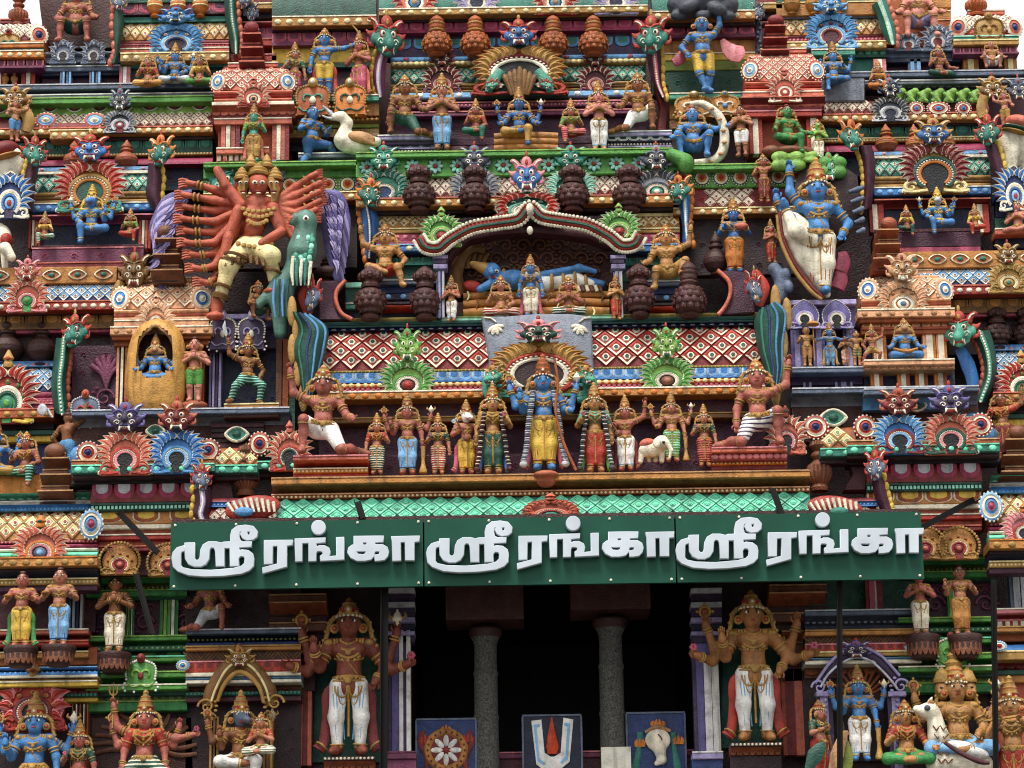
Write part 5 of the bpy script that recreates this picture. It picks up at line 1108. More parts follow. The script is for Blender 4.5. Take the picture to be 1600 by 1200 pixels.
plaque('orange plaque with white eye scroll, left one above the serpent boy', 1085, 144, 186, 58, 1.3, 'ochre', 'gold', ('ivory', 'ivory'), tip=('gold', 'gold')); plaque('orange plaque with blue eye scroll, right one above the serpent boy', 1133, 143, 182, 44, 1.3, 'ochre', 'gold', ('ivory', 'sky'), tip=('gold', 'gold'))
ledge('ochre moulded wall behind the serpent boy', 1046, 1180, 1.7, [(146, 154, 'sea', .3), (154, 186, 'ochre', .06), (186, 200, 'dgold', .14, 'belly', dict(deco=('petal', ('dgold', 'ochre', 'gold'), 12, 12))), (200, 208, 'dgreen', .1), (208, 262, 'plum', .03)])
# mountain holder
blob('grey_rock', [('e', 1098, 4, 52, 24, 0, .2, 30), ('e', 1065, 12, 24, 18, 30, .2, 22), ('e', 1132, 14, 24, 16, -30, .2, 22), ('e', 1098, -12, 44, 24, 0, .1, 26), ('e', 1062, 24, 14, 9, 0, .3, 10), ('e', 1136, 26, 14, 8, 0, .3, 10), ('e', 1120, 14, 16, 10, 20, .45, 10), ('e', 1076, 10, 16, 10, -20, .45, 10), ('e', 1098, 24, 12, 8, 0, .4, 8)], 1.6, 'dgrey', None, 4, 2.0, 'dark grey domed rock held up by the blue boy', 'rock')
figure('blue boy in yellow shorts holding up a rock with crossed legs', 1100, 28, 147, 1.2, 'stand', 'skinb', 'yellow', ('hip', 'up'), 'cap', short=True, hair='gold', fat=1.15, legs=[((-.06, 0, .47), (-.05, -.03, .26), (.03, -.03, .045), (-.02, -.12, .02)), ((.06, 0, .47), (.09, -.02, .26), (.05, .02, .045), (.1, -.07, .02))], locks='disc')
strip('shawl', [(1128, 62, 4), (1138, 76, 12), (1150, 84, 16), (1152, 72, 10)], 1.35, 'pink', None, .35); tag(bpy.data.objects['shawl'], 'pink shawl end fluttering right of the blue boy', 'shawl')
strip('shawl', [(1072, 72, 4), (1062, 92, 10), (1052, 98, 7)], 1.35, 'rose', None, .35); tag(bpy.data.objects['shawl.001'], 'rose shawl end fluttering left of the blue boy', 'shawl')
# giant naga arch
arch('great green and red arch with gold flames around the seated blue deity', 812, 34, 150, 150, 1.35, 'dgreen', 'dred', 'ivory', 'hole', 'gold', 'dorange', 'red', 'face', ('blue', 'red'), tf=.30, flames=9, hr=1.2, fw=.36, jewels='teal', mouth='dred', group=G_ARCH)
r = group_root('serpent_hood', 'golden serpent hoods fanned behind the seated blue deity', 'serpent hood', 812, 150, 1.15)
for q in range(-3, 4): strip('hood', [(812+q*3.5, 148, 4.5), (812+q*6.5, 126, 5.5), (812+q*7.5, 112+abs(q)*3, 5), (812+q*8, 104+abs(q)*4, 2.5)], 1.15+abs(q)*.02, 'dgold', r, .7)
for x, t in ((770, 'left'), (853, 'right')): r = group_root('dragon_mask', 'small sea green dragon head at the foot of the great arch, '+t+' one', 'dragon head', x, 145, 1.25); strip('jaw', [(x+(-14 if x > 800 else 14), 110, 7), (x, 128, 10), (x+(8 if x > 800 else -8), 144, 5)], 1.25, 'sea', r); put_face(r, W(x, 142, 1.15), 26*PPM(x, 142, 1.15), .22, 'sea', 'red', kind='yali', name='head', rot=(0, 0, radians(40 if x > 800 else -40)))
for x, w, t in ((691, 62, 'left'), (931, 56, 'right')):
 arch('maroon horseshoe with a pale blue medallion, '+t+' of the great green arch', x, 76, 148, w, 1.6, 'maroon', 'dred', 'pink', 'dred', 'dred', 'ivory', 'mauve', 'face', ('maroon', 'dred'), tf=.34, flames=6, core=('lblue' if x < 800 else 'peach', 'ivory'), group=G_ARCH)
# seated row
ledge('navy platform with arched petals on the left of the seated deity', 590, 692, 1.4, [(212, 218, 'lilac', .3, 'box', dict(edge='white')), (218, 226, 'dpurple', .25), (226, 233, 'navy', .2, 'box', dict(deco=('petal', ('dpurple', 'slate', 'lgrey'), 17, 8))), (233, 240, 'dpurple', .25, 'box', dict(deco=('beads', 'ivory', 5, 4)))])
ledge('navy platform with arched petals on the right of the seated deity', 948, 1050, 1.4, [(206, 212, 'lilac', .3, 'box', dict(edge='white')), (212, 221, 'dpurple', .25, 'box', dict(deco=('petal', ('navy', 'lgrey', 'white'), 17, 8))), (221, 230, 'navy', .2, 'box', dict(deco=('beads', 'ivory', 5, 4))), (230, 238, 'dpurple', .25)])
ledge('plum ledge carrying the seated blue deity', 692, 950, 1.4, [(214, 226, 'plum', .1), (226, 242, 'maroon', .35)])
ledge('navy stepped ledge under the crane fighter', 466, 560, 1.45, [(240, 246, 'grey', .3, 'box', dict(edge='white')), (246, 262, 'dpurple', .2, 'box', dict(deco=('petal', ('dpurple', 'navy', 'lilac'), 22, 12))), (262, 267, 'navy', .25, 'box', dict(deco=('beads', 'ivory', 6, 4)))])
figure('seated deep blue deity in gold on a coiled throne under the great arch', 812, 136, 236, 1.0, 'lalita', 'skindb', 'gold', ('knee', 'knee', 'attr', 'attr'), items=(None, None, 'disc', 'conch'), fat=1.05)
r = group_root('serpent_throne', 'gold serpent coil seat below the seated deep blue deity', 'throne', 820, 240, 1.15)
for y in (212, 221, 231): strip('coil', [(772, y+2, 6), (800, y, 6.5), (840, y, 6.5), (872, y+1, 6)], 1.05, 'ochre', r, 1)
lay(r, 770, 878, 1.15, 236, 242, 'dorange', .35)
figure('seated woman in red with a teal ring skirt left of the coiled throne', 744, 154, 226, 1.0, 'lalita', 'skinr', 'teal', ('hold', 'lap'), 'kirita', 'red', sex='f', cloth2='dgreen'); figure('seated woman with red striped skirt right of the coiled throne', 893, 154, 230, 1.0, 'lalita', 'skin', 'red', ('hold', 'lap'), 'kirita', 'green', sex='f', cloth2='pink', m=-1)
for x, y0, y1, c1, s_, t in ((691, 114, 236, 'lblue', 'skin', 'left in pale blue dhoti'), (937, 126, 238, 'white', 'skinp', 'right in white dhoti and red leggings')): figure('standing man with folded hands, haloed, '+t, x, y0, y1, .98, 'stand', s_, c1, ('namaste', 'namaste'), 'kirita', locks=True)
figure('brown kneeling winged attendant on the left platform', 633, 117, 217, 1.05, 'kneel', 'skinbr', 'dgreen', ('down', 'knee'), 'short', short=True, m=1); figure('brown kneeling attendant in white shorts on the right platform', 998, 113, 210, 1.05, 'kneel', 'skinbr', 'white', ('down', 'knee'), 'short', short=True, m=-1)
# crane fighter
figure('blue boy pulling open the beak of a white crane', 487, 164, 268, 1.1, 'lunge', 'skinb', 'skindb', ('cup', 'cup'), 'bun', short=True, yaw=38, legs=[((-.06, 0, .42), (-.05, .02, .24), (-.16, .03, .04), (-.2, -.06, .02)), ((.06, 0, .42), (.22, -.1, .40), (.34, -.08, .26), (.42, -.12, .27))], locks=False, hair='dbrown')
cr = blob('body', [('e', 553, 224, 30, 18, 8, .05, 16), ('c', 534, 218, 12, 543, 192, 8, .1), ('c', 543, 192, 7, 535, 182, 8, .12, .15), ('e', 527, 182, 9, 7, -10, .18), ('c', 570, 222, 14, 588, 222, 8, 0)], 1.1, 'ivory', (croot := group_root('white_crane', 'white crane with folded wing wrestled by the blue boy', 'crane statue', 550, 246, 1.1)), 6, 1.6)
blob('wing', [('e', 565, 215, 22, 10, 12, .2, 8), ('c', 555, 214, 6, 584, 226, 3, .22)], 1.1, 'tan', croot, 4, 1.5); strip('beak', [(522, 182, 4), (512, 172, 2.5), (504, 165, 1)], .95, 'lgrey', croot, 1); strip('beak', [(522, 186, 3.5), (511, 184, 2), (503, 180, 1)], .95, 'lgrey', croot, 1)
blob('leg', [('c', 566, 238, 4, 567, 254, 3)], 1.1, 'ivory', croot, 2, 1.4); mbq = MB(); [mbq.ell(W(x_, 178, .93), .022, 6, 4) for x_ in (525, 531)]; mbq.build('eyes', 'black', croot)
# serpent boy, devotee boy
figure('blue boy crouching inside a great spotted serpent loop', 1084, 166, 252, 1.0, 'squat', 'skinb', 'skindb', ('knee', 'out'), 'bun', short=True, fat=1.05, hair='dorange')
r = group_root('serpent', 'pale spotted serpent curling in a loop around the blue boy', 'serpent statue', 1115, 250, 1.05)
strip('coil', [(1078, 162, 4), (1100, 163, 6), (1124, 182, 7), (1132, 210, 8), (1128, 238, 8), (1112, 252, 7), (1085, 254, 5)], 1.0, 'ivory', r, 1); mbq = MB(); [mbq.ell(W(x_, y_, .9), (.05, .02, .03), 6, 4) for x_, y_ in ((1112, 170), (1124, 186), (1130, 204), (1132, 222), (1126, 240), (1110, 252))]; mbq.build('spots', 'tan', r)
figure('brown boy in white shorts with folded hands right of the serpent', 1160, 164, 246, .95, 'stand', 'skin', 'white', ('namaste', 'namaste'), 'bun', short=True, yaw=-20, locks='disc', hair='dbrown')

# ================================================================== green cornice and the dark pots
FL = ('rosette', ('ivory', 'dgreen', 'red'), 34, 30)
ledge('bright green cornice with daisy rosettes across the middle', 556, 1052, 1.0, [(236, 243, 'green', .35, 'box', dict(edge='lgreen')), (243, 274, 'green', .2, 'box', dict(deco=('rosette', ('aqua', 'dgreen', 'red'), 34, 27))), (274, 310, 'dred', .1, 'belly'), (308, 320, 'ochre', .3, 'box', dict(deco=('boss', 'cream', 17, 8), edge='salmon')), (320, 332, 'dmaroon', .1)])
tiled('red and white diamond tiles behind the row of dark pots', 600, 1050, 274, 308, .86, .1, PT, 16, 18, 'dred')
ledge('green cornice return with round medallions, left of the daisies', 318, 558, 1.15, [(254, 260, 'green', .35, 'box', dict(edge='lgreen')), (260, 278, 'green', .15), (278, 302, 'green', .1, 'box', dict(deco=('disc', ('dgreen', 'ivory', 'ochre', 'red'), 30, 25))), (302, 314, 'ochre', .25, 'box', dict(deco=('boss', 'cream', 18, 8))), (314, 420, 'dmaroon', .02)])
ledge('green cornice return with round medallions, right of the daisies', 1052, 1290, 1.15, [(257, 264, 'green', .35, 'box', dict(edge='lgreen')), (264, 292, 'green', .15, 'box', dict(deco=('disc', ('dgreen', 'ivory', 'ochre', 'red'), 28, 25))), (292, 330, 'dred', .08), (325, 334, 'ochre', .25, 'box', dict(deco=('boss', 'cream', 18, 8))), (334, 430, 'dmaroon', .02)])
tiled('red diamond tiles below the right green cornice medallions', 1100, 1180, 292, 326, 1.04, .1, PT, 18, 20, 'dred')
blob('green_parrot_tail', [('c', 1050, 242, 10, 1070, 252, 13, .2), ('e', 1072, 258, 12, 14, 0, .2)], .85, 'green', None, 5, 1.6, 'green beaded bulge at the right end of the daisy cornice', 'cornice end')
for i, (x, w) in enumerate(((655, 50), (742, 48), (895, 52), (984, 52))): pot('dark brown budded pot standing before the daisy cornice, '+('first', 'second', 'third', 'fourth')[i]+' from the left', x, 256, 332, w, .62, 'bud', 'choc', group='dark budded pots below the daisy cornice', name='budded_pot')
for x, c, c2, tc, t in ((600, 'sea', 'teal', ('sea', 'teal'), 'sea green one by the first pot'), (742, 'lgrey', 'grey', ('dgrey', 'slate'), 'grey one behind the second pot'), (893, 'sea', 'aqua', ('teal', 'sea'), 'sea green one behind the third pot'), (1027, 'lgrey', 'dgrey', ('dgrey', 'grey'), 'grey one right of the fourth pot')):
 arch('mask topped horseshoe on the daisy cornice, '+t, x, 228, 318, 78, .78, c, c2, 'ivory', 'dblue' if x == 600 else 'hole', c2, 'ivory', top='face', topc=tc, tf=.40, flames=8, mouth='dred', group=G_ARCH, core=('sea', 'ivory') if x == 1027 else None)
arch('green and red arch under a blue mask above the niche canopy', 824, 246, 345, 110, .55, 'dgreen', 'sea', 'ivory', 'hole', 'red', 'ivory', 'red', 'face', ('blue', 'pink'), tf=.54, fw=.46, flames=8, jewels='sea', mouth='dred', group=G_ARCH)
# ================================================================== yellow roof, niche
for a, b, t in ((588, 692, 'left'), (966, 1062, 'right')):
 tiled('pale yellow tiled roof strip '+t+' of the niche canopy', a, b, 338, 358, .95, .2, YT, 16, 18, 'ochre', extra=[(329, 335, 'aqua', -.1, 'roll', dict(deco=('boss', 'pink', 30, 6))), (334, 339, 'pale', -.05, 'roll'), (358, 364, 'gold', .05), (364, 376, 'magenta', .05, 'belly', dict(deco=('boss', 'pink', 12, 7))), (376, 383, 'rose', .1), (383, 393, 'blue', .2, 'box', dict(deco=('boss', 'cream', 20, 9), edge='lblue')), (393, 402, 'dmaroon', .02), (402, 414, 'teal', .1, 'belly', dict(deco=('petal', ('dgreen', 'teal', 'sea'), 15, 12))), (414, 440, 'dgreen', .02), (440, 500, 'dmaroon', 0)])
ledge('pale green soffit strip behind the brown seated attendants', 540, 694, 1.1, [(440, 448, 'aqua', .1), (448, 474, 'dgreen', .05), (474, 482, 'sea', .12), (482, 500, 'navy', .02)])
for a, b, y, t in ((594, 690, 438, 'left'), (1010, 1072, 440, 'right')):
 ledge('navy pedestal with white dots under the '+t+' seated brown attendant', a, b, .95, [(y, y+6, 'slate', .35, 'box', dict(edge='white')), (y+6, y+20, 'dblue', .25), (y+20, y+30, 'navy', .3, 'box', dict(deco=('boss', 'lblue', 20, 8))), (y+30, y+36, 'lgrey', .2), (y+36, y+44, 'red', .3, 'roll'), (y+44, y+62, 'navy', .05)])
figure('golden brown attendant with raised right hand seated left of the niche', 602, 350, 458, .55, 'chair', 'skino', 'red', ('raised', 'hip'), 'short', short=True, legs=[((-.08, 0, .30), (-.2, -.16, .30), (-.02, -.2, .22), (.03, -.24, .2)), ((.08, 0, .30), (.16, -.2, .28), (.22, -.18, .05), (.26, -.26, .02))])
figure('golden brown attendant leaning on his knee, seated right of the niche', 1043, 350, 462, .55, 'chair', 'skino', 'gold', ('knee', 'raised'), 'short', short=True, legs=[((-.08, 0, .30), (-.14, -.2, .27), (-.16, -.18, .05), (-.2, -.26, .02)), ((.08, 0, .30), (.22, -.14, .40), (.16, -.2, .22), (.2, -.26, .2))])
for i, (x, y0, y1, w, st) in enumerate(((579, 416, 500, 50, 'bud'), (664, 416, 500, 46, 'bud'), (1000, 412, 496, 48, 'bud'), (1078, 408, 496, 52, 'pine'))): pot('large dark choc brown pot on the main roof ridge, '+('far left', 'left of the niche', 'right of the niche', 'far right')[i]+' one', x, y0, y1, w, .28, st, 'choc', group='large dark pots on the ridge of the main roof', name='budded_pot')
# niche: dark back with carved spirals, floor, posts, canopy
r = group_root('niche', 'dark arched niche with carved spiral back wall and lilac posts', 'niche', 828, 500, .8)
outline('back_panel', [(700, 500), (700, 420), (720, 380), (770, 362), (830, 358), (890, 362), (940, 380), (958, 420), (958, 500)], 1.25, 'dbrown', r, th=.1)
curls(r, [(736+27*(i % 8)+12*(i//8 % 2), 384+21*(i//8), 12, 1 if i % 2 else -1) for i in range(32) if not (i // 8 == 0 and i % 8 in (0, 7))], 1.23, 'brown')
lay(r, 690, 968, .85, 494, 502, 'aqua', .35); lay(r, 698, 960, .95, 470, 495, 'choc', .02)
for a in (688, 966):
 for i, (y0, y1, dx, c) in enumerate(((398, 404, 9, 'lilac'), (404, 412, 6, 'dpurple'), (412, 420, 8, 'lilac'), (420, 426, 5, 'navy'))): lay(r, a-dx-3, a+dx+3, .55, y0, y1, c, .1)
 pillar(r, a-6, a+6, 424, 496, .55, ('slate', 'lilac', 'dblue', 'lgrey'), .1, 'post')
r = group_root('niche_canopy', 'red trefoil canopy with white beading and green line over the reclining figure', 'canopy', 828, 400, .45)
ctr = [(655, 372, 7), (665, 386, 8), (685, 388, 9), (705, 373, 9), (738, 356, 9), (778, 349, 9), (810, 343, 9), (828, 324, 8)]
ctr2 = ctr+[(1656-x, y-4, w) for x, y, w in ctr[-2::-1]]
strip('canopy_band', ctr2, .42, 'red', r, .9, 10, 5)
strip('green_line', [(x, y, 2.8) for x, y, w in ctr2], .24, 'dgreen', r, 1, 6, 5)
for off, nm in ((9.5, 'bead_rim'), (-9.5, 'bead_rim')):
 P = smoothpath([(x, y) for x, y, w in ctr2], 7); tn = np.gradient(P, axis=0); tn /= np.linalg.norm(tn, axis=1)[:, None]; nn_ = np.stack([-tn[:, 1], tn[:, 0]], 1); mbq = MB(); [mbq.ell(W(*q, .33), .032, 6, 4) for q in P+nn_*off]; mbq.build(nm, 'ivory', r)
outline('spandrel', [(696, 384), (712, 366), (740, 358), (800, 352), (828, 336), (858, 350), (916, 356), (944, 364), (962, 382), (950, 384), (920, 372), (880, 366), (828, 362), (776, 366), (736, 374), (712, 392), (702, 408)], .6, 'maroon', r, th=.3)
blob('jewel', [('e', 828, 326, 6, 9, 0, .2), ('e', 828, 360, 5, 7, 0, .2)], .42, 'ivory', r, 1, 1.5)
for x, t in ((690, 'left'), (968, 'right')): arch('lime green leafed horseshoe with red spiral at the '+t+' canopy shoulder', x, 324 if x < 800 else 318, 386 if x < 800 else 378, 62, .5, 'green', 'lgreen', 'green', 'red', 'green', 'ivory', top='finial', topc=('lgreen', 'dred'), core=('dred', 'red'), flames=7, group=G_ARCH)
# reclining figure and serpent bed
r = group_root('serpent_bed', 'ochre coiled serpent bed with raised hoods in the niche', 'serpent bed', 830, 495, .95)
for i, y in enumerate((462, 474, 487)): strip('coil', [(724, y+2, 6.5), (760, y, 7), (830, y, 7), (900, y-2, 7), (952, y-1, 6)], .9-.05*i, 'ochre', r, 1)
strip('serpent_neck', [(722, 462, 9), (714, 430, 10), (722, 400, 10), (740, 388, 7), (758, 392, 6)], 1.05, 'dgold', r, .7)
for i in range(5): strip('hood', [(724+i*7, 420, 4), (722+i*9, 402, 4.5), (728+i*9, 390+i*1.5, 3)], 1.12, 'dgold', r, .7)
for i in range(16): y_ = (462, 474, 487)[i % 3]; x_ = 730+i*14; strip('coil_band', [(x_, y_-7, 1.3), (x_+3, y_, 1.5), (x_, y_+7, 1.3)], .78-.05*(i % 3), 'dgold' if i % 2 else 'pale', r, 1, 5, 3)
r = group_root('reclining_statue', 'blue deity reclining on the coiled serpent bed with head at left', 'statue', 850, 460, .9)
blob('body', [('e', 768, 424, 14, 14, 0, .15), ('c', 780, 434, 11, 802, 438, 16, .05), ('c', 802, 438, 16, 842, 442, 14, 0), ('c', 842, 442, 13, 900, 436, 9), ('c', 900, 436, 9, 940, 444, 6), ('c', 778, 438, 8, 750, 452, 6, .2), ('c', 850, 430, 7, 905, 418, 5, .1), ('c', 905, 418, 5, 930, 424, 4, .1), ('c', 768, 426, 5, 768, 420, 4, .35)], .9, 'skinb', r, 6, 1.5)
blob('garment', [('c', 818, 441, 18, 850, 442, 16), ('c', 850, 442, 15, 900, 437, 11), ('c', 900, 438, 11, 924, 443, 8)], .9, 'white', r, 5, 1.6); blob('crown', [('c', 758, 420, 10, 742, 414, 6, .15), ('e', 737, 412, 4, 4, 0, .15)], .9, 'gold', r, 3, 1.5)
mbq = MB(); [mbq.ell(W(x_, y_, .61), (.04, .03, .03), 8, 5, 0) for x_, y_ in ((767, 421), (776, 424))]; [mbq.ell(W(x_, y_, .585), (.02, .02, .02), 6, 4, 1) for x_, y_ in ((767, 421), (776, 424))]; mbq.tube([W(767, 432, .6), W(774, 433, .6)], .025, 5, 2); mbq.build('face_paint', ['ivory', 'black', 'red'], r)
blob('pillow', [('e', 738, 447, 16, 9, 10, .05)], .9, 'red', r, 3, 1.5); mbq = MB(); [mbq.ell(W(x_, y_, .75), .035, 7, 5) for x_, y_ in ((779, 430), (784, 440), (792, 430), (800, 428), (806, 440), (830, 440), (756, 452))]; [ring(mbq, W(x_, y_, .9), (1, 0, .05), R_, .03) for x_, y_, R_ in ((788, 436, .15), (818, 441, .2), (834, 442, .19), (862, 441, .17), (880, 439, .15), (898, 437, .14), (915, 441, .11))]; mbq.build('jewellery', 'gold', r)
for i in range(6): strip('blanket_fold', [(902+i*7, 446, 3), (905+i*7, 455, 3.2)], .8, ('ivory', 'brown')[i % 2], r, 1)
figure('standing blue goddess on the ledge in front of the reclining deity', 830, 397, 496, .5, 'stand', 'skinb', 'ivory', ('down', 'down'), 'kirita', 'skindb', sex='f', drape='rose')
figure('seated woman in red and white left of the standing blue goddess', 783, 430, 496, .5, 'sit', 'skin', 'red', ('hold', 'lap'), 'short', sex='f', cloth2='ivory', drape=None); figure('seated red woman with green skirt right of the standing blue goddess', 889, 431, 494, .5, 'sit', 'skinr', 'dgreen', ('namaste', 'namaste'), 'short', sex='f', cloth2='ivory')
figure('slim devotee with folded hands by the left niche post', 706, 430, 503, .4, 'stand', 'skin', 'white', ('namaste', 'namaste'), 'kirita', blouse='red', yaw=-20); figure('slim devotee in red with folded hands by the right niche post', 963, 428, 500, .4, 'stand', 'skino', 'red', ('namaste', 'namaste'), 'kirita', yaw=20)
# ================================================================== main red barrel roof
tiled('great red diamond tiled barrel roof over the main deity row', 499, 1196, 514, 575, .35, .5, RT, 33, 31, 'dred', extra=[(498, 504, 'pale', -.3, 'roll'), (503, 509, 'aqua', -.25, 'roll', dict(deco=('boss', 'gold', 34, 6))), (508, 516, 'dblue', -.25, 'roll', dict(deco=('boss', 'ivory', 15, 7))), (574, 579, 'gold', .06, 'roll', dict(deco=('beads', 'olive', 6, 4))),
 (578, 594, 'blue', .12, 'belly', dict(deco=('petal', ('blue', 'lblue', 'ivory'), 18, 15))), (594, 602, 'orange', .14, 'roll', dict(deco=('boss', 'pale', 11, 7))), (602, 609, 'pink', .2, 'belly', dict(deco=('teeth', 'rose', 8, 5))), (609, 620, 'ochre', .42, 'box', dict(deco=('boss', 'orange', 20, 9), edge='ivory')), (620, 650, 'maroon', .1, 'box', dict(deco=('scroll', 'dred', 27, 9))), (650, 657, 'dgold', .2), (657, 712, 'plum', -.05)])
ledge('plum riser behind the feet of the main deity row', 566, 1130, .0, [(708, 745, 'plum', .0)])
for x, y0, y1, t in ((637, 513, 622, 'left'), (1043, 511, 614, 'right')): arch('lime green masked horseshoe on the great red roof, '+t+' one', x, y0, y1, 84, .05, 'lgreen', 'green', 'ivory', 'hole' , 'green', 'ivory', 'lgreen', 'face', ('lgreen', 'green'), tf=.44, fw=.5, flames=8, core=('dred', 'red') if x < 800 else ('brown', 'skin'), mouth='dgreen', group=G_ARCH)
r = group_root('lotus_screen', 'grey panel with white lotus motifs rising behind the golden arch', 'panel', 845, 620, .15)
outline('slab', [(752, 494), (790, 494), (838, 490), (890, 490), (924, 494), (926, 540), (930, 620), (760, 620), (764, 560)], .18, 'grey', r, th=.35, bev=.03)
for x, s_ in ((775, 1), (905, -1)):
 mbq = MB()
 for q in range(5): a = radians(-90+(q-2)*34+s_*20); mbq.ell(W(x-s_*2+cos(a)*7, 509-sin(a)*7, .165), (.085, .012, .035), 8, 4, 0, np.array([[cos(a), 0, -sin(a)], [0, 1, 0], [sin(a), 0, cos(a)]]))
 mbq.tube([W(x, 503, .165), W(x-s_*8, 497, .165), W(x-s_*18, 496, .165)], .015, 5); mbq.build('lotus_motif', 'ivory', r)
arch('golden flame arch with green mask around the main blue deity', 843, 502, 622, 160, -.12, 'yellow', 'red', 'ivory', 'dmaroon', 'gold', 'dorange', 'sea', 'face', ('dgreen', 'pink'), tf=.24, flames=9, hr=1.15, fw=.42, jewels=None, mouth='dred', group=G_ARCH)
for x, s_, t in ((778, -1, 'left'), (908, 1, 'right')): r = group_root('dragon_mask', 'sea green dragon at the foot of the golden arch, '+t+' one', 'dragon head', x, 628, -.2); strip('trunk', [(x-s_*18, 572, 7), (x+s_*4, 584, 11), (x+s_*16, 602, 10), (x+s_*10, 622, 8), (x-s_*6, 624, 6)], -.15, 'sea', r, .7); put_face(r, W(x+s_*6, 604, -.3), .42, .36, 'sea', 'gold', kind='yali', name='head', rot=(0, 0, radians(s_*45)))
fin('large teal fin closing the great red roof at left', [(454, 486), (462, 515), (455, 545), (464, 580), (472, 620)], [(486, 492), (512, 512), (510, 545), (500, 580), (488, 618)], .0, 'dgreen', 'gold', 'sky', None, th=.4, lp=34, stripes=4)
fin('large teal fin closing the great red roof at right', [(1186, 484), (1178, 505), (1184, 545), (1196, 580), (1206, 618)], [(1214, 470), (1232, 490), (1226, 535), (1224, 575), (1214, 612)], .0, 'dgreen', 'gold', 'sky', None, th=.4, side=1, lp=36, stripes=4)
# main deity row on the dais
LG = dict(Y=-.25)
figure('main blue deity standing in yellow dhoti at the centre of the tower', 851, 553, 737, -.5, 'stand', 'skinb', 'yellow', ('abhaya', 'give', 'attr', 'attr'), items=(None, None, 'disc', 'conch'), garland=('lgrey', 'slate'), drape='rose', crowncol='dorange', extra=None)
strip('flower_stem', [(866, 560, 2), (872, 600, 2), (868, 640, 2), (880, 690, 2.4), (900, 735, 2.5)], -.75, 'dorange', None, 1); tag(bpy.data.objects['flower_stem'], 'thin brown bow leaning on the main blue deity', 'bow')
figure('goddess in green skirt with red white garlands, left of the main deity', 771, 598, 742, -.45, 'stand', 'skino', 'dgreen', ('down', 'hold'), 'kirita', blouse='gold', sex='f', items=(None, 'flower'), garland=('maroon', 'ivory'), drape='blue')
figure('goddess in red skirt with grey garlands, right of the main deity', 931, 597, 740, -.45, 'stand', 'skino', 'red', ('hold', 'down'), 'kirita', blouse='sea', sex='f', items=('flower',), garland=('dgrey', 'white'), drape='green')
figure('white horse-faced musician with lute in yellow dhoti', 729, 624, 742, -.3, 'stand', 'skinr', 'yellow', ('vina', 'hold'), 'kirita', head='horse', headcol='white', items=('vina', None), drape='rose', yaw=12)
figure('small woman in red striped skirt and green blouse, left side of the dais', 685, 645, 742, -.3, 'stand', 'skin', 'red', ('hold', 'down'), 'kirita', 'dgreen', sex='f', cloth2='ivory', items=('flower',)); figure('small woman in green striped skirt and red blouse by the left giant', 589, 645, 742, -.3, 'stand', 'skin', 'dgreen', ('down', 'hold'), 'kirita', 'red', sex='f', cloth2='ivory', items=(None, 'flower'))
figure('four-armed red skinned man in pale blue dhoti left on the dais', 637, 614, 743, -.35, 'stand', 'skinr', 'lblue', ('abhaya', 'down', 'attr', 'attr'), items=(None, 'mace', 'disc', 'conch'))
figure('bearded man with long lute, yellow sash and white dhoti', 979, 617, 737, -.35, 'stand', 'skinr', 'white', ('hold', 'raised'), 'kirita', items=('vina', None), drape='dred', yaw=-8)
figure('four-armed man in green dhoti resting a hand on the elephant', 1051, 612, 723, -.25, 'stand', 'skin', 'green', ('give', 'down', 'attr', 'attr'), items=(None, 'mace', 'disc', 'conch'), cloth2='aqua')
figure('small woman in red skirt and green blouse by the right giant', 1102, 631, 730, -.3, 'stand', 'skin', 'dred', ('hold', 'down'), 'kirita', 'dgreen', sex='f', cloth2='salmon', items=('flower',))
r = group_root('elephant', 'small white elephant with pink saddle cloth on the dais', 'elephant statue', 1020, 724, -.45)
blob('body', [('e', 1018, 702, 20, 13, -5, 0, 12), ('e', 1034, 692, 12, 12, 0, .08, 10), ('c', 1003, 706, 5, 1001, 721, 4), ('c', 1012, 706, 4, 1014, 719, 3.6, -.1), ('c', 1025, 706, 4, 1024, 719, 3.6, -.1), ('c', 1034, 704, 5, 1034, 720, 4), ('c', 1043, 692, 4.5, 1049, 704, 3, .2), ('c', 1049, 704, 3, 1046, 716, 2, .2), ('e', 1026, 692, 6, 8, 0, .2, 3)], -.5, 'ivory', r, 3, 1.1)
blob('saddle_cloth', [('e', 1012, 694, 13, 9, -5, .0, 12.5)], -.5, 'salmon', r, 1, 1.4); mbq = MB(); mbq.ell(W(1037, 691, -.7), .025, 6, 4); mbq.build('eyes', 'black', r)
for a, b, y0, y1, c, t in ((458, 575, 713, 744, 'red', 'left'), (1112, 1230, 700, 732, 'dred', 'right')):
 ledge('flared red pedestal under the '+t+' kneeling giant', a, b, -.1, [(y0, y0+6, 'salmon', .5, 'box', dict(edge='pink')), (y0+6, y0+20, c, .4, 'cove' if a < 800 else 'box', dict(deco=None if a < 800 else ('boss', 'pink', 10, 9))), (y0+20, y0+26, 'orange', .3, 'box', dict(deco=('beads', 'cream', 6, 4.5))), (y0+26, y1+2, c, .25)])
figure('red brown kneeling giant lifting the roof with raised left hand', 505, 570, 716, -.45, 'kneel', 'skinr', 'white', ('raised', 'knee'), 'short', short=True, hs=1.05, fat=1.05)
figure('red brown kneeling giant lifting the roof with his raised arm at right', 1186, 560, 703, -.45, 'kneel', 'skinr', 'white', ('down', 'raised'), 'short', short=True, m=1, cloth2='dpurple', legs=[((-.07, 0, .27), (-.17, -.10, .06), (-.33, .02, .06), (-.42, .0, .04)), ((.07, 0, .27), (.17, -.16, .33), (.18, -.12, .05), (.19, -.22, .02))])
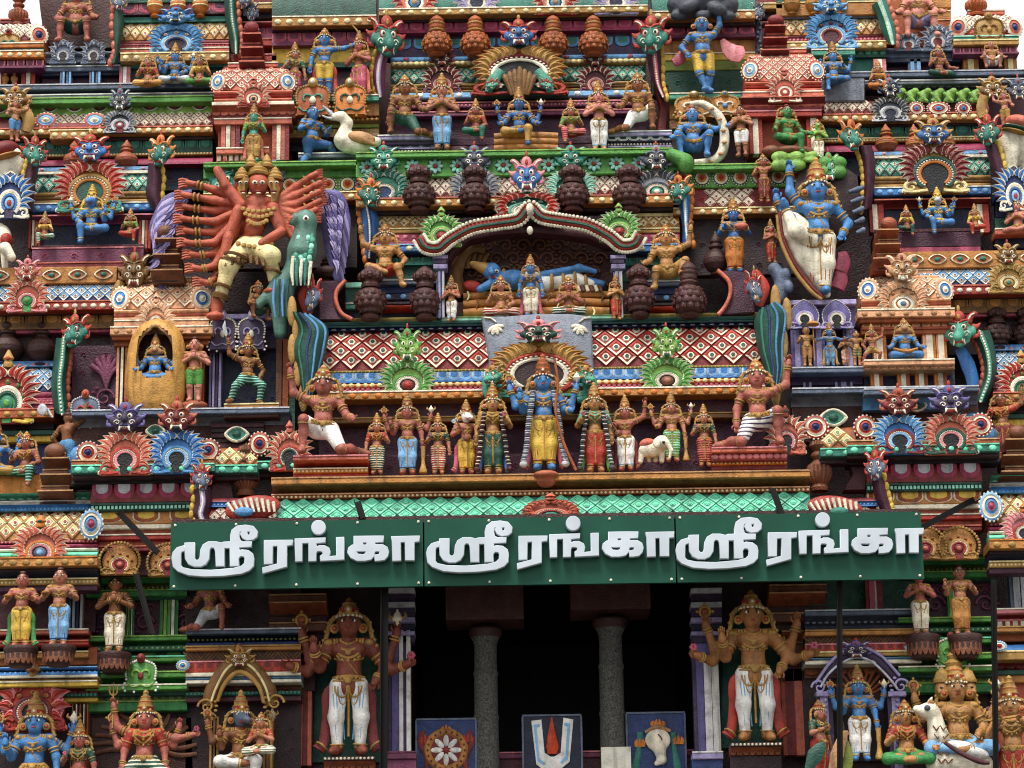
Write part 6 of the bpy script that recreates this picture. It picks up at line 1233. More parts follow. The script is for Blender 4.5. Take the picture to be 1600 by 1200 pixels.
# dais, mint eave
ledge('long ochre dais carrying the main deity row', 424, 1266, -.2, [(742, 751, 'ochre', .65, 'box', dict(edge='tan')), (751, 768, 'dgold', .6, 'cove'), (768, 774, 'dorange', .42, 'box', dict(deco=('beads', 'cream', 7, 4.5))), (774, 786, 'dorange', .35)])
blob('lotus_bracket', [('e', 853, 742, 20, 7, 0, .1, 14), ('e', 853, 752, 15, 10, 0, .05, 12)], -.75, 'terracotta', None, 5, 1.5, 'terracotta lotus bracket at the middle of the dais', 'bracket')
tiled('mint green scale tiled eave between the dais and the sign', 432, 1268, 776, 812, -.72, .25, ('mint', 'aqua', 'mint', 'mint'), 27, 22, 'sea', extra=[])
arch('salmon horseshoe ornament with green heart on the mint eave', 861, 772, 818, 98, -.85, 'salmon', 'salmon', 'red', 'teal', 'salmon', 'salmon', None, 'finial', ('salmon', 'red'), flames=8, core=('teal', 'dgreen'), group=G_ARCH)
for a, b, t in ((326, 434, 'left'), (1262, 1372, 'right')):
 tiled('short red tiled eave with blue ridge at the '+t+' end of the mint eave', a, b, 792, 818, -.6, .2, PT, 17, 18, 'red', extra=[(779, 784, 'pink', -.05, 'roll'), (784, 792, 'blue', -.05, 'roll', dict(deco=('beads', 'lblue', 6, 4)))])
 x = 395 if a < 800 else 1305; r = empty('plume_disc', W(x, 800, -.9), 'red and white plumed half disc at the '+t+' end of the mint eave', 'roundel')
 blob('plume', [('e', x, 794, 44, 20, -8 if a < 800 else 8, 0, 8)], -.8, 'red', r, 2, 2); [strip('plume_rim', [(x-40+q*9, 786-8*sin(q*.36), 3), (x-30+q*8, 800, 2)], -.95, 'ivory', r, 1) for q in range(9)]; blob('jewel', [('e', x+(-14 if a < 800 else 6), 800, 15, 8, 0, .15, 6)], -.85, 'teal' if a > 800 else 'sky', r, 1, 1.6)
# ================================================================== left bays, rows 130-650
def elephant(label, prims, Y, cloth, extra=()):
 r = group_root('elephant', label, 'elephant statue', prims[0][1], prims[0][2]+40, Y); blob('body', prims, Y, 'ivory', r, 8, 1.7)
 for c, p in cloth: blob('saddle_cloth', p, Y, c, r, 2, 1.6)
 return r
r = elephant('white elephant at far left edge under its rider', [('e', 4, 262, 32, 38, -20, 0, 26), ('c', 14, 285, 14, 18, 330, 10, .1), ('e', 28, 252, 10, 22, -10, .15, 10), ('c', -6, 285, 14, -10, 330, 10)], 1.2, [('dred', [('e', 8, 238, 24, 16, -18, .05, 27)]), ('ochre', [('e', 10, 250, 28, 5, -18, .12, 27)])])
figure('rider with bare back and gold mane on the left white elephant', 22, 150, 222, 1.15, 'stand', 'skin', 'sky', ('knee', 'raised'), 'short', short=True, yaw=35)
mask('old gold mask above the left elephant rider', 24, 134, 172, 48, 1.35, 'dgold', 'gold', 'dred')
strip('gold_mane', [(36, 168, 9), (45, 188, 10), (40, 206, 8)], 1.3, 'gold'); tag(bpy.data.objects['gold_mane'], 'curly gold mane hanging right of the left elephant rider', 'mane')
r = elephant('white elephant at far right edge under its rider', [('e', 1596, 222, 34, 40, 20, 0, 26), ('c', 1580, 240, 14, 1576, 284, 9, .1), ('e', 1572, 214, 11, 24, 15, .15, 10), ('c', 1606, 250, 14, 1606, 290, 10)], 1.2, [('salmon', [('e', 1592, 196, 24, 14, 18, .05, 27)]), ('dgreen', [('e', 1588, 206, 28, 4, 18, .12, 27)]), ('gold', [('e', 1586, 212, 28, 3, 18, .12, 27)])])
figure('pinkish rider leaning forward on the right white elephant', 1572, 140, 200, 1.1, 'stand', 'skinp', 'gold', ('raised', 'knee'), 'short', short=True, yaw=-25)
mask('old gold mask above the right elephant rider', 1551, 118, 158, 44, 1.35, 'dgold', 'gold', 'dred'); mask('dark grey mask at the far right edge of the ledge', 1592, 120, 160, 36, 1.35, 'dgrey', 'slate', 'dred')
strip('gold_mane', [(1538, 150, 8), (1533, 168, 8), (1536, 184, 7)], 1.3, 'gold'); tag(bpy.data.objects['gold_mane.001'], 'gold feathered mane left of the right elephant rider', 'mane')
for s_, xa, xb, X, lab in ((1, 50, 240, 140, 'left'), (-1, 1366, 1548, 1462, 'right')):
 dy = 0 if s_ > 0 else -25
 tiled('sea green diamond tiled roof carrying the big orange flame arch at '+lab, xa, xb, 270+dy, 300+dy, 1.35, .3, TT, 17, 19, 'dgreen', extra=[(261+dy, 267+dy, 'lblue', .0, 'roll', dict(deco=('boss', 'pink', 30, 5))), (266+dy, 271+dy, 'ivory', .0, 'roll'), (299+dy, 305+dy, 'gold', .05, 'roll'), (305+dy, 311+dy, 'dgold', .03, 'roll'), (311+dy, 318+dy, 'gold', .08, 'roll'),
  (318+dy, 329+dy, 'blue', .25, 'box', dict(deco=('boss', 'lblue', 16, 8), edge='ivory')), (329+dy, 337+dy, 'dmaroon', .1), (337+dy, 345+dy, 'mauve' if s_ > 0 else 'dred', .25, 'cove'), (345+dy, 388+dy, 'navy', .02)])
 for x in (xa+4, xb-14):
  r = group_root('pilaster', 'red and white striped pilaster '+('left' if x < X else 'right')+' of the boar-headed deity at '+lab, 'pilaster', x, 385+dy, 1.3); pillar(r, x-10, x+10, 344+dy, 388+dy, 1.3, ('red', 'ivory', 'salmon', 'red'), .08)
 arch('big orange flame arch with blue mask over the boar-headed deity at '+lab, X, 212+dy, 332+dy if s_ > 0 else 302, 104, 1.0, 'orange' if s_ > 0 else 'gold', 'gold' if s_ > 0 else 'dgreen', 'orange', 'dgreen' if s_ > 0 else 'hole', 'red' if s_ > 0 else 'dred', 'ivory', 'sea' if s_ > 0 else 'pale', 'face', ('blue', 'red' if s_ > 0 else 'gold'), tf=.30, flames=9, hr=1.0, fw=.55, jewels='gold' if s_ > 0 else None, mouth='dred', group=G_ARCH)
 ledge('plum relief base with pink scrolls under the boar-headed deity at '+lab, xa, xb-16, 1.25, [(382+dy, 388+dy, 'maroon', .1), (388+dy, 411+dy, 'mauve' if s_ > 0 else 'plum', .35, 'box', dict(deco=('scroll', 'rose', 42, 11) if s_ > 0 else None)), (411+dy, 419+dy, 'dred' if s_ > 0 else 'rose', .4)])
 a, b = (-20, 182) if s_ > 0 else (1418, 1625)
 ledge('ochre band with green eye bosses over blue tiles at '+lab, a if s_ > 0 else 1375, b, 1.1, [(417+dy, 443+dy, 'ochre', .3, 'box', dict(deco=('eye', ('gold', 'dorange', 'teal'), 35, 31))), (443+dy, 473+dy, 'dblue', .1), (472+dy, 485+dy, 'red', .5, 'box', dict(deco=('boss', 'ivory', 14, 8), edge='salmon')), (485+dy, 492+dy, 'dmaroon', .3), (490+dy, 514+dy, 'dgold', .25, 'belly', dict(deco=('petal', ('ochre', 'dgold', 'gold'), 27, 21))), (514+dy, 520+dy, 'rose', .2), (520+dy, 580+dy, 'dmaroon', .02)])
 tiled('blue and white diamond tiles under the eye bosses at '+lab, a, b, 443+dy, 472+dy, .82, .2, ('lblue', 'ivory', 'brown'), 19, 19, 'dblue')
 t2 = (('first', 115, 36), ('second', 197, 40)) if s_ > 0 else (('first', 1386, 38), ('second', 1430, 32), ('third', 1478, 34))
 for t, x, w in t2: pot('plain terracotta pot behind the big orange arch at '+lab+', '+t+' from the left', x, 219+dy, 267+dy, w, 1.45, 'plain', 'terracotta', None if s_ > 0 else 'ochre', group='terracotta pots behind the big orange arches')
fin('plum fin with yellow lobes at the left end of the left sea green roof', [(42, 252), (36, 275), (34, 300), (30, 330)], [(64, 250), (58, 275), (54, 300), (52, 330)], 1.0, 'plum', 'yellow', None, (52, 216, 262, 42, 'teal', 'red', 30), th=.25)
fin('plum fin with yellow lobes at the right end of the left sea green roof', [(232, 255), (230, 280), (228, 305), (240, 330)], [(252, 255), (256, 280), (254, 305), (256, 328)], 1.0, 'plum', 'yellow', None, (252, 214, 262, 44, 'teal', 'orange', -20), th=.25, side=1)
fin('plum fin with yellow lobes at the left end of the right sea green roof', [(1336, 228), (1345, 255), (1348, 290), (1344, 328)], [(1362, 226), (1368, 255), (1366, 290), (1362, 325)], 1.0, 'plum', 'yellow', None, (1330, 190, 238, 44, 'teal', 'orange', 25), th=.25)
fin('plum fin with yellow lobes at the right end of the right sea green roof', [(1538, 225), (1546, 255), (1556, 285), (1560, 300)], [(1560, 225), (1568, 250), (1574, 280), (1572, 300)], 1.0, 'plum', 'yellow', None, (1546, 182, 230, 42, 'teal', 'red', -25), th=.25, side=1)
figure('blue boar-headed deity seated under the left orange arch', 142, 288, 388, .8, 'lalita', 'skinb', 'skinb', ('abhaya', 'lap', 'attr', 'attr'), 'kirita', items=(None, None, 'disc', 'conch'), head='boar', m=-1, drape=None, metal='yellow')
figure('small seated woman left of the boar-headed deity at left', 69, 330, 386, .8, 'lalita', 'skin', 'sea', ('hold', 'hold'), 'kirita', 'yellow', sex='f', cloth2='ivory', m=-1); figure('small seated woman in red right of the boar-headed deity at left', 203, 325, 382, .8, 'lalita', 'skin', 'red', ('hold', 'lap'), 'kirita', 'green', sex='f')
figure('blue deity with white boar face seated under the right orange arch', 1468, 292, 372, .8, 'lalita', 'skinb', 'skinb', ('abhaya', 'lap', 'attr', 'attr'), 'kirita', items=(None, None, 'disc', 'conch'), head='boar', headcol='lgrey', m=-1, metal='yellow')
figure('small seated woman left of the white boar-faced deity', 1418, 320, 372, .8, 'lalita', 'skinr', 'dgreen', ('hold', 'lap'), 'kirita', 'yellow', sex='f'); figure('small seated woman with red skirt right of the white boar-faced deity', 1525, 318, 370, .8, 'lalita', 'skin', 'red', ('hold', 'lap'), 'kirita', 'yellow', sex='f', m=-1)
figure('pinkish bare chested devotee at the far right edge, seated', 1592, 308, 366, .8, 'sit', 'skinp', 'skinp', ('namaste', 'namaste'), 'short', short=True, yaw=-20)
ledge('dark green scroll panel behind the far right devotee', 1555, 1625, 1.2, [(300, 308, 'dblue', .3), (308, 340, 'navy', .02), (340, 358, 'dgreen', .05, 'box', dict(deco=('scroll', 'fern', 22, 8))), (358, 366, 'salmon', .3), (366, 388, 'navy', .1)])
for x, w, t in ((14, 62, 'left'), (1588, 52, 'right')): arch('blue and white plumed ornament at the far '+t+' edge', x, 268 if x < 800 else 258, 342 if x < 800 else 330, w, .75, 'dblue', 'ivory', 'blue', 'dpurple', 'blue', 'ivory', None, None, flames=7, core=('lblue', 'red'), group=G_ARCH)
r = group_root('bull', 'white bull head and forequarters at the far left edge', 'bull statue', 10, 420, .9); blob('body', [('e', 2, 372, 16, 22, 0, 0, 14), ('c', 8, 388, 10, 18, 402, 7, .2), ('c', 6, 390, 6, 8, 418, 5), ('c', -4, 358, 4, 2, 350, 2)], .9, 'ivory', r, 5, 1.6); blob('saddle_cloth', [('e', 10, 376, 10, 12, 0, .06, 14)], .9, 'red', r, 2, 1.6)
arch('salmon masked horseshoe with green heart on the left blue tiles', 42, 404, 488, 62, .4, 'salmon', 'red', 'pink', 'fern', 'salmon', 'ivory', 'pink', 'face', ('salmon', 'pink'), tf=.36, flames=7, core=('fern', 'green'), mouth='dred', group=G_ARCH)
arch('gold masked ornament with teal jewel on the right blue tiles', 1577, 380, 458, 64, .4, 'gold', 'gold', 'pale', 'dgold', 'gold', 'pale', 'gold', 'face', ('dgold', 'gold'), tf=.38, flames=7, core=('gold', 'teal'), group=G_ARCH)
mask('dark gold mask perched at the right end of the left blue tiles', 210, 392, 452, 50, .7, 'dgold', 'dgold', 'dred'); strip('gold_mane', [(190, 440, 7), (182, 455, 8), (180, 468, 6)], .8, 'gold'); tag(bpy.data.objects['gold_mane.002'], 'gold curled mane beside the left orange shrine', 'mane')
# stepped brown pedestals
def stepped(label, x, y0, y1, w, Y, c='brown', n=3, dome=True):
 r = group_root('stepped_finial', label, 'stepped finial', x, y1, Y); h = (y1-y0)/(n+.6)
 for i in range(n): 
  a = w*(1-.13*i)/2; yb = y1-i*h
  lay(r, x-a*.8, x+a*.8, Y, yb-h, yb-h*.72, c, .12, back=Y+.3); lay(r, x-a, x+a, Y, yb-h*.72, yb-h*.2, c, .3, 'cove', back=Y+.3); lay(r, x-a*.7, x+a*.7, Y, yb-h*.2, yb, 'dbrown', .1, back=Y+.3)
 if dome: blob('dome', [('e', x, y0+h*.45, w*.3, h*.5, 0, .1, w*.25)], Y, c, r, 2, 1.8)
 return r
stepped('brown stepped finial with dome left of the orange shrine roof', 260, 352, 440, 50, .55); stepped('brown stepped finial at the lower far left beside the woman', 86, 694, 786, 56, .1)
stepped('brown stepped finial right of the striding blue giant', 1388, 340, 420, 46, .55, 'terracotta'); stepped('brown stepped finial at the right edge above the corner roof', 1590, 665, 755, 50, .15); stepped('red stepped finial above the left pink shrine', 393, 34, 112, 40, 1.6, 'dred', 3); stepped('red stepped finial above the right pink shrine', 1212, 24, 92, 44, 1.6, 'dred', 3)
pot('round brown ridged pot beside the violet wing', 512, 398, 442, 46, .75, 'plain', 'dbrown', group=G_POT)
# red/pink shrines either side of the centre
SHR = [(0, 0)]
pavilion('pink red shrine with tiled dome left of the centre', 334, 456, 112, 140, 250, 1.2, ('salmon', 'ivory', 'dred'), 'salmon', [(140, 146, 'salmon', .1, 'roll'), (146, 152, 'red', .06, 'roll'), (152, 158, 'salmon', .12, 'roll'), (158, 164, 'ivory', .2, 'box', dict(grow=3)), (164, 178, 'dsalmon', .25, 'cove', dict(grow=4, deco=('petal', ('dsalmon', 'salmon', 'salmon'), 13, 11))), (178, 186, 'dred', .1), (186, 194, 'salmon', .12)], [(345, 375), (425, 452)], tw=17, th=18, inset=14, pil_cols=('salmon', 'ivory', 'salmon', 'dred'), back='dsalmon', disccols=('salmon', 'ivory', 'sky', 'ivory'))
pavilion('pink red shrine with tiled dome right of the centre', 1164, 1284, 90, 126, 240, 1.2, ('salmon', 'ivory', 'dred'), 'salmon', [(126, 131, 'salmon', .1, 'roll'), (131, 137, 'red', .06, 'roll'), (137, 144, 'salmon', .12, 'roll'), (144, 152, 'salmon', .2, 'box', dict(grow=3)), (152, 166, 'dred', .25, 'cove', dict(grow=6, deco=('petal', ('dred', 'red', 'salmon'), 17, 11))), (166, 174, 'dred', .12), (174, 182, 'red', .16)], [(1172, 1190), (1262, 1282)], tw=15, th=17, inset=16, pil_cols=('red', 'ivory', 'red'), back='dsalmon', disccols=('red', 'ivory', 'lblue', 'ivory'))
ledge('red and white footing of the left pink shrine', 338, 420, 1.1, [(232, 240, 'salmon', .2), (240, 254, 'red', .1, 'box', dict(deco=('teeth', 'ivory', 9, 10)))])
arch('salmon horseshoe with a blue jewel on the left pink shrine dome', 396, 120, 168, 50, .98, 'salmon', 'red', 'ivory', 'dred', 'salmon', 'ivory', None, 'finial', ('salmon', 'navy'), flames=6, core=('peach', 'navy'), group=G_ARCH)
arch('salmon horseshoe with spiral plume on the right pink shrine dome', 1227, 106, 160, 52, .98, 'salmon', 'red', 'ivory', 'red', 'salmon', 'ivory', 'ivory', 'finial', ('salmon', 'salmon'), flames=6, core=('red', 'ivory'), group=G_ARCH)
figure('green skinned standing woman in gold before the left pink shrine', 396, 162, 254, .85, 'stand', 'sea', 'gold', ('down', 'hold'), 'kirita', 'green', sex='f', items=(None, 'flower'), drape='salmon')
figure('green skinned man seated leaning, before the right pink shrine', 1232, 164, 246, .85, 'lalita', 'fern', 'fern', ('knee', 'knee'), 'bun', yaw=18, hair='dred', drape=None)
figure('small parrot-green standing attendant right of the green seated man', 1280, 186, 252, .8, 'stand', 'lgreen', 'ivory', ('namaste', 'namaste'), 'short', head='bird', metal='gold')
blob('seat_rock', [('e', 1232, 238, 40, 9, 0, .1, 20), ('e', 1206, 236, 16, 8, 0, .15, 12), ('e', 1256, 240, 16, 9, 0, .1, 14)], .95, 'brown', None, 6, 2, 'brown rock cushion under the green seated man', 'rock')
for i, (x, y, rx, ry) in enumerate(((1232, 252, 26, 16), (1300, 262, 22, 18), (1262, 246, 14, 10))): blob('bush', [('e', x+dx*rx*.5, y+dz*ry*.4, rx*.55, ry*.6, 0, .1*abs(dx)) for dx in (-1, 0, 1) for dz in (-1, 1)], .8, 'lgreen' if i != 1 else 'green', None, 3, 1.8, 'lime green carved tree clump behind the striding blue giant, '+('left', 'right', 'upper')[i]+' one', 'carved tree')
mask('small sea green mask beside the striding giant crown', 1296, 236, 286, 34, .7, 'sea', 'green')
figure('small reddish demon figure left of the striding giant', 1195, 240, 318, .8, 'stand', 'skinr', 'dred', ('hold', 'raised'), 'short')
# striding blue giant
figure('huge blue giant striding with raised white-clad leg at right', 1284, 246, 462, .35, 'stand', 'skinb', 'ivory', ('up', 'hip', 'attr', None), 'kirita', legs=[((-.06, 0, .47), (-.20, -.14, .50), (-.27, -.10, .70), (-.29, -.16, .76)), ((.06, 0, .47), (.055, -.03, .26), (.03, .0, .045), (.03, -.1, .02))], fat=1.08, sash=True, metal='gold')
blob('white_cloth', [('c', 1226, 330, 7, 1236, 366, 12, .1), ('c', 1236, 366, 14, 1258, 404, 18), ('c', 1258, 404, 18, 1282, 440, 12), ('c', 1282, 440, 12, 1292, 460, 6), ('c', 1240, 345, 14, 1276, 376, 18), ('c', 1276, 376, 18, 1284, 420, 16)], .42, 'ivory', None, 6, 1.9, dmul=.5); tag(bpy.data.objects['white_cloth'], 'long white cloth fold with striped hem falling from the giant raised leg', 'cloth fold')
strip('cloth_hem', [(1218, 330, 2.5), (1224, 372, 3), (1244, 415, 3.5), (1270, 450, 3.5), (1288, 466, 3)], .3, 'dred', bpy.data.objects['white_cloth'], 1); strip('cloth_hem', [(1214, 336, 2.5), (1220, 376, 3), (1240, 420, 3.5), (1266, 454, 3.5), (1284, 468, 3)], .3, 'gold', bpy.data.objects['white_cloth'], 1)
for x, y, t in ((1316, 408, 'upper'), (1312, 435, 'lower')): strip('tassel', [(x, y-14, 7), (x+2, y, 11), (x-4, y+16, 12)], .55, 'rose', None, .5); tag([o for o in bpy.data.objects if o.name.startswith('tassel')][-1], 'rose tasselled sash right of the giant leg, '+t+' one', 'tassel')
outline('shield_plate', [(1240, 300), (1250, 262), (1300, 245), (1340, 275), (1345, 320), (1325, 370), (1290, 390), (1250, 370)], .75, 'dmaroon', th=.25); tag(bpy.data.objects['shield_plate'], 'dark plate behind the striding blue giant', 'backing slab')
for i in range(5): strip('hand_fan', [(1326+i*3, 300+i*16, 3), (1340+i*2, 296+i*16, 5), (1350, 292+i*16, 3)], .6, 'slate', bpy.data.objects['shield_plate'], 1)
figure('dark blue faced woman in orange dhoti holding a drum', 1149, 308, 428, .6, 'stand', 'skindb', 'orange', ('hold', 'hold'), 'kirita', items=(None, 'drum'), sex='f', metal='gold', cloth2=None)
figure('small red devotee at the edge of the white cloth', 1206, 342, 412, .55, 'stand', 'skinr', 'red', ('namaste', 'namaste'), 'kirita', yaw=20)
pot('reddish brown pot behind the drum woman', 1120, 362, 432, 44, .8, 'plain', 'dbrown', group=G_POT)
# many-armed figure with parrot and wings
r = group_root('wing', 'violet feathered wing at the left of the many-armed figure', 'wing', 255, 420, .75)
for i in range(9): strip('feather', [(300-i*3, 300+i*5, 5), (262-i*4+i*i*.3, 312+i*8, 8), (240+i*1.2, 350+i*11, 6), (238+i*3, 372+i*11, 2)], .7-.012*i, ('purple', 'lilac')[i % 2], r, .5)
r = group_root('wing', 'violet feathered wing at the right of the many-armed figure', 'wing', 525, 430, .75)
for i in range(9): strip('feather', [(495+i, 302+i*4, 5), (528-i*1.5, 306+i*11, 8), (541-i*1.6, 340+i*12, 6.5), (545-i*1.2, 374+i*9, 2)], .7-.012*i, ('purple', 'lilac')[i % 2], r, .5)
RX = [498-(i-2)**2*1.1+(i % 2)*3 for i in range(7)]
HY = [(288+i*18.5+(i > 6)*(i-6)*3, 287+(i-2.5)**2*.9-(i%2)*3) for i in range(9)]
for w_, L_ in ((1, [(300-i*4, 302+i*9, 268-i*3, 330+i*11) for i in range(9)]), (-1, [(500+i*2, 304+i*9, 534-i*1.5, 322+i*12) for i in range(9)])):
 pr_ = [o for o in bpy.data.objects if o.name.startswith('wing') and o.parent is None][0 if w_ > 0 else 1]
 for i, (xa, ya, xb, yb) in enumerate(L_):
  for t in (.15, .5, .85): inst(leaf_mesh('lilac' if (i+int(t*9)) % 2 else 'purple', 'dpurple'), pr_, W(xa+(xb-xa)*t, ya+(yb-ya)*t-6, .42-.01*i), (.26, .2, .24), (0, pi+w_*.5, 0), name='covert_feather')
r = group_root('many_armed_statue', 'red brown many-armed fierce deity with fan of arms and yellow leggings', 'statue', 395, 495, .45)
pb = [('c', 392, 376, 16, 398, 345, 18), ('c', 398, 345, 20, 402, 322, 20), ('e', 402, 318, 30, 13, 0, 0, 17), ('c', 404, 308, 10, 404, 296, 10), ('e', 404, 288, 16, 19, 0, .12, 16), ('e', 378, 292, 12, 15, -10, .0, 12), ('e', 430, 292, 12, 15, 10, .0, 12), ('e', 397, 360, 16, 12, 0, .12, 13), ('e', 390, 332, 13, 10, 0, .14, 8), ('e', 414, 332, 13, 10, 0, .14, 8)]
for i in range(9):
 y, hx = HY[i]; pb += [('c', 374, 314+i*5, 6.5, 336, y-(i-3)*2+3, 6.8, .02+.08*(i%2), .06+.08*(i%2)), ('c', 336, y-(i-3)*2+3, 6.6, hx+13, y, 4.6, .06+.08*(i%2), .16+.06*(i%2)), ('c', hx+13, y, 4.6, hx, y-2, 5.4, .2+.06*(i%2))]
 mbf = 0
for i in range(7):
 y = 282+i*14; pb += [('c', 432, 314+i*4, 6.5, 462, y+10, 6.5, .05, .08), ('c', 462, y+10, 6.5, RX[i]-8, y-6, 4.6, .08, .16), ('c', RX[i]-8, y-6, 4.6, RX[i], y-10, 5, .18)]
pb += [('c', 376, 320, 10, 352, 290, 9, .2), ('c', 352, 290, 8, 340, 266, 7, .25), ('c', 426, 325, 10, 440, 362, 9, .25), ('c', 440, 362, 8, 410, 380, 7, .35), ('c', 372, 330, 9, 356, 372, 8, .25), ('c', 356, 372, 8, 348, 408, 7, .3)]
pb += [('c', 340, 470, 10, 338, 490, 8, .2), ('e', 336, 494, 14, 7, 0, .3, 10), ('c', 428, 438, 9, 432, 452, 8, .2), ('e', 426, 455, 14, 6, 0, .3, 9)]
blob('body', pb, .45, 'dsalmon', r, 2.6, 1.4)
blob('garment', [('c', 386, 384, 17, 402, 384, 17), ('c', 382, 388, 17, 358, 414, 15, .15, .3), ('c', 358, 414, 14, 343, 468, 9, .3, .2), ('c', 402, 386, 17, 424, 400, 14, .15, .35), ('c', 424, 400, 13, 428, 438, 9, .35, .2)], .45, 'pale', r, 8, 1.9)
mbq = MB()
for i in range(9):
 y, hx = HY[i]; dd = .25-.06*(i%2)
 for t in (.12, .3): ring(mbq, W(hx+13+(323-hx)*t, y+(3-(i-3)*2)*t, dd+.04*t), (1, 0, .08*(i-3)), .062, .017)
 for q in range(4): mbq.tube([W(hx, y-6+q*3, dd), W(hx-8, y-8+q*3.8, dd-.04), W(hx-14, y-7+q*4.2, dd-.06)], [.03, .026, .018], 5, 1)
for i in range(7):
 y = 282+i*14; ring(mbq, W(478, y, .36), (1, 0, .6), .075, .016)
 for q in range(4): mbq.tube([W(RX[i]-2, y-12+q*3, .3), W(RX[i]+5, y-16+q*3.6, .26), W(RX[i]+11, y-17+q*4, .24)], [.026, .022, .014], 5, 1)
for x, y, rx, ry in ((404, 334, 20, 5), (402, 345, 14, 5), (398, 380, 26, 5), (404, 326, 24, 4)):
 for q in range(7): t = (q-3)/3; mbq.ell(W(x+t*rx, y+(1-t*t)*ry, .1), (.045, .03, .04), 7, 4)
mbq.build('jewellery', ['gold', 'dsalmon'], r)
mbq = MB()
for x, w, y in ((404, 17, 276), (378, 12, 282), (430, 12, 282), (392, 9, 262), (417, 9, 262)): a = W(x, y, .35); mbq.lathe(a, [(w*.0105, 0), (w*.0115, .04), (w*.009, .07), (w*.0095, .11), (w*.006, .15), (w*.006, .18), (.005, .24)], 12)
for s_ in (-1, 1): mbq.tube([W(404+s_*18, 280, .3), W(404+s_*26, 296, .3), W(404+s_*24, 316, .3)], [.09, .08, .05], 7)
mbq.build('crown', 'gold', r)
mbq = MB(); [mbq.tube([W(356+q*9, 398+abs(q-3)*3, .04), W(352+q*10, 410+abs(q-3)*2, .0)], [.06, .02], 6) for q in range(7)]; [ring(mbq, W(*c_), (.3, 0, 1), R_, .03) for c_, R_ in (((348, 448, .2), .13), ((345, 462, .2), .12), ((427, 425, .15), .14), ((370, 402, .1), .2), ((362, 410, .15), .18), ((352, 432, .25), .14), ((418, 398, .2), .17), ((426, 412, .2), .15), ((344, 466, .2), .11))]; mbq.build('skirt_ornaments', 'dgold', r)
mbq = MB()
for x, s in ((404, 1), (380, .75), (428, .75)):
 for q in (-1, 1): mbq.ell(W(x+q*6*s, 285, .2-.06*(s == 1)), (.045*s, .03, .035*s), 8, 5, 0); mbq.ell(W(x+q*6*s, 285, .165-.06*(s == 1)), (.02*s, .02, .02*s), 6, 4, 1)
 mbq.ell(W(x, 299, .2-.08*(s == 1)), (.07*s, .04, .025), 8, 5, 2); mbq.ell(W(x, 302, .17-.08*(s == 1)), (.05*s, .03, .014), 8, 4, 0)
mbq.build('face_paint', ['ivory', 'black', 'dred'], r)
figure('brown fallen figure under the leg of the many-armed deity', 402, 438, 502, .3, 'squat', 'skinbr', 'dgreen', ('knee', 'knee'), 'short', short=True, yaw=40)
r = group_root('parrot', 'green parrot-like bird with striped tail beside the many-armed deity', 'bird statue', 450, 500, .2)
blob('body', [('e', 478, 344, 17, 17, 0, .15, 15), ('c', 478, 355, 16, 472, 392, 22, .1), ('c', 472, 392, 22, 462, 430, 18), ('c', 462, 340, 7, 455, 348, 4, .2), ('c', 460, 420, 12, 440, 440, 10), ('c', 440, 440, 10, 404, 476, 8), ('e', 440, 455, 20, 30, 10, 0, 16), ('c', 438, 470, 16, 438, 520, 10, 0)], .2, 'parrot', r, 8, 1.9)
for j in range(6):
 for i in range(4): blob('feather', [('e', 467+i*7-j*1.5, 372+j*9+(i % 2)*4, 4.5, 6, 10, .27, 3)], .2, ('aqua', 'sea')[(i+j) % 2], r, 1, 1.6)
blob('wing', [('e', 474, 394, 15, 38, 14, .2, 9)], .2, 'sea', r, 3, 1.8); strip('beak', [(466, 338, 5), (455, 342, 4), (451, 350, 1.5)], -.02, 'dsalmon', r, 1); mbq = MB(); mbq.ell(W(478, 341, -.1), (.05, .03, .05), 8, 5, 0); mbq.ell(W(478, 341, -.13), (.026, .02, .028), 6, 4, 1); mbq.build('eyes', ['ivory', 'black'], r)
for i in range(5): strip('feather', [(458+i*7, 400+i*2, 2.5), (456+i*7, 425, 3), (458+i*6, 446, 1.2)], -.13, ('ivory', 'teal')[i % 2], r, .6)
for i in range(4): strip('tail_stripe', [(430+i*7, 436, 2), (427+i*7, 465, 2.2), (430+i*6, 495, 1.5)], -.02, ('sky', 'dgreen')[i % 2], r, .7)
mask('sea green mask behind the raised hand of the many-armed deity', 350, 252, 312, 46, .95, 'sea', 'teal', 'rose'); mask('grey mask above the many-armed deity crowns', 428, 248, 290, 34, .95, 'grey', 'slate', 'dred')
for x0, s_, t in ((490, 1, 'left'), (1178, -1, 'right')):
 y0 = 425 if s_ > 0 else 412
 mask('blue and red dragon mask at the '+t+' end of the main ridge', x0, y0+8, y0+62, 36, .15, 'slate', 'red', 'gold', kind='yali', yaw=-40*s_)
 strip('red_crest', [(x0-s_*2, y0+10, 4), (x0-s_*16, y0+36, 9), (x0-s_*8, y0+66, 7)], .3, 'red'); tag([o for o in bpy.data.objects if o.name.startswith('red_crest')][-1], 'red curling crest of the dragon mask at the '+t+' end of the main ridge', 'crest')
outline('scroll_plate', [(498, 438), (538, 438), (526, 452), (524, 470), (532, 488), (548, 499), (498, 500)], .45, 'plum', th=.3); outline('scroll_plate', [(1174, 425), (1122, 422), (1138, 440), (1140, 460), (1132, 478), (1124, 492), (1180, 488)], .45, 'plum', th=.3)
for n, t, pp in (('scroll_plate', 'left', [(540, 438), (527, 453), (525, 470), (533, 489), (550, 499)]), ('scroll_plate.001', 'right', [(1121, 422), (1139, 440), (1141, 460), (1133, 479), (1122, 492)])):
 o = tag(bpy.data.objects[n], 'plum scroll cut end plate with pink edge at '+t+' of the main ridge', 'end plate'); strip('edge_band', [(x, y, 3.5) for x, y in pp], .42, 'salmon', o, 1)
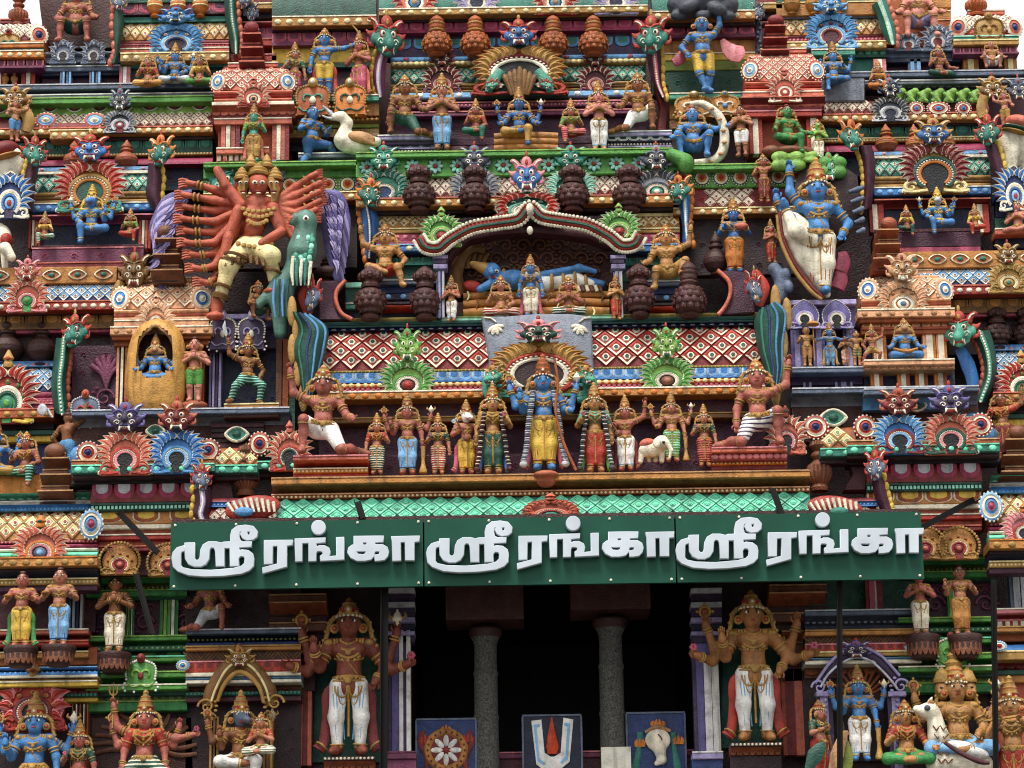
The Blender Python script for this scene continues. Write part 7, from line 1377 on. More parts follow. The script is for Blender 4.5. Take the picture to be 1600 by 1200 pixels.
fin('blue striped dragon fin rising left of the golden attendant', [(560, 322), (562, 350), (566, 380), (570, 405)], [(586, 322), (592, 345), (590, 370), (584, 400)], .9, 'blue', 'orange', 'dblue', None, th=.25)
fin('blue striped dragon fin rising right of the golden attendant', [(1056, 310), (1062, 330), (1066, 355), (1066, 380)], [(1082, 300), (1080, 330), (1078, 355), (1084, 382)], .9, 'blue', 'orange', 'lblue', None, th=.25, side=1)
for x, t in ((578, 'left'), (1062, 'right')): mask('colourful dragon mask crowning the blue striped fin at '+t, x, 276 if x < 800 else 272, 326 if x < 800 else 318, 44, .7, 'teal', 'orange', 'red', 'yali', yaw=-25 if x > 800 else 25)
blob('lobed_tail', [('c', 1210, 420, 10, 1224, 440, 13), ('c', 1224, 440, 13, 1216, 466, 12), ('e', 1228, 428, 8, 10, 0, .1), ('e', 1232, 448, 8, 10, 0, .1)], .5, 'slate', None, 3, 1.8, 'grey green lobed tail above the right teal fin', 'tail')
for x, y0, y1, w, t in ((10, 494, 572, 58, 'first'), (64, 494, 574, 54, 'second')): pot('very dark pot in the shadowed recess at far left, '+t+' one', x, y0, y1, w, .95, 'plain', 'dbrown', group='dark pots in the shadowed recesses')
for x, t in ((1560, 'first'), (1606, 'second')): pot('very dark pot in the shadowed recess at far right, '+t+' one', x, 478, 548, 46, .95, 'bud', 'dbrown', group='dark pots in the shadowed recesses')
for x, t in ((38, 'left'), (1582, 'right')): r = group_root('quatrefoil', 'sea green quatrefoil between the dark pots at far '+t, 'ornament', x, 545, 1.05); [r and blob('lobe', [('e', x+dx*8, 532+dz*8-(20 if x > 800 else 0), 10, 10, 0, 0, 5)], 1.2, 'teal', r, 1, 1.8) for dx, dz in ((1, 0), (-1, 0), (0, 1), (0, -1))]
for a, b, dy, t in ((-20, 84, 0, 'left'), (1552, 1625, -26, 'right')):
 tiled('blue lattice tiled roof fragment at the far '+t+' edge', a, b, 574+dy, 612+dy, .75, .3, ('lblue', 'ivory', 'dblue'), 18, 19, 'dblue', extra=[(566+dy, 574+dy, 'lblue', -.1, 'roll', dict(deco=('boss', 'pink', 18, 6))), (612+dy, 622+dy, 'magenta', .05, 'roll'), (622+dy, 632+dy, 'rose', .1, 'box', dict(deco=('beads', 'pink', 6, 4))), (632+dy, 640+dy, 'magenta', .14), (640+dy, 653+dy, 'dorange', .4, 'box', dict(deco=('boss', 'gold', 20, 9), edge='salmon')), (653+dy, 672+dy, 'dmaroon', .1), (672+dy, 680+dy, 'dgreen', .2), (680+dy, 691+dy, 'yellow', .15), (691+dy, 742+dy, 'dblue', .02)])
for x, w, t in ((10, 84, 'left'), (1600, 70, 'right')): arch('red flame horseshoe on the lattice roof at the far '+t+' edge', x, 548 if x < 800 else 548, 662 if x < 800 else 632, w, .4, 'red', 'ivory', 'dgreen', 'fern', 'red', 'ivory', 'yellow', 'finial', ('gold', 'red'), flames=8, jewels='fern', core=('teal', 'green'), group=G_ARCH)
fin('dark green fin with red edge beside the far left lattice roof', [(88, 528), (84, 560), (80, 600), (84, 645)], [(112, 528), (110, 565), (106, 600), (110, 650)], .5, 'dgreen', 'dsalmon', 'sea', (118, 494, 545, 50, 'teal', 'red', -25), th=.3, side=1)
fin('dark green fin with red stripe beside the far right lattice roof', [(1515, 520), (1530, 550), (1536, 585), (1524, 625)], [(1546, 515), (1556, 550), (1556, 590), (1540, 630)], .5, 'dgreen', 'dsalmon', 'sea', None, th=.3)
mask('green dragon mask with red ears at the right orange shrine', 1502, 484, 545, 58, .35, 'sea', 'red', 'red', 'yali', yaw=-20)
strip('dragon_mane', [(1500, 545, 9), (1512, 570, 12), (1520, 600, 10), (1516, 622, 7)], .45, 'blue'); tag(bpy.data.objects['dragon_mane'], 'blue flowing beard under the green dragon mask', 'mane')
# ================================================================== orange shrines, purple niches, rows 420-660
OT = ('peach', 'ivory', 'dorange')
pavilion('left orange shrine with tiled dome behind the golden gourd', 178, 326, 448, 482, 640, .5, OT, 'peach', [(482, 488, 'peach', .1, 'roll'), (488, 494, 'salmon', .06, 'roll'), (494, 501, 'peach', .1, 'roll'), (501, 511, 'peach', .14), (511, 522, 'peach', .3, 'box', dict(grow=6, deco=('boss', 'tan', 20, 8))), (522, 530, 'dorange', .22, 'box', dict(grow=3)), (530, 540, 'dorange', .12)], [(180, 200), (296, 316)], tw=25, th=24, inset=20, pil_cols=('peach', 'ivory', 'orange'), back='dorange', disccols=('peach', 'ivory', 'blue', 'ivory'), discw=38)
pavilion('right orange shrine with tiled dome over the lotus seated deity', 1346, 1486, 436, 466, 604, .5, OT, 'peach', [(466, 471, 'peach', .1, 'roll'), (471, 477, 'salmon', .06, 'roll'), (477, 484, 'peach', .1, 'roll'), (484, 495, 'peach', .32, 'box', dict(grow=6, deco=('boss', 'tan', 20, 8))), (495, 503, 'dorange', .25, 'box', dict(grow=3)), (503, 514, 'dsalmon', .15, 'belly', dict(deco=('petal', ('tan', 'peach', 'brown'), 15, 9))), (514, 522, 'dorange', .12)], [(1368, 1384), (1446, 1462), (1466, 1478)], tw=25, th=22, inset=20, pil_cols=('peach', 'ivory', 'orange'), back='navy', disccols=('peach', 'ivory', 'blue', 'ivory'), discw=36)
arch('peach horseshoe on the dome of the left orange shrine', 243, 458, 524, 50, .22, 'peach', 'dorange', 'ivory', 'dorange', 'peach', 'ivory', 'peach', 'finial', ('peach', 'navy'), flames=7, core=('peach', 'ochre'), group=G_ARCH)
arch('peach horned mask horseshoe on the dome of the right orange shrine', 1412, 396, 494, 78, .22, 'peach', 'tan', 'ivory', 'dsalmon', 'peach', 'ivory', 'ivory', 'face', ('tan', 'peach'), tf=.42, flames=8, jewels='tan', core=('ivory', 'slate'), mouth='ivory', group=G_ARCH)
r = group_root('gourd', 'huge golden gourd with an arched opening at left', 'gourd', 243, 645, .1)
mbq = MB(); a = W(243, 645, .1); s = PPM(243, 580, .1); pr = [(34, 0), (42, 9), (46, 32), (47.5, 60), (46.5, 85), (44, 105), (39, 121), (31, 133), (19, 142), (1, 147)]
zq = np.linspace(0, 148, 40); rq = np.interp(zq, [p[1] for p in pr], [p[0] for p in pr]); seg = 48; Vq = []
for z_, r_ in zip(zq, rq): Vq += [(r_*cos(2*pi*j/seg)*s, -r_*sin(2*pi*j/seg)*s*.72, z_*s*1.04) for j in range(seg)]
Vq = np.array(Vq); Fq = []
for i in range(39):
 for j in range(seg):
  th = 2*pi*(j+.5)/seg; xx = rq[i]*cos(th); z_ = zq[i]+1.9
  if sin(th) > 0 and ((xx/30)**2+((z_-86)/42)**2 < 1): continue
  Fq.append((i*seg+j, i*seg+(j+1) % seg, (i+1)*seg+(j+1) % seg, (i+1)*seg+j))
mbq.add(Vq+a, Fq); mbq.build('shell', 'gourd', r)
outline('hollow', [(210, 566), (214, 535), (228, 516), (243, 508), (258, 516), (272, 535), (276, 566), (266, 592), (243, 604), (220, 592)], .2, 'dbrown', r, th=.05)
mbq = MB(); th = np.linspace(0, 2*pi, 41)[:-1]; mbq.tube([W(243+31*cos(t), 557-44*sin(t)-(4 if abs(t-pi/2) < .2 else 0), -.16+.12*abs(cos(t))) for t in th], .028, 6, closed=True); mbq.build('rim', 'tan', r)
figure('blue lion-faced deity seated inside the golden gourd', 242, 521, 598, -.0, 'sit', 'skinb', 'skinb', ('knee', 'knee', 'attr', 'attr'), 'kirita', items=(None, None, 'disc', 'conch'), head='lion', headcol='tan', fat=1.25)
figure('pink devotee in green kilt with folded hands beside the gourd', 303, 527, 630, .05, 'stand', 'skinp', 'green', ('namaste', 'namaste'), 'bun', short=True, hair='choc', locks='disc')
blob('mound', [('e', 303, 634, 22, 8, 0, 0, 14)], .05, 'terracotta', None, 2, 1.8, 'low brown mound under the pink devotee in green kilt', 'mound')
ledge('plum wall with lilac scrolls left of the golden gourd', 112, 182, .75, [(540, 655, 'plum', .0)])
r = group_root('scroll_relief', 'lilac plume and spiral relief left of the golden gourd', 'relief', 165, 640, .7)
curls(r, [(163, 622, 16, 1)], .68, 'mauve'); [strip('plume_leaf', [(166, 606, 2.5), (166+8*sin(a_), 586-8*cos(a_), 4), (166+26*sin(a_), 580-26*cos(a_), 4.5)], .69, 'mauve', r, .5) for a_ in np.linspace(-1.2, 1.2, 6)]
plaque('slate blue gable plaque with red spade below the plume relief', 133, 608, 668, 44, .2, 'slate', 'lgrey', ('red', 'red'), tip=('terracotta', 'lgrey'))
figure('dark golden warrior in green striped kilt swinging a sword', 386, 520, 634, .0, 'lunge', 'skinbr', 'dgreen', ('raised', 'hip'), 'kirita', items=('sword', None), yaw=20, cloth2='aqua', drape=None)
ledge('brown plank under the sword warrior', 350, 436, .15, [(632, 640, 'ochre', .25), (640, 652, 'choc', .3)])
ledge('lilac niche head with two plaques left of the great red roof', 326, 440, .75, [(490, 498, 'lilac', .2), (498, 512, 'purple', .12), (512, 545, 'dpurple', .02), (545, 640, 'navy', -.1)])
for x, t in ((348, 'left'), (393, 'right')): plaque('violet gable plaque with white beaded rim and swirl, '+t+' one over the sword warrior', x, 484, 548, 42, .45, 'dpurple', 'ivory', ('lilac', 'ivory'), tip=('lilac', 'navy'))
r = group_root('pilaster', 'violet striped pilaster behind the sword warrior', 'pilaster', 340, 636, .75); pillar(r, 326, 346, 548, 636, .75, ('purple', 'lilac', 'dpurple', 'lilac'), .1)
r = group_root('pilaster', 'brown and green pilaster left of the teal fin', 'pilaster', 448, 640, .75); pillar(r, 430, 462, 530, 690, .75, ('brown', 'dorange', 'dgreen'), .05)
ledge('grey stone ledge running under gourd and warrior', 112, 452, .2, [(640, 647, 'slate', .42, 'box', dict(edge='lgrey')), (647, 660, 'grey', .3, 'cove'), (660, 702, 'choc', .05), (702, 712, 'dgold', .02)])
ledge('maroon striped panel with a big green eye at left', 330, 412, .1, [(660, 668, 'maroon', .08), (668, 676, 'dmaroon', .05), (676, 684, 'maroon', .08), (684, 692, 'dmaroon', .05), (692, 702, 'maroon', .08)])
for x, y, w, t in ((370, 679, 42, 'left of the kneeling giant'), (1302, 653, 48, 'right, beside the pink horseshoe'), (243, 674, 34, 'between the two left masks'), (1433, 634, 34, 'between the two right masks')): r = empty('eye_medallion', W(x, y, 0), 'large green eye shaped medallion with white rim, '+t, 'medallion'); inst(eye_mesh('ivory', 'teal', 'dgreen'), r, W(x, y, -.05), (w*.0098, .4, w*.0112), name='eye_boss')
# ------------------------------------------------------------------ tier with twin masked arches
def twin(lab, xa, xb, yt, arches, Y=.0):
 ledge('green eave with mint bosses under the twin masked arches at '+lab, xa, xb, Y, [(yt, yt+8, 'dorange', .2), (yt+8, yt+19, 'teal', .55, 'box', dict(deco=('boss', 'mint', 20, 10), edge='mint')), (yt+19, yt+27, 'dmaroon', .45), (yt+27, yt+36, 'hole', .25)])
 d = 30
 ledge('large magenta and white lotus petal cornice at '+lab, xa+d, xb-(20 if xa < 800 else 28), Y+.1, [(yt+30, yt+66, 'dred', .3, 'belly', dict(deco=('petal', ('lgrey', 'magenta', 'rose'), 32, 33))), (yt+64, yt+70, 'dgreen', .3), (yt+68, yt+79, 'dgreen', .25, 'box', dict(deco=('teeth', 'aqua', 6, 6))), (yt+79, yt+100, 'ochre', .15, 'box', dict(deco=('petal', ('yellow', 'dorange', 'ivory'), 44, 20))), (yt+100, yt+107, 'ivory', .22), (yt+107, yt+117, 'salmon', .12), (yt+117, yt+124, 'red', .22, 'box', dict(edge='ivory')), (yt+124, yt+135, 'salmon', .1), (yt+135, yt+142, 'dred', .2), (yt+142, yt+180, 'maroon', .02)])
 for lbl, x, y0, y1, w, kw in arches: arch(lbl, x, y0, y1, w, -.55, group=G_ARCH, top='face', tf=.38, fw=.7, flames=8, **kw)
twin('left', 112, 335, 719, [('salmon pink horseshoe with purple mask, left twin at left', 195, 628, 742, 82, dict(plate='salmon', b1='red', b2='pink', flame='salmon', topc=('dpurple', 'purple'), mouth='dred')), ('bright blue horseshoe with red mask, right twin at left', 276, 626, 740, 82, dict(plate='blue', b1='sky', b2='lblue', flame='blue', topc=('dred', 'terracotta'), mouth='navy'))])
twin('right', 1324, 1562, 688, [('bright blue horseshoe with red mask and red band, left twin at right', 1407, 606, 710, 82, dict(plate='blue', b1='dred', b2='lblue', flame='sky', topc=('dred', 'terracotta'), mouth='dred')), ('salmon pink horseshoe with green band and purple mask, right twin at right', 1487, 602, 710, 84, dict(plate='salmon', b1='dgreen', b2='pink', flame='salmon', topc=('dpurple', 'purple'), mouth='red'))])
for a, b, y0, y1, t in ((336, 402, 700, 728, 'left'), (1282, 1338, 668, 702, 'right')):
 tiled('yellow lattice tile patch beside the twin arches at '+t, a, b, y0, y1, -.15, .15, ('pale', 'dorange', 'olive'), 26, 26, 'dorange', extra=[(y1, y1+11, 'teal', .25, 'box', dict(deco=('boss', 'mint', 22, 10), edge='mint')), (y1+11, y1+22, 'dmaroon', .1)])
for x, y, w, h, t in ((138, 708, 36, 34, 'left of the salmon twin'), (326, 704, 36, 34, 'right of the blue twin'), (406, 694, 34, 36, 'by the left kneeling giant'), (1274, 668, 40, 36, 'by the pink horseshoe at right'), (1352, 668, 36, 36, 'left of the blue twin at right'), (1532, 664, 36, 34, 'right of the salmon twin')):
 r = empty('roundel', W(x, y, -.1), 'red beaded roundel with navy heart, '+t, 'roundel'); inst(disc_mesh(('red', 'ivory', 'red', 'dblue')), r, W(x, y, -.12), (w*.0098, .35, h*.0105), name='medallion')
arch('salmon leaf ornament with green hole by the left kneeling giant', 452, 658, 736, 62, -.2, 'salmon', 'red', 'dgreen', 'hole', 'salmon', 'ivory', 'red', 'finial', ('salmon', 'red'), tf=.2, flames=7, group=G_ARCH)
ledge('mint bossed eave behind the left kneeling giant', 402, 470, .1, [(722, 733, 'dgreen', .3, 'box', dict(deco=('boss', 'mint', 20, 9), edge='mint')), (733, 745, 'dmaroon', .1)])
arch('pink red horseshoe with dark hole right of the kneeling giant', 1230, 634, 710, 60, -.2, 'salmon', 'dred', 'pink', 'hole', 'salmon', 'ivory', 'salmon', 'finial', ('dsalmon', 'teal'), tf=.24, flames=6, group=G_ARCH)
for x, y0, y1, t in ((384, 692, 776, 'left'), (1281, 684, 768, 'right')): pot('tall fluted brown pot behind the '+t+' end of the dais', x, y0, y1, 46, -.05, 'flute', 'brown', group='fluted pots behind the dais', name='fluted_pot')
fin('plum fin with yellow lobes left of the dais', [(300, 765), (302, 785), (298, 800), (304, 815)], [(330, 760), (332, 785), (328, 805), (330, 815)], -.55, 'plum', 'yellow', 'lilac', (314, 726, 768, 34, 'slate', 'red', 25), th=.25)
fin('plum fin with yellow lobes right of the dais', [(1362, 752), (1366, 775), (1372, 790), (1378, 800)], [(1382, 745), (1388, 770), (1392, 785), (1396, 800)], -.55, 'plum', 'yellow', None, (1370, 704, 752, 36, 'slate', 'red', -25), th=.25, side=1)
outline('scroll_plate', [(332, 722), (350, 732), (362, 760), (366, 780), (330, 780)], -.1, 'maroon', th=.25); outline('scroll_plate', [(1322, 708), (1352, 708), (1356, 740), (1352, 766), (1318, 766), (1332, 740)], -.1, 'maroon', th=.25)
tag(bpy.data.objects['scroll_plate.002'], 'maroon curved end plate behind the left plum fin', 'end plate'); tag(bpy.data.objects['scroll_plate.003'], 'maroon curved end plate behind the right plum fin', 'end plate')
# far lower left and right figures
figure('brown woman seen from behind raising an axe at left', 103, 640, 745, .15, 'stand', 'skinbr', 'sky', ('raised', 'hip'), 'bun', yaw=150, hair='choc', locks=False, sash=False)
blob('axe_head', [('e', 66, 640, 8, 10, 0, .05, 3), ('c', 74, 640, 3, 82, 652, 2)], .1, 'lgrey', None, 2, 1.5, 'pale grey axe head above the woman seen from behind', 'axe')
blob('blue_cloth', [('e', 122, 712, 14, 15, 0, 0, 8), ('e', 112, 736, 12, 12, 0, 0, 8)], .1, 'sky', None, 4, 1.7, 'bright blue cloth bundle left of the salmon twin arch', 'cloth')
figure('woman in green striped skirt seated at the far left edge', 39, 674, 766, .2, 'lalita', 'skinr', 'dgreen', ('hold', 'lap'), 'short', 'skinr', sex='f', cloth2='aqua', m=1, yaw=-10)
figure('blue figure cut by the left edge beside the seated woman', -8, 655, 745, .2, 'sit', 'skinb', 'gold', ('lap', 'attr'), 'kirita', items=(None, 'disc'))
ledge('plain orange plinth at the far left edge', -20, 66, .25, [(742, 784, 'orange', .05)])
figure('dark woman in red raising her arm at the far right', 1570, 616, 720, .2, 'stand', 'skinbr', 'dred', ('hold', 'raised'), 'cap', 'red', sex='f', hair='choc', yaw=-15)
blob('blue_cloth', [('e', 1545, 680, 14, 14, 0, 0, 8), ('e', 1552, 700, 10, 10, 0, 0, 7), ('e', 1520, 652, 16, 7, 0, 0, 7)], .15, 'sky', None, 4, 1.7, 'bright blue cloth bundle right of the salmon twin arch', 'cloth')
# small purple niche group and lotus deity at right
ledge('violet niche head over the parasol group', 1232, 1338, .7, [(468, 476, 'lilac', .25), (476, 512, 'purple', .12), (512, 578, 'navy', -.1)])
for x, t in ((1258, 'left'), (1308, 'right')): arch('small violet arch with dark keyhole over the parasol group, '+t+' one', x, 468, 514, 50, .4, 'purple', 'lilac', 'ivory', 'hole', 'lilac', 'ivory', None, None, flames=0, group=G_ARCH)
for x, t in ((1246, 'left'), (1280, 'middle'), (1328, 'right')): r = group_root('pilaster', 'violet pilaster behind the parasol group, '+t+' one', 'pilaster', x, 578, .65); pillar(r, x-8, x+8, 514, 578, .65, ('purple', 'lilac', 'purple'), .06)
ledge('grey violet ledge under the parasol group', 1238, 1350, .35, [(575, 582, 'slate', .4, 'box', dict(edge='lgrey')), (582, 596, 'dpurple', .25, 'cove'), (596, 620, 'navy', .0)])
for i, x in enumerate((1262, 1312, 1326)): r = group_root('pilaster', 'short lilac and navy pier below the parasol group, '+('first', 'second', 'third')[i]+' from the left', 'pilaster', x, 620, .35); pillar(r, x-6, x+6, 596, 620, .35, ('lilac', 'navy', 'lilac'), .08)
figure('naked orange dwarf holding a yellow parasol', 1262, 512, 574, .1, 'stand', 'skino', 'skino', ('hold', 'hold'), 'cap', items=(None, 'parasol'), hair='skino', locks=False, short=True, bare=True, sash=False, fat=1.15)
figure('small blue archer standing in the violet niche', 1298, 503, 573, .1, 'stand', 'skinb', 'sky', ('out', 'out'), 'kirita', drape='gold'); figure('small brown boy in red leggings in the violet niche', 1322, 526, 572, .1, 'stand', 'skinbr', 'red', ('namaste', 'namaste'), 'cap', cloth2='ivory', locks=False, hair='choc'); figure('ochre man in green kilt pushing, right end of the violet niche', 1340, 516, 573, .12, 'stand', 'skino', 'dgreen', ('out', 'hold'), 'bun', short=True, locks=False, hair='choc', cloth2='gold')
figure('small red dancer with raised arm left of the lotus seated deity', 1364, 506, 570, .0, 'lunge', 'skinr', 'gold', ('hip', 'raised'), 'kirita', short=True)
figure('blue lion-faced deity sitting cross-legged in the right orange shrine', 1415, 497, 563, .0, 'sit', 'skinb', 'skinb', ('knee', 'knee'), 'short', head='lion', headcol='tan', fat=1.1)
r = group_root('yoga_band', 'ochre band around the knees of the right lion-faced deity', 'band', 1415, 550, -.2); strip('band', [(1396, 545, 2.5), (1415, 549, 2.5), (1434, 545, 2.5)], -.25, 'ochre', r, 1)
ledge('peach stepped footing of the right orange shrine', 1350, 1492, .25, [(563, 570, 'peach', .45), (570, 578, 'tan', .35, 'box', dict(deco=('petal', ('tan', 'peach', 'dorange'), 12, 7))), (578, 606, 'navy', .0)])
for i, x in enumerate((1370, 1412, 1440, 1470)): r = group_root('pilaster', 'short orange pier below the right orange shrine, '+('first', 'second', 'third', 'fourth')[i]+' from the left', 'pilaster', x, 606, .25); pillar(r, x-9, x+9, 580, 606, .25, ('orange', 'ivory', 'dorange'), .12)
ledge('grey stone ledge running under the right orange shrine', 1238, 1530, .2, [(606, 613, 'slate', .42, 'box', dict(edge='lgrey')), (613, 628, 'grey', .3, 'cove'), (628, 690, 'choc', .05)])
ledge('projecting slate ledge offset above the right twin arches', 1350, 1505, .0, [(608, 616, 'slate', .35, 'box', dict(edge='lgrey')), (616, 636, 'sky', .2, 'cove')])
# ================================================================== bottom rows, left of the sign
def corner(lab, x0, x1, y, kx, disc_x):
 tiled('yellow and white lattice tiled corner roof at the bottom '+lab, x0, x1, y+18, y+62, -.15, .45, YT, 25, 26, 'ochre', inset=6, extra=[(y-6, y+3, 'mint', -.3, 'belly', dict(deco=('boss', 'aqua', 14, 8))), (y+3, y+9, 'white', -.22, 'roll'), (y+9, y+18, 'sky', -.15, 'roll', dict(deco=('beads', 'lblue', 6, 4))), (y+62, y+68, 'dred', .05, 'roll', dict(deco=('beads', 'pink', 6, 4))), (y+68, y+74, 'magenta', .08, 'roll'), (y+74, y+80, 'ivory', .1, 'roll'), (y+80, y+90, 'mint', .15, 'roll'), (y+90, y+103, 'ochre', .45, 'box', dict(deco=('boss', 'gold', 20, 10), edge='orange')), (y+103, y+112, 'dmaroon', .3), (y+112, y+124, 'navy', .3, 'cove', dict(deco=('petal', ('navy', 'slate', 'dgrey'), 12, 9))), (y+124, y+132, 'gold', .2, 'box', dict(deco=('beads', 'pale', 6, 4))), (y+132, y+142, 'plum', .15)])
 for x in disc_x: r = empty('roundel', W(x, y+38, -.3), 'pale blue and white shell roundel with pink heart at the bottom '+lab+' roof end', 'roundel'); inst(disc_mesh(('lblue', 'ivory', 'sky', 'rose')), r, W(x, y+38, -.3), (.36, .4, .46), name='medallion')
corner('left', -30, 152, 782, 62, (143,)); corner('right', 1546, 1640, 754, 1596, (1548,))
arch('orange and pink flame horseshoe on the bottom left corner roof', 62, 806, 886, 82, -.45, 'salmon', 'orange', 'pink', 'navy', 'salmon', 'ivory', 'pink', 'finial', ('orange', 'dgreen'), tf=.15, flames=8, core=('slate', 'lblue'), group=G_ARCH); arch('pink flame horseshoe on the bottom right corner roof', 1604, 786, 852, 74, -.45, 'pink', 'red', 'ivory', 'navy', 'pink', 'ivory', 'pink', 'finial', ('orange', 'dgreen'), flames=8, group=G_ARCH)
for x, y0, y1, t in ((187, 850, 898, 'left of the sign'), (262, 850, 900, 'half hidden behind the left end of the sign'), (1447, 822, 874, 'half hidden behind the right end of the sign'), (1499, 822, 874, 'right of the sign')):
 arch('golden horseshoe medallion with red heart, '+t, x, y0, y1, 60, -.3, 'ochre', 'gold', 'red', 'dred', 'gold', 'gold', 'gold', None, flames=0, core=('dred', 'salmon'), jewels='dgold', thick=.25, group=G_ARCH)
 r = [o for o in bpy.data.objects if o.name.startswith('arch_ornament') and o.get('label', '').endswith(t)][0]; z_ = W(x, y1, -.3); mbq = MB()
 for a in np.linspace(-.5, pi+.5, 26): mbq.ell(z_+V3(.31*cos(a), -.06, .2+.29*sin(a)), .026, 6, 4)
 mbq.build('outer_beads', 'gold', r)
def lowerbay(lab, a, b, y, cols=('blue', 'ivory')):
 ledge('blue and yellow moulded cornice above the niches at the bottom '+lab, a, b, .3, [(y-30, y-2, 'dorange', .05), (y-2, y+4, 'lblue', .3, 'roll'), (y+4, y+13, 'blue', .4, 'belly', dict(deco=('beads', 'lblue', 8, 4))), (y+13, y+17, 'ivory', .42), (y+17, y+24, 'gold', .38, 'roll'), (y+24, y+31, 'yellow', .42), (y+31, y+42, 'dred', .3, 'cove', dict(deco=('petal', ('maroon', 'dred', 'red'), 16, 9))), (y+42, y+48, 'dgreen', .2, 'box', dict(deco=('teeth', 'teal', 6, 4))), (y+48, y+55, 'yellow', .12)])
ledge('maroon back wall with slate pier behind the two left devotees', -20, 150, .55, [(905, 990, 'maroon', .0)])
for x, t in ((118, 'left devotees'), (1592, 'right edge figures')): r = group_root('pilaster', 'slate and white striped pier beside the '+t, 'pilaster', x, 985, .5); pillar(r, x-12, x+12, 920 if x < 800 else 895, 988 if x < 800 else 955, .5, ('slate', 'lgrey', 'dblue', 'lgrey'), .08)
ledge('red moulded ledge with carved petals behind the left devotees', -20, 138, .35, [(985, 991, 'salmon', .35, 'box', dict(edge='ivory')), (991, 1003, 'dred', .25, 'cove', dict(deco=('petal', ('dred', 'red', 'salmon'), 22, 10))), (1003, 1009, 'red', .3, 'box', dict(edge='salmon')), (1009, 1020, 'dred', .1), (1020, 1028, 'ochre', .2), (1028, 1045, 'dorange', .05)])
lowerbay('left', -30, 152, 1042)
def lotus_base(label, x, y0, y1, w, Y, c='dbrown'):
 r = group_root('lotus_pedestal', label, 'pedestal', x, y1, Y); a = W(x, y1, Y); h = W(x, y0, Y)[2]-a[2]; wr = w*PPM(x, y1, Y)/2; mbq = MB()
 mbq.lathe(a, [(wr*.62, 0), (wr*.7, h*.1), (wr*.8, h*.3), (wr*.97, h*.7), (wr, h*.82), (wr*1.02, h*.9), (wr*.98, h)], 22); mbq.build('bowl', c, r)
 for q in range(9): t = pi+pi*(q+.5)/9; me = petal_mesh(c, 'brown', 'terracotta'); inst(me, r, a+V3(cos(t)*wr*.9, sin(t)*wr*.9, h*.45), (wr*.34, wr*.12, h*.8), (0, 0, t+pi/2), name='petal')
 return r
DEV = [(32, 893, 1013, 'skinr', 'yellow', ('cup', 'cup'), 'devotee in yellow dhoti holding a bowl, far left on a lotus pedestal', 'bun', ('bowl', None)), (91, 887, 1011, 'skin', 'lblue', ('cup', 'cup'), 'devotee in pale blue dhoti holding a pot, second from left', 'bun', ('bowl', None)), (178, 903, 1022, 'skinbr', 'ivory', ('namaste', 'namaste'), 'dark devotee with folded hands in white and orange dhoti', 'cap', (None, None)),
       (1440, 893, 994, 'skinr', 'ivory', ('namaste', 'namaste'), 'devotee with folded hands under the right end of the sign', 'cap', (None, None)), (1504, 882, 994, 'skin', 'ochre', ('abhaya', 'hold'), 'devotee in ochre wrap with raised palm at right', 'bun', (None, None))]
for x, y0, y1, s_, c, a, lb, cr_, it in DEV: figure(lb, x, y0, y1, -.62 if x < 100 else -.05, 'stand', s_, c, a, cr_, locks=False, hair='choc', drape='fern' if x < 60 else None, items=it, sash=True)
for x, y0, y1, t in ((32, 1012, 1043, 'yellow dhoti devotee'), (91, 1010, 1041, 'pale blue dhoti devotee'), (178, 1021, 1052, 'dark devotee with folded hands'), (1443, 993, 1030, 'devotee under the sign end'), (1510, 993, 1030, 'ochre wrap devotee')): lotus_base('dark brown lotus pedestal under the '+t, x, y0, y1, 54, -.62 if x < 100 else -.05)
# green recesses
def recess(lab, a, b, y, pils, cur, dark):
 ledge('bright green upper mouldings of the recess at '+lab, a, b, .7, [(y-42, y-34, 'dgreen', .1), (y-34, y-26, 'fern', .25, 'box', dict(edge='lgreen')), (y-26, y-14, 'olive', .15, 'cove', dict(deco=('beads', 'pale', 7, 5))), (y-14, y-6, 'fern', .3, 'box', dict(edge='lgreen')), (y-6, y, 'dgreen', .15), (y, y+58, 'plum', .0)])
 for x, w, t in pils: r = group_root('pilaster', 'bright green and white pilaster in the recess at '+lab+', '+t, 'pilaster', x, y+58, .68); pillar(r, x-w/2, x+w/2, y, y+58, .68, ('fern', 'lgreen', 'green', 'white', 'fern'), .08)
 r = group_root('scroll_relief', 'mauve scroll relief on the plum wall of the recess at '+lab, 'relief', (a+b)/2, y+50, .67); curls(r, [(x, y+36, 15, 1 if i % 2 else -1) for i, x in enumerate(cur)]+[(x+8, y+14, 8, 1) for x in cur]+[(x-8, y+12, 7, -1) for x in cur], .66, 'mauve')
 ledge('green ledges under the recess at '+lab, a, b, .6, [(y+58, y+64, 'green', .35, 'box', dict(edge='lgreen')), (y+64, y+72, 'fern', .25, 'cove'), (y+72, y+80, 'dgreen', .3, 'box', dict(deco=('beads', 'lgreen', 8, 4))), (y+80, y+90, 'dgreen', .1, 'box', dict(deco=('teeth', 'green', 34, 9))), (y+90, y+97, 'green', .3, 'box', dict(edge='mint')), (y+97, y+114, 'plum', .1), (y+114, y+122, 'green', .4, 'box', dict(edge='lgreen')), (y+122, y+134, 'fern', .3, 'cove'), (y+134, y+141, 'green', .5, 'box', dict(edge='ivory')), (y+141, y+150, 'dgreen', .3), (y+150, y+160, 'olive', .2, 'belly', dict(deco=('petal', ('dgreen', 'olive', 'olive'), 12, 9))), (y+160, y+174, 'fern', .22, 'box', dict(edge='lgreen')), (y+174, 1250, 'dmaroon', .0)])
recess('left', 134, 292, 937, ((203, 14, 'narrow one'), (264, 30, 'wide one')), (140, 226, 290), True)
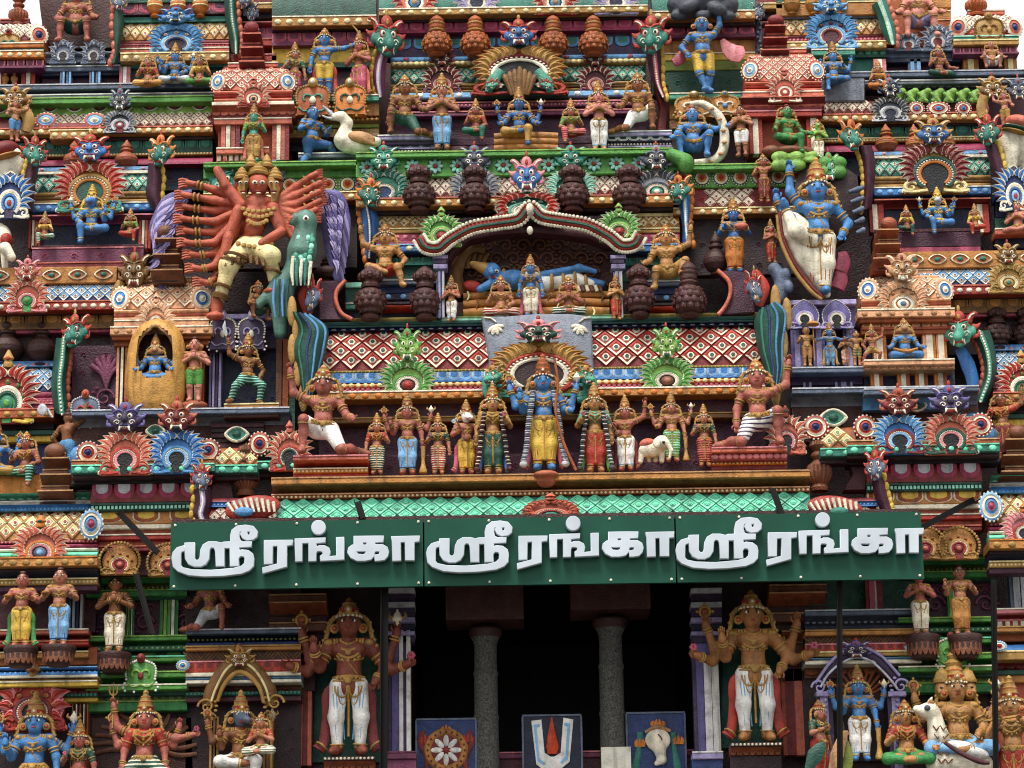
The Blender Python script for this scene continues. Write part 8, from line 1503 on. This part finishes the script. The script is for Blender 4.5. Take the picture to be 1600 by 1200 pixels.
recess('right', 1404, 1556, 908, ((1490, 16, 'narrow one'),), (1394, 1462, 1540), True)
plaque('bright green gable plaque with red spiral on the left recess cornice', 220, 1020, 1080, 48, .15, 'green', 'white', ('lgreen', 'dred'), tip=('dred', 'green')); plaque('bright green gable plaque with red spiral on the right recess cornice', 1488, 986, 1044, 46, .15, 'green', 'ivory', ('lgreen', 'dred'), tip=('dred', 'green'))
# niche bays between recess and guardian
ledge('navy and ochre ledges with hatching above the gold arch', 290, 470, .55, [(905, 984, 'dmaroon', .0), (984, 990, 'slate', .35, 'box', dict(edge='lgrey')), (990, 1003, 'navy', .25, 'cove', dict(deco=('beads', 'olive', 7, 5))), (1003, 1010, 'dblue', .2), (1010, 1016, 'ochre', .4, 'box', dict(edge='gold')), (1016, 1034, 'dbrown', .3, 'box', dict(deco=('hatch', 'dgold', 6, 13))), (1034, 1050, 'red', .42, 'box', dict(deco=('petal', ('dred', 'red', 'salmon'), 15, 14))), (1050, 1056, 'ivory', .45), (1056, 1062, 'lblue', .42, 'roll'), (1062, 1067, 'ivory', .45), (1067, 1080, 'brown', .25, 'cove', dict(deco=('petal', ('brown', 'choc', 'dorange'), 22, 11))), (1080, 1087, 'dgreen', .3, 'box', dict(deco=('teeth', 'teal', 6, 4))), (1087, 1096, 'maroon', .25, 'box', dict(edge='pink')), (1096, 1250, 'dmaroon', .0)])
ledge('slate and ochre ledges with hatching above the violet arch', 1258, 1440, .55, [(905, 954, 'dgreen', .0, 'box', dict(deco=('scroll', 'teal', 60, 18))), (954, 961, 'slate', .4, 'box', dict(edge='lgrey')), (961, 976, 'dgrey', .3, 'cove', dict(deco=('boss', 'grey', 10, 6))), (976, 985, 'navy', .2), (985, 992, 'ochre', .42, 'box', dict(edge='gold')), (992, 1007, 'dbrown', .3, 'box', dict(deco=('hatch', 'dgold', 6, 12))), (1007, 1019, 'red', .4, 'box', dict(deco=('petal', ('dred', 'red', 'salmon'), 14, 11))), (1019, 1025, 'gold', .4), (1025, 1031, 'lblue', .42, 'roll'), (1031, 1037, 'ivory', .46), (1037, 1056, 'brown', .2, 'cove', dict(deco=('petal', ('dgold', 'dorange', 'brown'), 22, 14))), (1056, 1250, 'dmaroon', .0)])
r = group_root('pilaster', 'red and white pilaster behind the right end of the sign', 'pilaster', 1366, 955, .5); pillar(r, 1354, 1378, 905, 956, .5, ('dred', 'rose', 'white', 'dred'), .1)
for x, w, y0, y1, t in ((308, 32, 1096, 1230, 'left of the gold arch'), (466, 42, 1080, 1196, 'left of the left guardian'), (1246, 42, 1045, 1180, 'right of the right guardian')): r = group_root('pilaster', 'salmon striped pilaster '+t, 'pilaster', x, y1, .75); pillar(r, x-w/2, x+w/2, y0, y1, .75, ('dsalmon', 'dred', 'salmon', 'salmon', 'dred', 'salmon'), .1)
for x, t, yy in ((466, 'left', 930), (1248, 'right', 915)):
 ledge('dark red brown stepped capital above the '+t+' salmon pilaster', x-46, x+44, .72, [(yy, yy+12, 'brown', .3), (yy+12, yy+32, 'terracotta', .45, 'cove'), (yy+32, yy+44, 'dbrown', .2), (yy+44, yy+56, 'brown', .3), (yy+56, yy+72, 'dbrown', .1)]); ledge('narrow carved neck under the '+t+' capital', x-26, x+26, .75, [(yy+72, yy+90, 'terracotta', .22, 'cove'), (yy+90, yy+110, 'brown', .15, 'box', dict(deco=('boss', 'terracotta', 20, 12))), (yy+110, yy+150, 'dbrown', .12)])
for x, xw, y0, t in ((624, 34, 985, 'left'), (1104, 36, 1030, 'right')):
 r = group_root('pilaster', 'violet and white striped doorway pilaster at '+t, 'pilaster', x, 1180, .8); pillar(r, x-xw/2, x+xw/2, y0, 1178 if t == 'left' else 1176, .8, ('dpurple', 'purple', 'purple', 'white', 'dpurple', 'white'), .15)
 ledge('violet stepped capital of the doorway pilaster at '+t, x-24, x+24, .8, [(918, 926, 'lgrey', .3), (926, 940, 'dpurple', .2), (940, 948, 'lgrey', .35), (948, 964, 'dpurple', .25), (964, 972, 'lilac', .3), (972, 986, 'navy', .15), (986, 992, 'lilac', .25), (992, 1004, 'dpurple', .15)]+([(1004, 1030, 'purple', .1)] if t == 'right' else []))
 ledge('mauve carved base block of the doorway pilaster at '+t, x-22, x+26, .6, [(1176, 1186, 'lilac' if t == 'right' else 'mauve', .3, 'box', dict(edge='white' if t == 'right' else 'mauve')), (1186, 1240, 'dblue' if t == 'right' else 'mauve', .25, 'box', dict(deco=('scroll', 'rose', 24, 8) if t == 'left' else None))])
r = group_root('niche_arch', 'ornate gold scrolled arch on columns around the horse-faced deity', 'arch', 375, 1200, .2)
strip('arch_band', [(326, 1104, 11), (333, 1078, 13), (351, 1050, 14), (375, 1034, 14), (400, 1050, 14), (418, 1076, 13), (424, 1104, 11)], .15, 'dgold', r, .8); strip('inner_band', [(340, 1096, 3), (348, 1074, 3.5), (362, 1056, 4), (376, 1050, 4), (392, 1058, 4), (406, 1076, 3.5), (412, 1098, 3)], .05, 'gold', r, 1); strip('white_line', [(330, 1096, 2), (338, 1074, 2), (354, 1046, 2.2), (375, 1034, 2.2), (398, 1047, 2.2), (414, 1072, 2), (421, 1096, 2)], .03, 'pale', r, 1)
curls(r, [(322, 1104, 13, -1), (430, 1098, 14, 1), (330, 1122, 8, 1), (420, 1118, 8, -1)], .05, 'gold', 'scroll_ends'); put_face(r, W(375, 1044, .05), .42, .34, 'dgold', 'gold', 'dred'); blob('finial', [('e', 374, 1014, 6, 9, 0, .1), ('e', 374, 1024, 12, 6, 0, .1)], .15, 'gold', r, 2, 1.6)
for x in (334, 418): pillar(r, x-8, x+8, 1120, 1240, .2, ('gold', 'dgold', 'gold'), .12, 'column')
arch('broad red flame arch around the bottom left blue deity', 50, 1036, 1142, 108, .0, 'red', 'dred', 'salmon', 'hole', 'red', 'pink', 'red', 'finial', ('gold', 'red'), tf=.1, flames=5, jewels='gold', thick=.25, group=G_ARCH)
r = group_root('niche_arch', 'violet scrolled arch on beaded columns around the lower right blue deity', 'arch', 1340, 1190, .2)
strip('arch_band', [(1276, 1076, 8), (1288, 1058, 9), (1306, 1036, 9), (1330, 1022, 10), (1348, 1020, 10), (1372, 1032, 10), (1396, 1056, 9), (1412, 1076, 8)], .15, 'dpurple', r, .8); strip('white_line', [(1282, 1074, 2), (1294, 1054, 2), (1312, 1038, 2), (1338, 1027, 2), (1362, 1034, 2), (1386, 1056, 2), (1402, 1076, 2)], .03, 'lgrey', r, 1); strip('inner_band', [(1274, 1068, 2.5), (1300, 1032, 2.5), (1326, 1014, 3), (1350, 1012, 3), (1378, 1026, 2.5), (1406, 1056, 2.5)], .05, 'lilac', r, 1)
curls(r, [(1280, 1074, 12, -1), (1408, 1072, 13, 1)], .03, 'lilac', 'scroll_ends'); put_face(r, W(1338, 1030, .05), .46, .30, 'dpurple', 'purple', 'dred')
outline('back_panel', [(1296, 1190), (1298, 1070), (1320, 1042), (1350, 1036), (1376, 1056), (1390, 1080), (1390, 1190)], .45, 'dmaroon', r, th=.08); [strip('ray', [(1345+18*sin(a), 1090-18*cos(a), 1.5), (1345+44*sin(a), 1085-40*cos(a), 2.5)], .44, 'dorange', r, .6, per=1, sm=False) for a in np.linspace(-1.2, 1.2, 11)]
for x in (1290, 1402):
 pillar(r, x-10, x+10, 1086, 1200, .2, ('dpurple', 'lilac', 'dpurple'), .12, 'column'); lay(r, x-14, x+14, .2, 1080, 1088, 'lilac', .2); mbq = MB(); [mbq.ell(W(x, y, .03), .03, 6, 4) for y in range(1094, 1190, 8)]; mbq.build('bead_row', 'lilac', r)
# figures of the bottom row
figure('blue four-armed deity in gold dhoti under the broad red arch', 50, 1080, 1292, -.2, 'stand', 'skinb', 'gold', ('abhaya', 'down', 'attr', 'attr'), items=(None, 'mace', 'disc', 'conch'))
figure('small woman in green blouse right of the bottom left blue deity', 121, 1123, 1268, -.1, 'stand', 'skinr', 'red', ('hold', 'down'), 'kirita', 'dgreen', sex='f', items=('flower',))
r = group_root('ray_panel', 'brown panel with wavy rays behind the many-armed dancing woman', 'backing slab', 226, 1200, .5); outline('slab', [(145, 1250), (142, 1120), (300, 1120), (304, 1250)], .55, 'dbrown', r, th=.06); [strip('ray', [(226+30*sin(a), 1170-25*cos(a), 3), (226+55*sin(a+.1), 1170-45*cos(a+.1), 4), (226+82*sin(a), 1170-62*cos(a), 3)], .53, 'brown', r, .5) for a in np.linspace(-1.7, 1.7, 15)]
figure('six-armed dancing woman in green striped skirt at lower left', 224, 1078, 1262, -.05, 'lunge', 'skinr', 'dgreen', ('down', 'down', 'raised', 'out', 'attr', 'attr'), 'kirita', 'red', sex='f', cloth2='ivory', items=(None, 'mace', 'trident', 'flower', 'disc', None))
figure('blue horse-faced deity in white dhoti inside the gold arch', 374, 1078, 1236, -.05, 'lalita', 'skinbr', 'white', ('abhaya', 'lap', 'attr', 'attr'), 'kirita', head='horse', headcol='slate', items=(None, None, 'disc', 'conch'), yaw=15)
figure('small woman on the lap of the horse-faced deity', 408, 1112, 1180, -.3, 'sit', 'skin', 'ivory', ('namaste', 'namaste'), 'short', 'red', sex='f', yaw=-15, cloth2='dgreen')
figure('red brown crouching figure half hidden behind the sign at left', 328, 890, 988, .15, 'kneel', 'skinr', 'lgrey', ('knee', 'knee'), 'short', short=True, m=-1, hs=1.0)
for x, y0, y1, sk_, lb, dr in ((545, 934, 1182, 'guard', 'six-armed guardian in white leggings left of the doorway', 'dred'), (1182, 922, 1160, 'guardgold', 'six-armed guardian in white leggings right of the doorway', 'red')):
 figure(lb, x, y0, y1, .15, 'stand', sk_, 'white', ('abhaya', 'hip', 'attr', 'attr', ((.15, .0, -.15), (.10, -.08, .02)), ((.15, .0, -.15), (.10, -.08, .02))), 'short', items=(None, None, 'disc', 'conch', None, 'flower') if x < 800 else (None, None, 'disc', None, 'flower', 'flower'), drape=dr, fat=1.05, hs=.97, lw=.8, legs=[((-.065, 0, .47), (-.085, -.03, .26), (-.075, .0, .045), (-.11, -.10, .02)), ((.065, 0, .47), (.085, -.03, .26), (.075, .0, .045), (.11, -.10, .02))])
 ledge('beaded lotus pedestal under the guardian '+('left' if x < 800 else 'right')+' of the doorway', x-40, x+40, .3, [(y1, y1+6, 'dbrown', .35, 'box', dict(deco=('beads', 'ivory', 6, 4.5))), (y1+6, y1+20, 'terracotta', .3, 'cove', dict(deco=('petal', ('brown', 'dorange', 'choc'), 10, 12))), (y1+20, 1260, 'dmaroon', .1)])
 outline('dark_backing', [(x-58, y1+10), (x-52, y0+70), (x-30, y0+30), (x+30, y0+30), (x+52, y0+70), (x+58, y1+10)], .88, 'dgreen', th=.05); tag([o for o in bpy.data.objects if o.name.startswith('dark_backing')][-1], 'dark green panel behind the guardian '+('left' if x < 800 else 'right')+' of the doorway', 'panel')
figure('blue deity in white dhoti with mace under the violet arch', 1346, 1038, 1190, -.1, 'stand', 'skinb', 'white', ('abhaya', 'down', 'attr', 'attr'), items=(None, 'mace', 'disc', 'conch'), drape=None)
figure('woman in green blouse looking right, left of the violet arch deity', 1283, 1093, 1218, -.2, 'stand', 'skin', 'red', ('hold', 'down'), 'short', 'dgreen', sex='f', yaw=45)
figure('seated woman in red blouse with green trousers by the swan', 1418, 1093, 1196, -.25, 'sit', 'skino', 'fern', ('hold', 'knee'), 'short', 'red', sex='f')
r4 = figure('golden four-headed deity riding the white swan at lower right', 1500, 1040, 1184, -.15, 'sit', 'skino', 'lblue', ('abhaya', 'lap', 'attr', 'attr'), 'short', items=(None, None, 'disc', 'conch'))
src = [c for c in r4.children if c.name.split('.')[0] in ('crown', 'face_paint')]
hb = MB()
for s_ in (-1, 1):
 V, Fc = sd_mesh([('e', (s_*.105, .02, .535), (.06, .065, .085)), ('c', (s_*.13, -.03, .53), (s_*.14, -.045, .51), .012, .014)], .012, .02); hb.add(V, [tuple(q) for q in Fc.tolist()])
 hb.lathe((s_*.1, .02, .59), [(.07, 0), (.075, .02), (.06, .05), (.045, .09), (.03, .1), (.005, .13)], 12, [1]*5); hb.ell((s_*.12, -.045, .545), (.014, .008, .009), 6, 4, 2)
hb.lathe((0, .05, .66), [(.075, 0), (.08, .03), (.06, .06), (.07, .09), (.04, .12), (.05, .15), (.005, .2)], 14, [1]*6); hb.build('side_heads', ['skino', 'gold', 'black'], parent=r4, local=True)
r = group_root('swan', 'white swan mount with scaled neck and horse-like head at lower right', 'swan statue', 1470, 1200, -.25)
blob('body', [('e', 1452, 1110, 15, 13, -15, .15, 12), ('c', 1442, 1110, 9, 1432, 1108, 6, .2), ('c', 1460, 1120, 12, 1466, 1150, 16, .1), ('c', 1466, 1150, 16, 1470, 1190, 24), ('e', 1505, 1190, 48, 26, 10, 0, 24), ('c', 1452, 1098, 4, 1456, 1090, 2)], -.25, 'ivory', r, 7, 1.8)
blob('saddle_cloth', [('e', 1512, 1172, 34, 12, 18, .22, 14)], -.25, 'white', r, 3, 1.8); strip('cloth_trim', [(1476, 1160, 3), (1500, 1176, 4), (1530, 1190, 4), (1546, 1192, 3)], -.68, 'maroon', r, 1); mbq = MB(); mbq.ell(W(1449, 1106, -.56), (.05, .03, .045), 8, 5, 0); mbq.build('eyes', ['dgrey'], r)
mbq = MB(); [mbq.tube([W(1458+i*2+j*11, 1134+i*13, -.47), W(1463+i*2+j*11, 1141+i*13, -.5), W(1469+i*2+j*11, 1134+i*13, -.47)], .014, 5) for i in range(5) for j in range(2)]; mbq.build('scale_lines', 'brown', r)
strip('tail_plume', [(1548, 1150, 8), (1556, 1130, 10), (1550, 1112, 7), (1540, 1108, 4)], .0, 'maroon', r, .6)
figure('flute player in yellow blouse at the bottom right corner', 1590, 1055, 1262, -.3, 'stand', 'skino', 'red', ('flute', 'flute'), 'kirita', 'ochre', items=('flute', None), yaw=-15, cloth2=None)
ledge('red and ochre ledges at the bottom right corner', 1556, 1640, .45, [(952, 958, 'pink', .35, 'box', dict(edge='ivory')), (958, 970, 'dred', .25, 'cove', dict(deco=('petal', ('dred', 'red', 'salmon'), 18, 9))), (970, 980, 'red', .15, 'box', dict(deco=('teeth', 'ivory', 11, 8))), (980, 987, 'ochre', .4, 'box', dict(edge='gold')), (987, 1002, 'dorange', .2), (1002, 1018, 'blue', .42, 'belly'), (1018, 1031, 'gold', .45), (1031, 1046, 'dred', .25, 'cove', dict(deco=('petal', ('maroon', 'dred', 'red'), 16, 10))), (1046, 1054, 'dgreen', .2), (1054, 1066, 'ochre', .15), (1066, 1260, 'dsalmon', .02)])
r = empty('roundel', W(1560, 1010, -.1), 'pale blue shell roundel at the bottom right blue cornice', 'roundel'); inst(disc_mesh(('lblue', 'ivory', 'red')), r, W(1561, 1010, -.05), (.22, .3, .16), name='medallion')
r = empty('roundel', W(1424, 1010, -.1), 'pale blue shell roundel at the right end of the red petals', 'roundel'); inst(disc_mesh(('lblue', 'ivory', 'sky')), r, W(1424, 1012, .0), (.2, .3, .13), name='medallion')
r = empty('roundel', W(284, 1040, .1), 'pale blue shell roundel at the left end of the red petals', 'roundel'); inst(disc_mesh(('lblue', 'ivory', 'sky')), r, W(286, 1040, .05), (.2, .3, .16), name='medallion')
r = group_root('pilaster', 'orange and white pilaster behind the small woman at bottom left', 'pilaster', 124, 1240, .35); pillar(r, 108, 138, 1100, 1250, .35, ('ochre', 'white', 'orange', 'ivory', 'dorange'), .1)
# doorway: stone columns, painted boards, parapet
def granite():
 if 'granite' in MATS: return MATS['granite']
 m, t, b = new_mat('granite'); n = t.nodes.new('ShaderNodeTexNoise'); n.inputs['Scale'].default_value = 34; n.inputs['Detail'].default_value = 6; n.inputs['Roughness'].default_value = .8; g = t.nodes.new('ShaderNodeNewGeometry'); t.links.new(g.outputs['Position'], n.inputs['Vector'])
 r = t.nodes.new('ShaderNodeValToRGB'); r.color_ramp.elements[0].position = .4; r.color_ramp.elements[0].color = (.014, .014, .012, 1); r.color_ramp.elements[1].position = .64; r.color_ramp.elements[1].color = (.15, .148, .125, 1)
 t.links.new(n.outputs['Fac'], r.inputs[0]); t.links.new(r.outputs[0], b.inputs['Base Color']); b.inputs['Roughness'].default_value = .8; q = t.nodes.new('ShaderNodeBump'); q.inputs['Strength'].default_value = .6; q.inputs['Distance'].default_value = .03; t.links.new(n.outputs['Fac'], q.inputs['Height']); t.links.new(q.outputs[0], b.inputs['Normal']); MATS['granite'] = m; return m
def column(label, x0, x1, w, yc, ybase):
 Y = 1.0; r = group_root('stone_column', label, 'column', x1, 1230, Y); a = W((x0+x1)/2, 1230, Y); s = PPM(x0, 1100, Y); h = W(x0, yc, Y)[2]-a[2]; R = w/2*s
 pr = [(R*1.05, 0), (R*1.03, h*.25), (R, h*.42), (R*1.06, h*.43), (R*1.06, h*.445), (R*.98, h*.455), (R*.97, h*.7), (R*1.04, h*.71), (R*1.04, h*.73), (R*.94, h*.74), (R*.93, h*.9), (R*1.05, h*.93), (R*1.2, h*.95)]
 mbq = MB(); mbq.lathe(a, pr, 24); mbq.build('shaft', granite(), r); mbq = MB(); mbq.lathe(a+V3(0, 0, h*.95), [(R*1.25, 0), (R*1.4, h*.02), (R*1.4, h*.05), (R*1.2, h*.065)], 24); mbq.build('capital', 'dbrown', r)
 mbq = MB(); mbq.box(a[0]-R*3.2, a[0]+R*3.2, Y-.45, Y+.45, a[2]+h*1.035+.003, a[2]+h*1.3); mbq.build('bracket', 'choc', r)
 if ybase: mbq = MB(); z = W(x1, ybase, Y-.3)[2]; mbq.box(a[0]-R*1.15+.03, a[0]+R*1.2+.03, Y-R*1.2, Y+R*1.2, a[2]-1.2, z); mbq.build('plinth', 'offw', r)
 return r
column('grey granite column in the dark doorway, left one', 756, 766, 38, 985, None); column('grey granite column with whitewashed plinth in the dark doorway, right one', 957, 962, 39, 970, 1166)
ledge('mauve brown parapet across the doorway', 640, 1092, 1.3, [(1176, 1184, 'mauve', .1), (1184, 1260, 'maroon', .05)])
def board(label, x0, x1, y, Y, c='dblue'):
 r = group_root('painted_board', label, 'painted board', (x0+x1)/2, 1240, Y); mbq = MB(); a, b = W(x0, y, Y), W(x1, 1245, Y); mbq.box(a[0], b[0], Y, Y+.06, b[2], a[2]); mbq.build('panel', c, r, smooth=False)
 mbq = MB()
 for p, q, s_, t in ((a[0]-.02, b[0]+.02, a[2]+.002, a[2]+.03), (a[0]-.03, a[0]-.001, b[2], a[2]), (b[0]+.001, b[0]+.03, b[2], a[2])): mbq.box(p, q, Y-.02, Y+.08, s_, t)
 mbq.build('frame', 'slate', r, smooth=False); return r
b1 = board('blue board with a painted flaming wheel emblem beside the left column', 652, 743, 1126, .9); b2 = board('dark board with white U mark and red flame stripe at the doorway centre', 818, 909, 1120, .85, 'navy'); b3 = board('blue board with a painted white conch emblem beside the right column', 980, 1072, 1116, .9)
# wheel
Yb = .88; mbq = MB(); th = np.linspace(0, 2*pi, 41)[:-1]
mbq.tube([W(697+29*cos(t), 1172-29*sin(t), Yb) for t in th], .055, 6, 0, .6, closed=True); [mbq.ell(W(697+29*cos(t), 1172-29*sin(t), Yb-.04), .018, 5, 4, 1) for t in th[::2]]; mbq.build('wheel_rim', ['ochre', 'dred'], b1)
mbq = MB(); mbq.ell(W(697, 1172, Yb+.02), (.27, .03, .27), 20, 5); mbq.build('wheel_disc', 'dred', b1)
mbq = MB(); [mbq.ell(W(697+14*cos(t), 1172-14*sin(t), Yb), (.105, .022, .046), 8, 4, 0, np.array([[cos(t), 0, -sin(t)], [0, 1, 0], [sin(t), 0, cos(t)]])) for t in np.linspace(0, 2*pi, 9)[:-1]]; mbq.ell(W(697, 1172, Yb-.01), (.05, .03, .05), 8, 5, 1); mbq.build('wheel_petals', ['white', 'red'], b1)
for x, y, n, c, b_ in ((697, 1140, 3, 'orange', b1), (664, 1155, 3, 'red', b1), (731, 1153, 3, 'red', b1), (1028, 1130, 4, 'orange', b3), (1000, 1160, 3, 'orange', b3), (1060, 1156, 3, 'orange', b3)):
 [strip('painted_flame', [(x+(i-(n-1)/2)*5, y+7, 3), (x+(i-(n-1)/2)*6, y, 3.2), (x+(i-(n-1)/2)*4, y-8+abs(i-(n-1)/2)*3, .8)], .88, c, b_, .5) for i in range(n)]
for s_ in (-1, 1): strip('ribbon', [(697+s_*36, 1142, 4), (697+s_*40, 1160, 5), (697+s_*30, 1185, 4), (697+s_*34, 1215, 4)], .89, 'dred', b1, .4); strip('ribbon', [(1026+s_*26, 1144, 5), (1026+s_*28, 1170, 4), (1026+s_*34, 1205, 7)], .89, 'teal', b3, .4)
# U mark
for pts in ([(830, 1126), (846, 1124), (851, 1176), (860, 1182), (866, 1182), (876, 1176), (880, 1121), (896, 1124), (890, 1190), (878, 1200), (876, 1215), (850, 1215), (848, 1202), (838, 1194)],): outline('white_mark', pts, .82, 'white', b2, th=.03, bev=.01)
for pts in ([(834, 1132), (843, 1131), (843, 1135), (838, 1136), (843, 1186), (852, 1192), (850, 1195), (840, 1189)], [(891, 1130), (882, 1129), (882, 1133), (887, 1134), (884, 1182), (876, 1190), (878, 1193), (887, 1186)]): outline('blue_line', pts, .805, 'lblue', b2, th=.012, bev=.004)
strip('red_flame', [(862, 1120, .8), (862, 1145, 6), (863, 1166, 10), (863, 1178, 8)], .83, 'flame', b2, .4)
# conch emblem
blob('conch', [('e', 1028, 1156, 20, 18, 0, .02, 5), ('c', 1030, 1168, 11, 1034, 1186, 7, .02), ('c', 1034, 1188, 7, 1026, 1193, 4, .02)], .88, 'ivory', b3, 4, 1.6)
strip('red_line', [(1028, 1147, 1.2), (1034, 1156, 1.6), (1032, 1172, 1.6), (1036, 1184, 1.6), (1028, 1190, 1.2)], .82, 'dred', b3, 1); strip('gold_crown', [(1008, 1144, 2.5), (1028, 1136, 4), (1048, 1142, 2.5)], .85, 'tan', b3, .7)
# dry and green leaves in front
r = group_root('banana_plant', 'dried banana leaf and green leaf below the violet arch', 'plant', 1315, 1210, -.6)
strip('dry_leaf', [(1300, 1210, 6), (1308, 1180, 11), (1318, 1150, 7), (1326, 1144, 3)], -.7, 'tan', r, .25); strip('dry_leaf', [(1322, 1210, 8), (1324, 1180, 10), (1318, 1152, 5)], -.65, 'olive', r, .25); strip('green_leaf', [(1262, 1206, 6), (1274, 1180, 13), (1284, 1166, 8), (1288, 1160, 2)], -.75, 'dgreen', r, .25); strip('stem', [(1318, 1150, 2.5), (1316, 1128, 2), (1308, 1118, 1.5)], -.6, 'choc', r, 1)

tag((lambda m_: (m_.box(W(268, 860, -1)[0], W(1438, 860, -1)[0], -1.02, .94, zz(816, -.9, 855), zz(806, -.9, 855)), m_.build('canopy_slab', 'dbrown'))[1])(MB()), 'flat dark brown canopy slab behind the top of the sign', 'canopy')

SMALL = ('jewellery', 'bead_rim', 'edge_beads', 'ear_ornaments', 'garment_trim', 'face_paint', 'scales', 'rings', 'bead_row', 'scrollwork', 'garland', 'scrolls', 'hatching', 'dentils', 'fangs', 'outer_beads', 'jewels', 'scale_lines', 'spots', 'scroll_ends', 'rib')
for o in bpy.data.objects:
 if o.parent is not None and o.name.split('.')[0] in SMALL: o['kind'] = 'stuff'
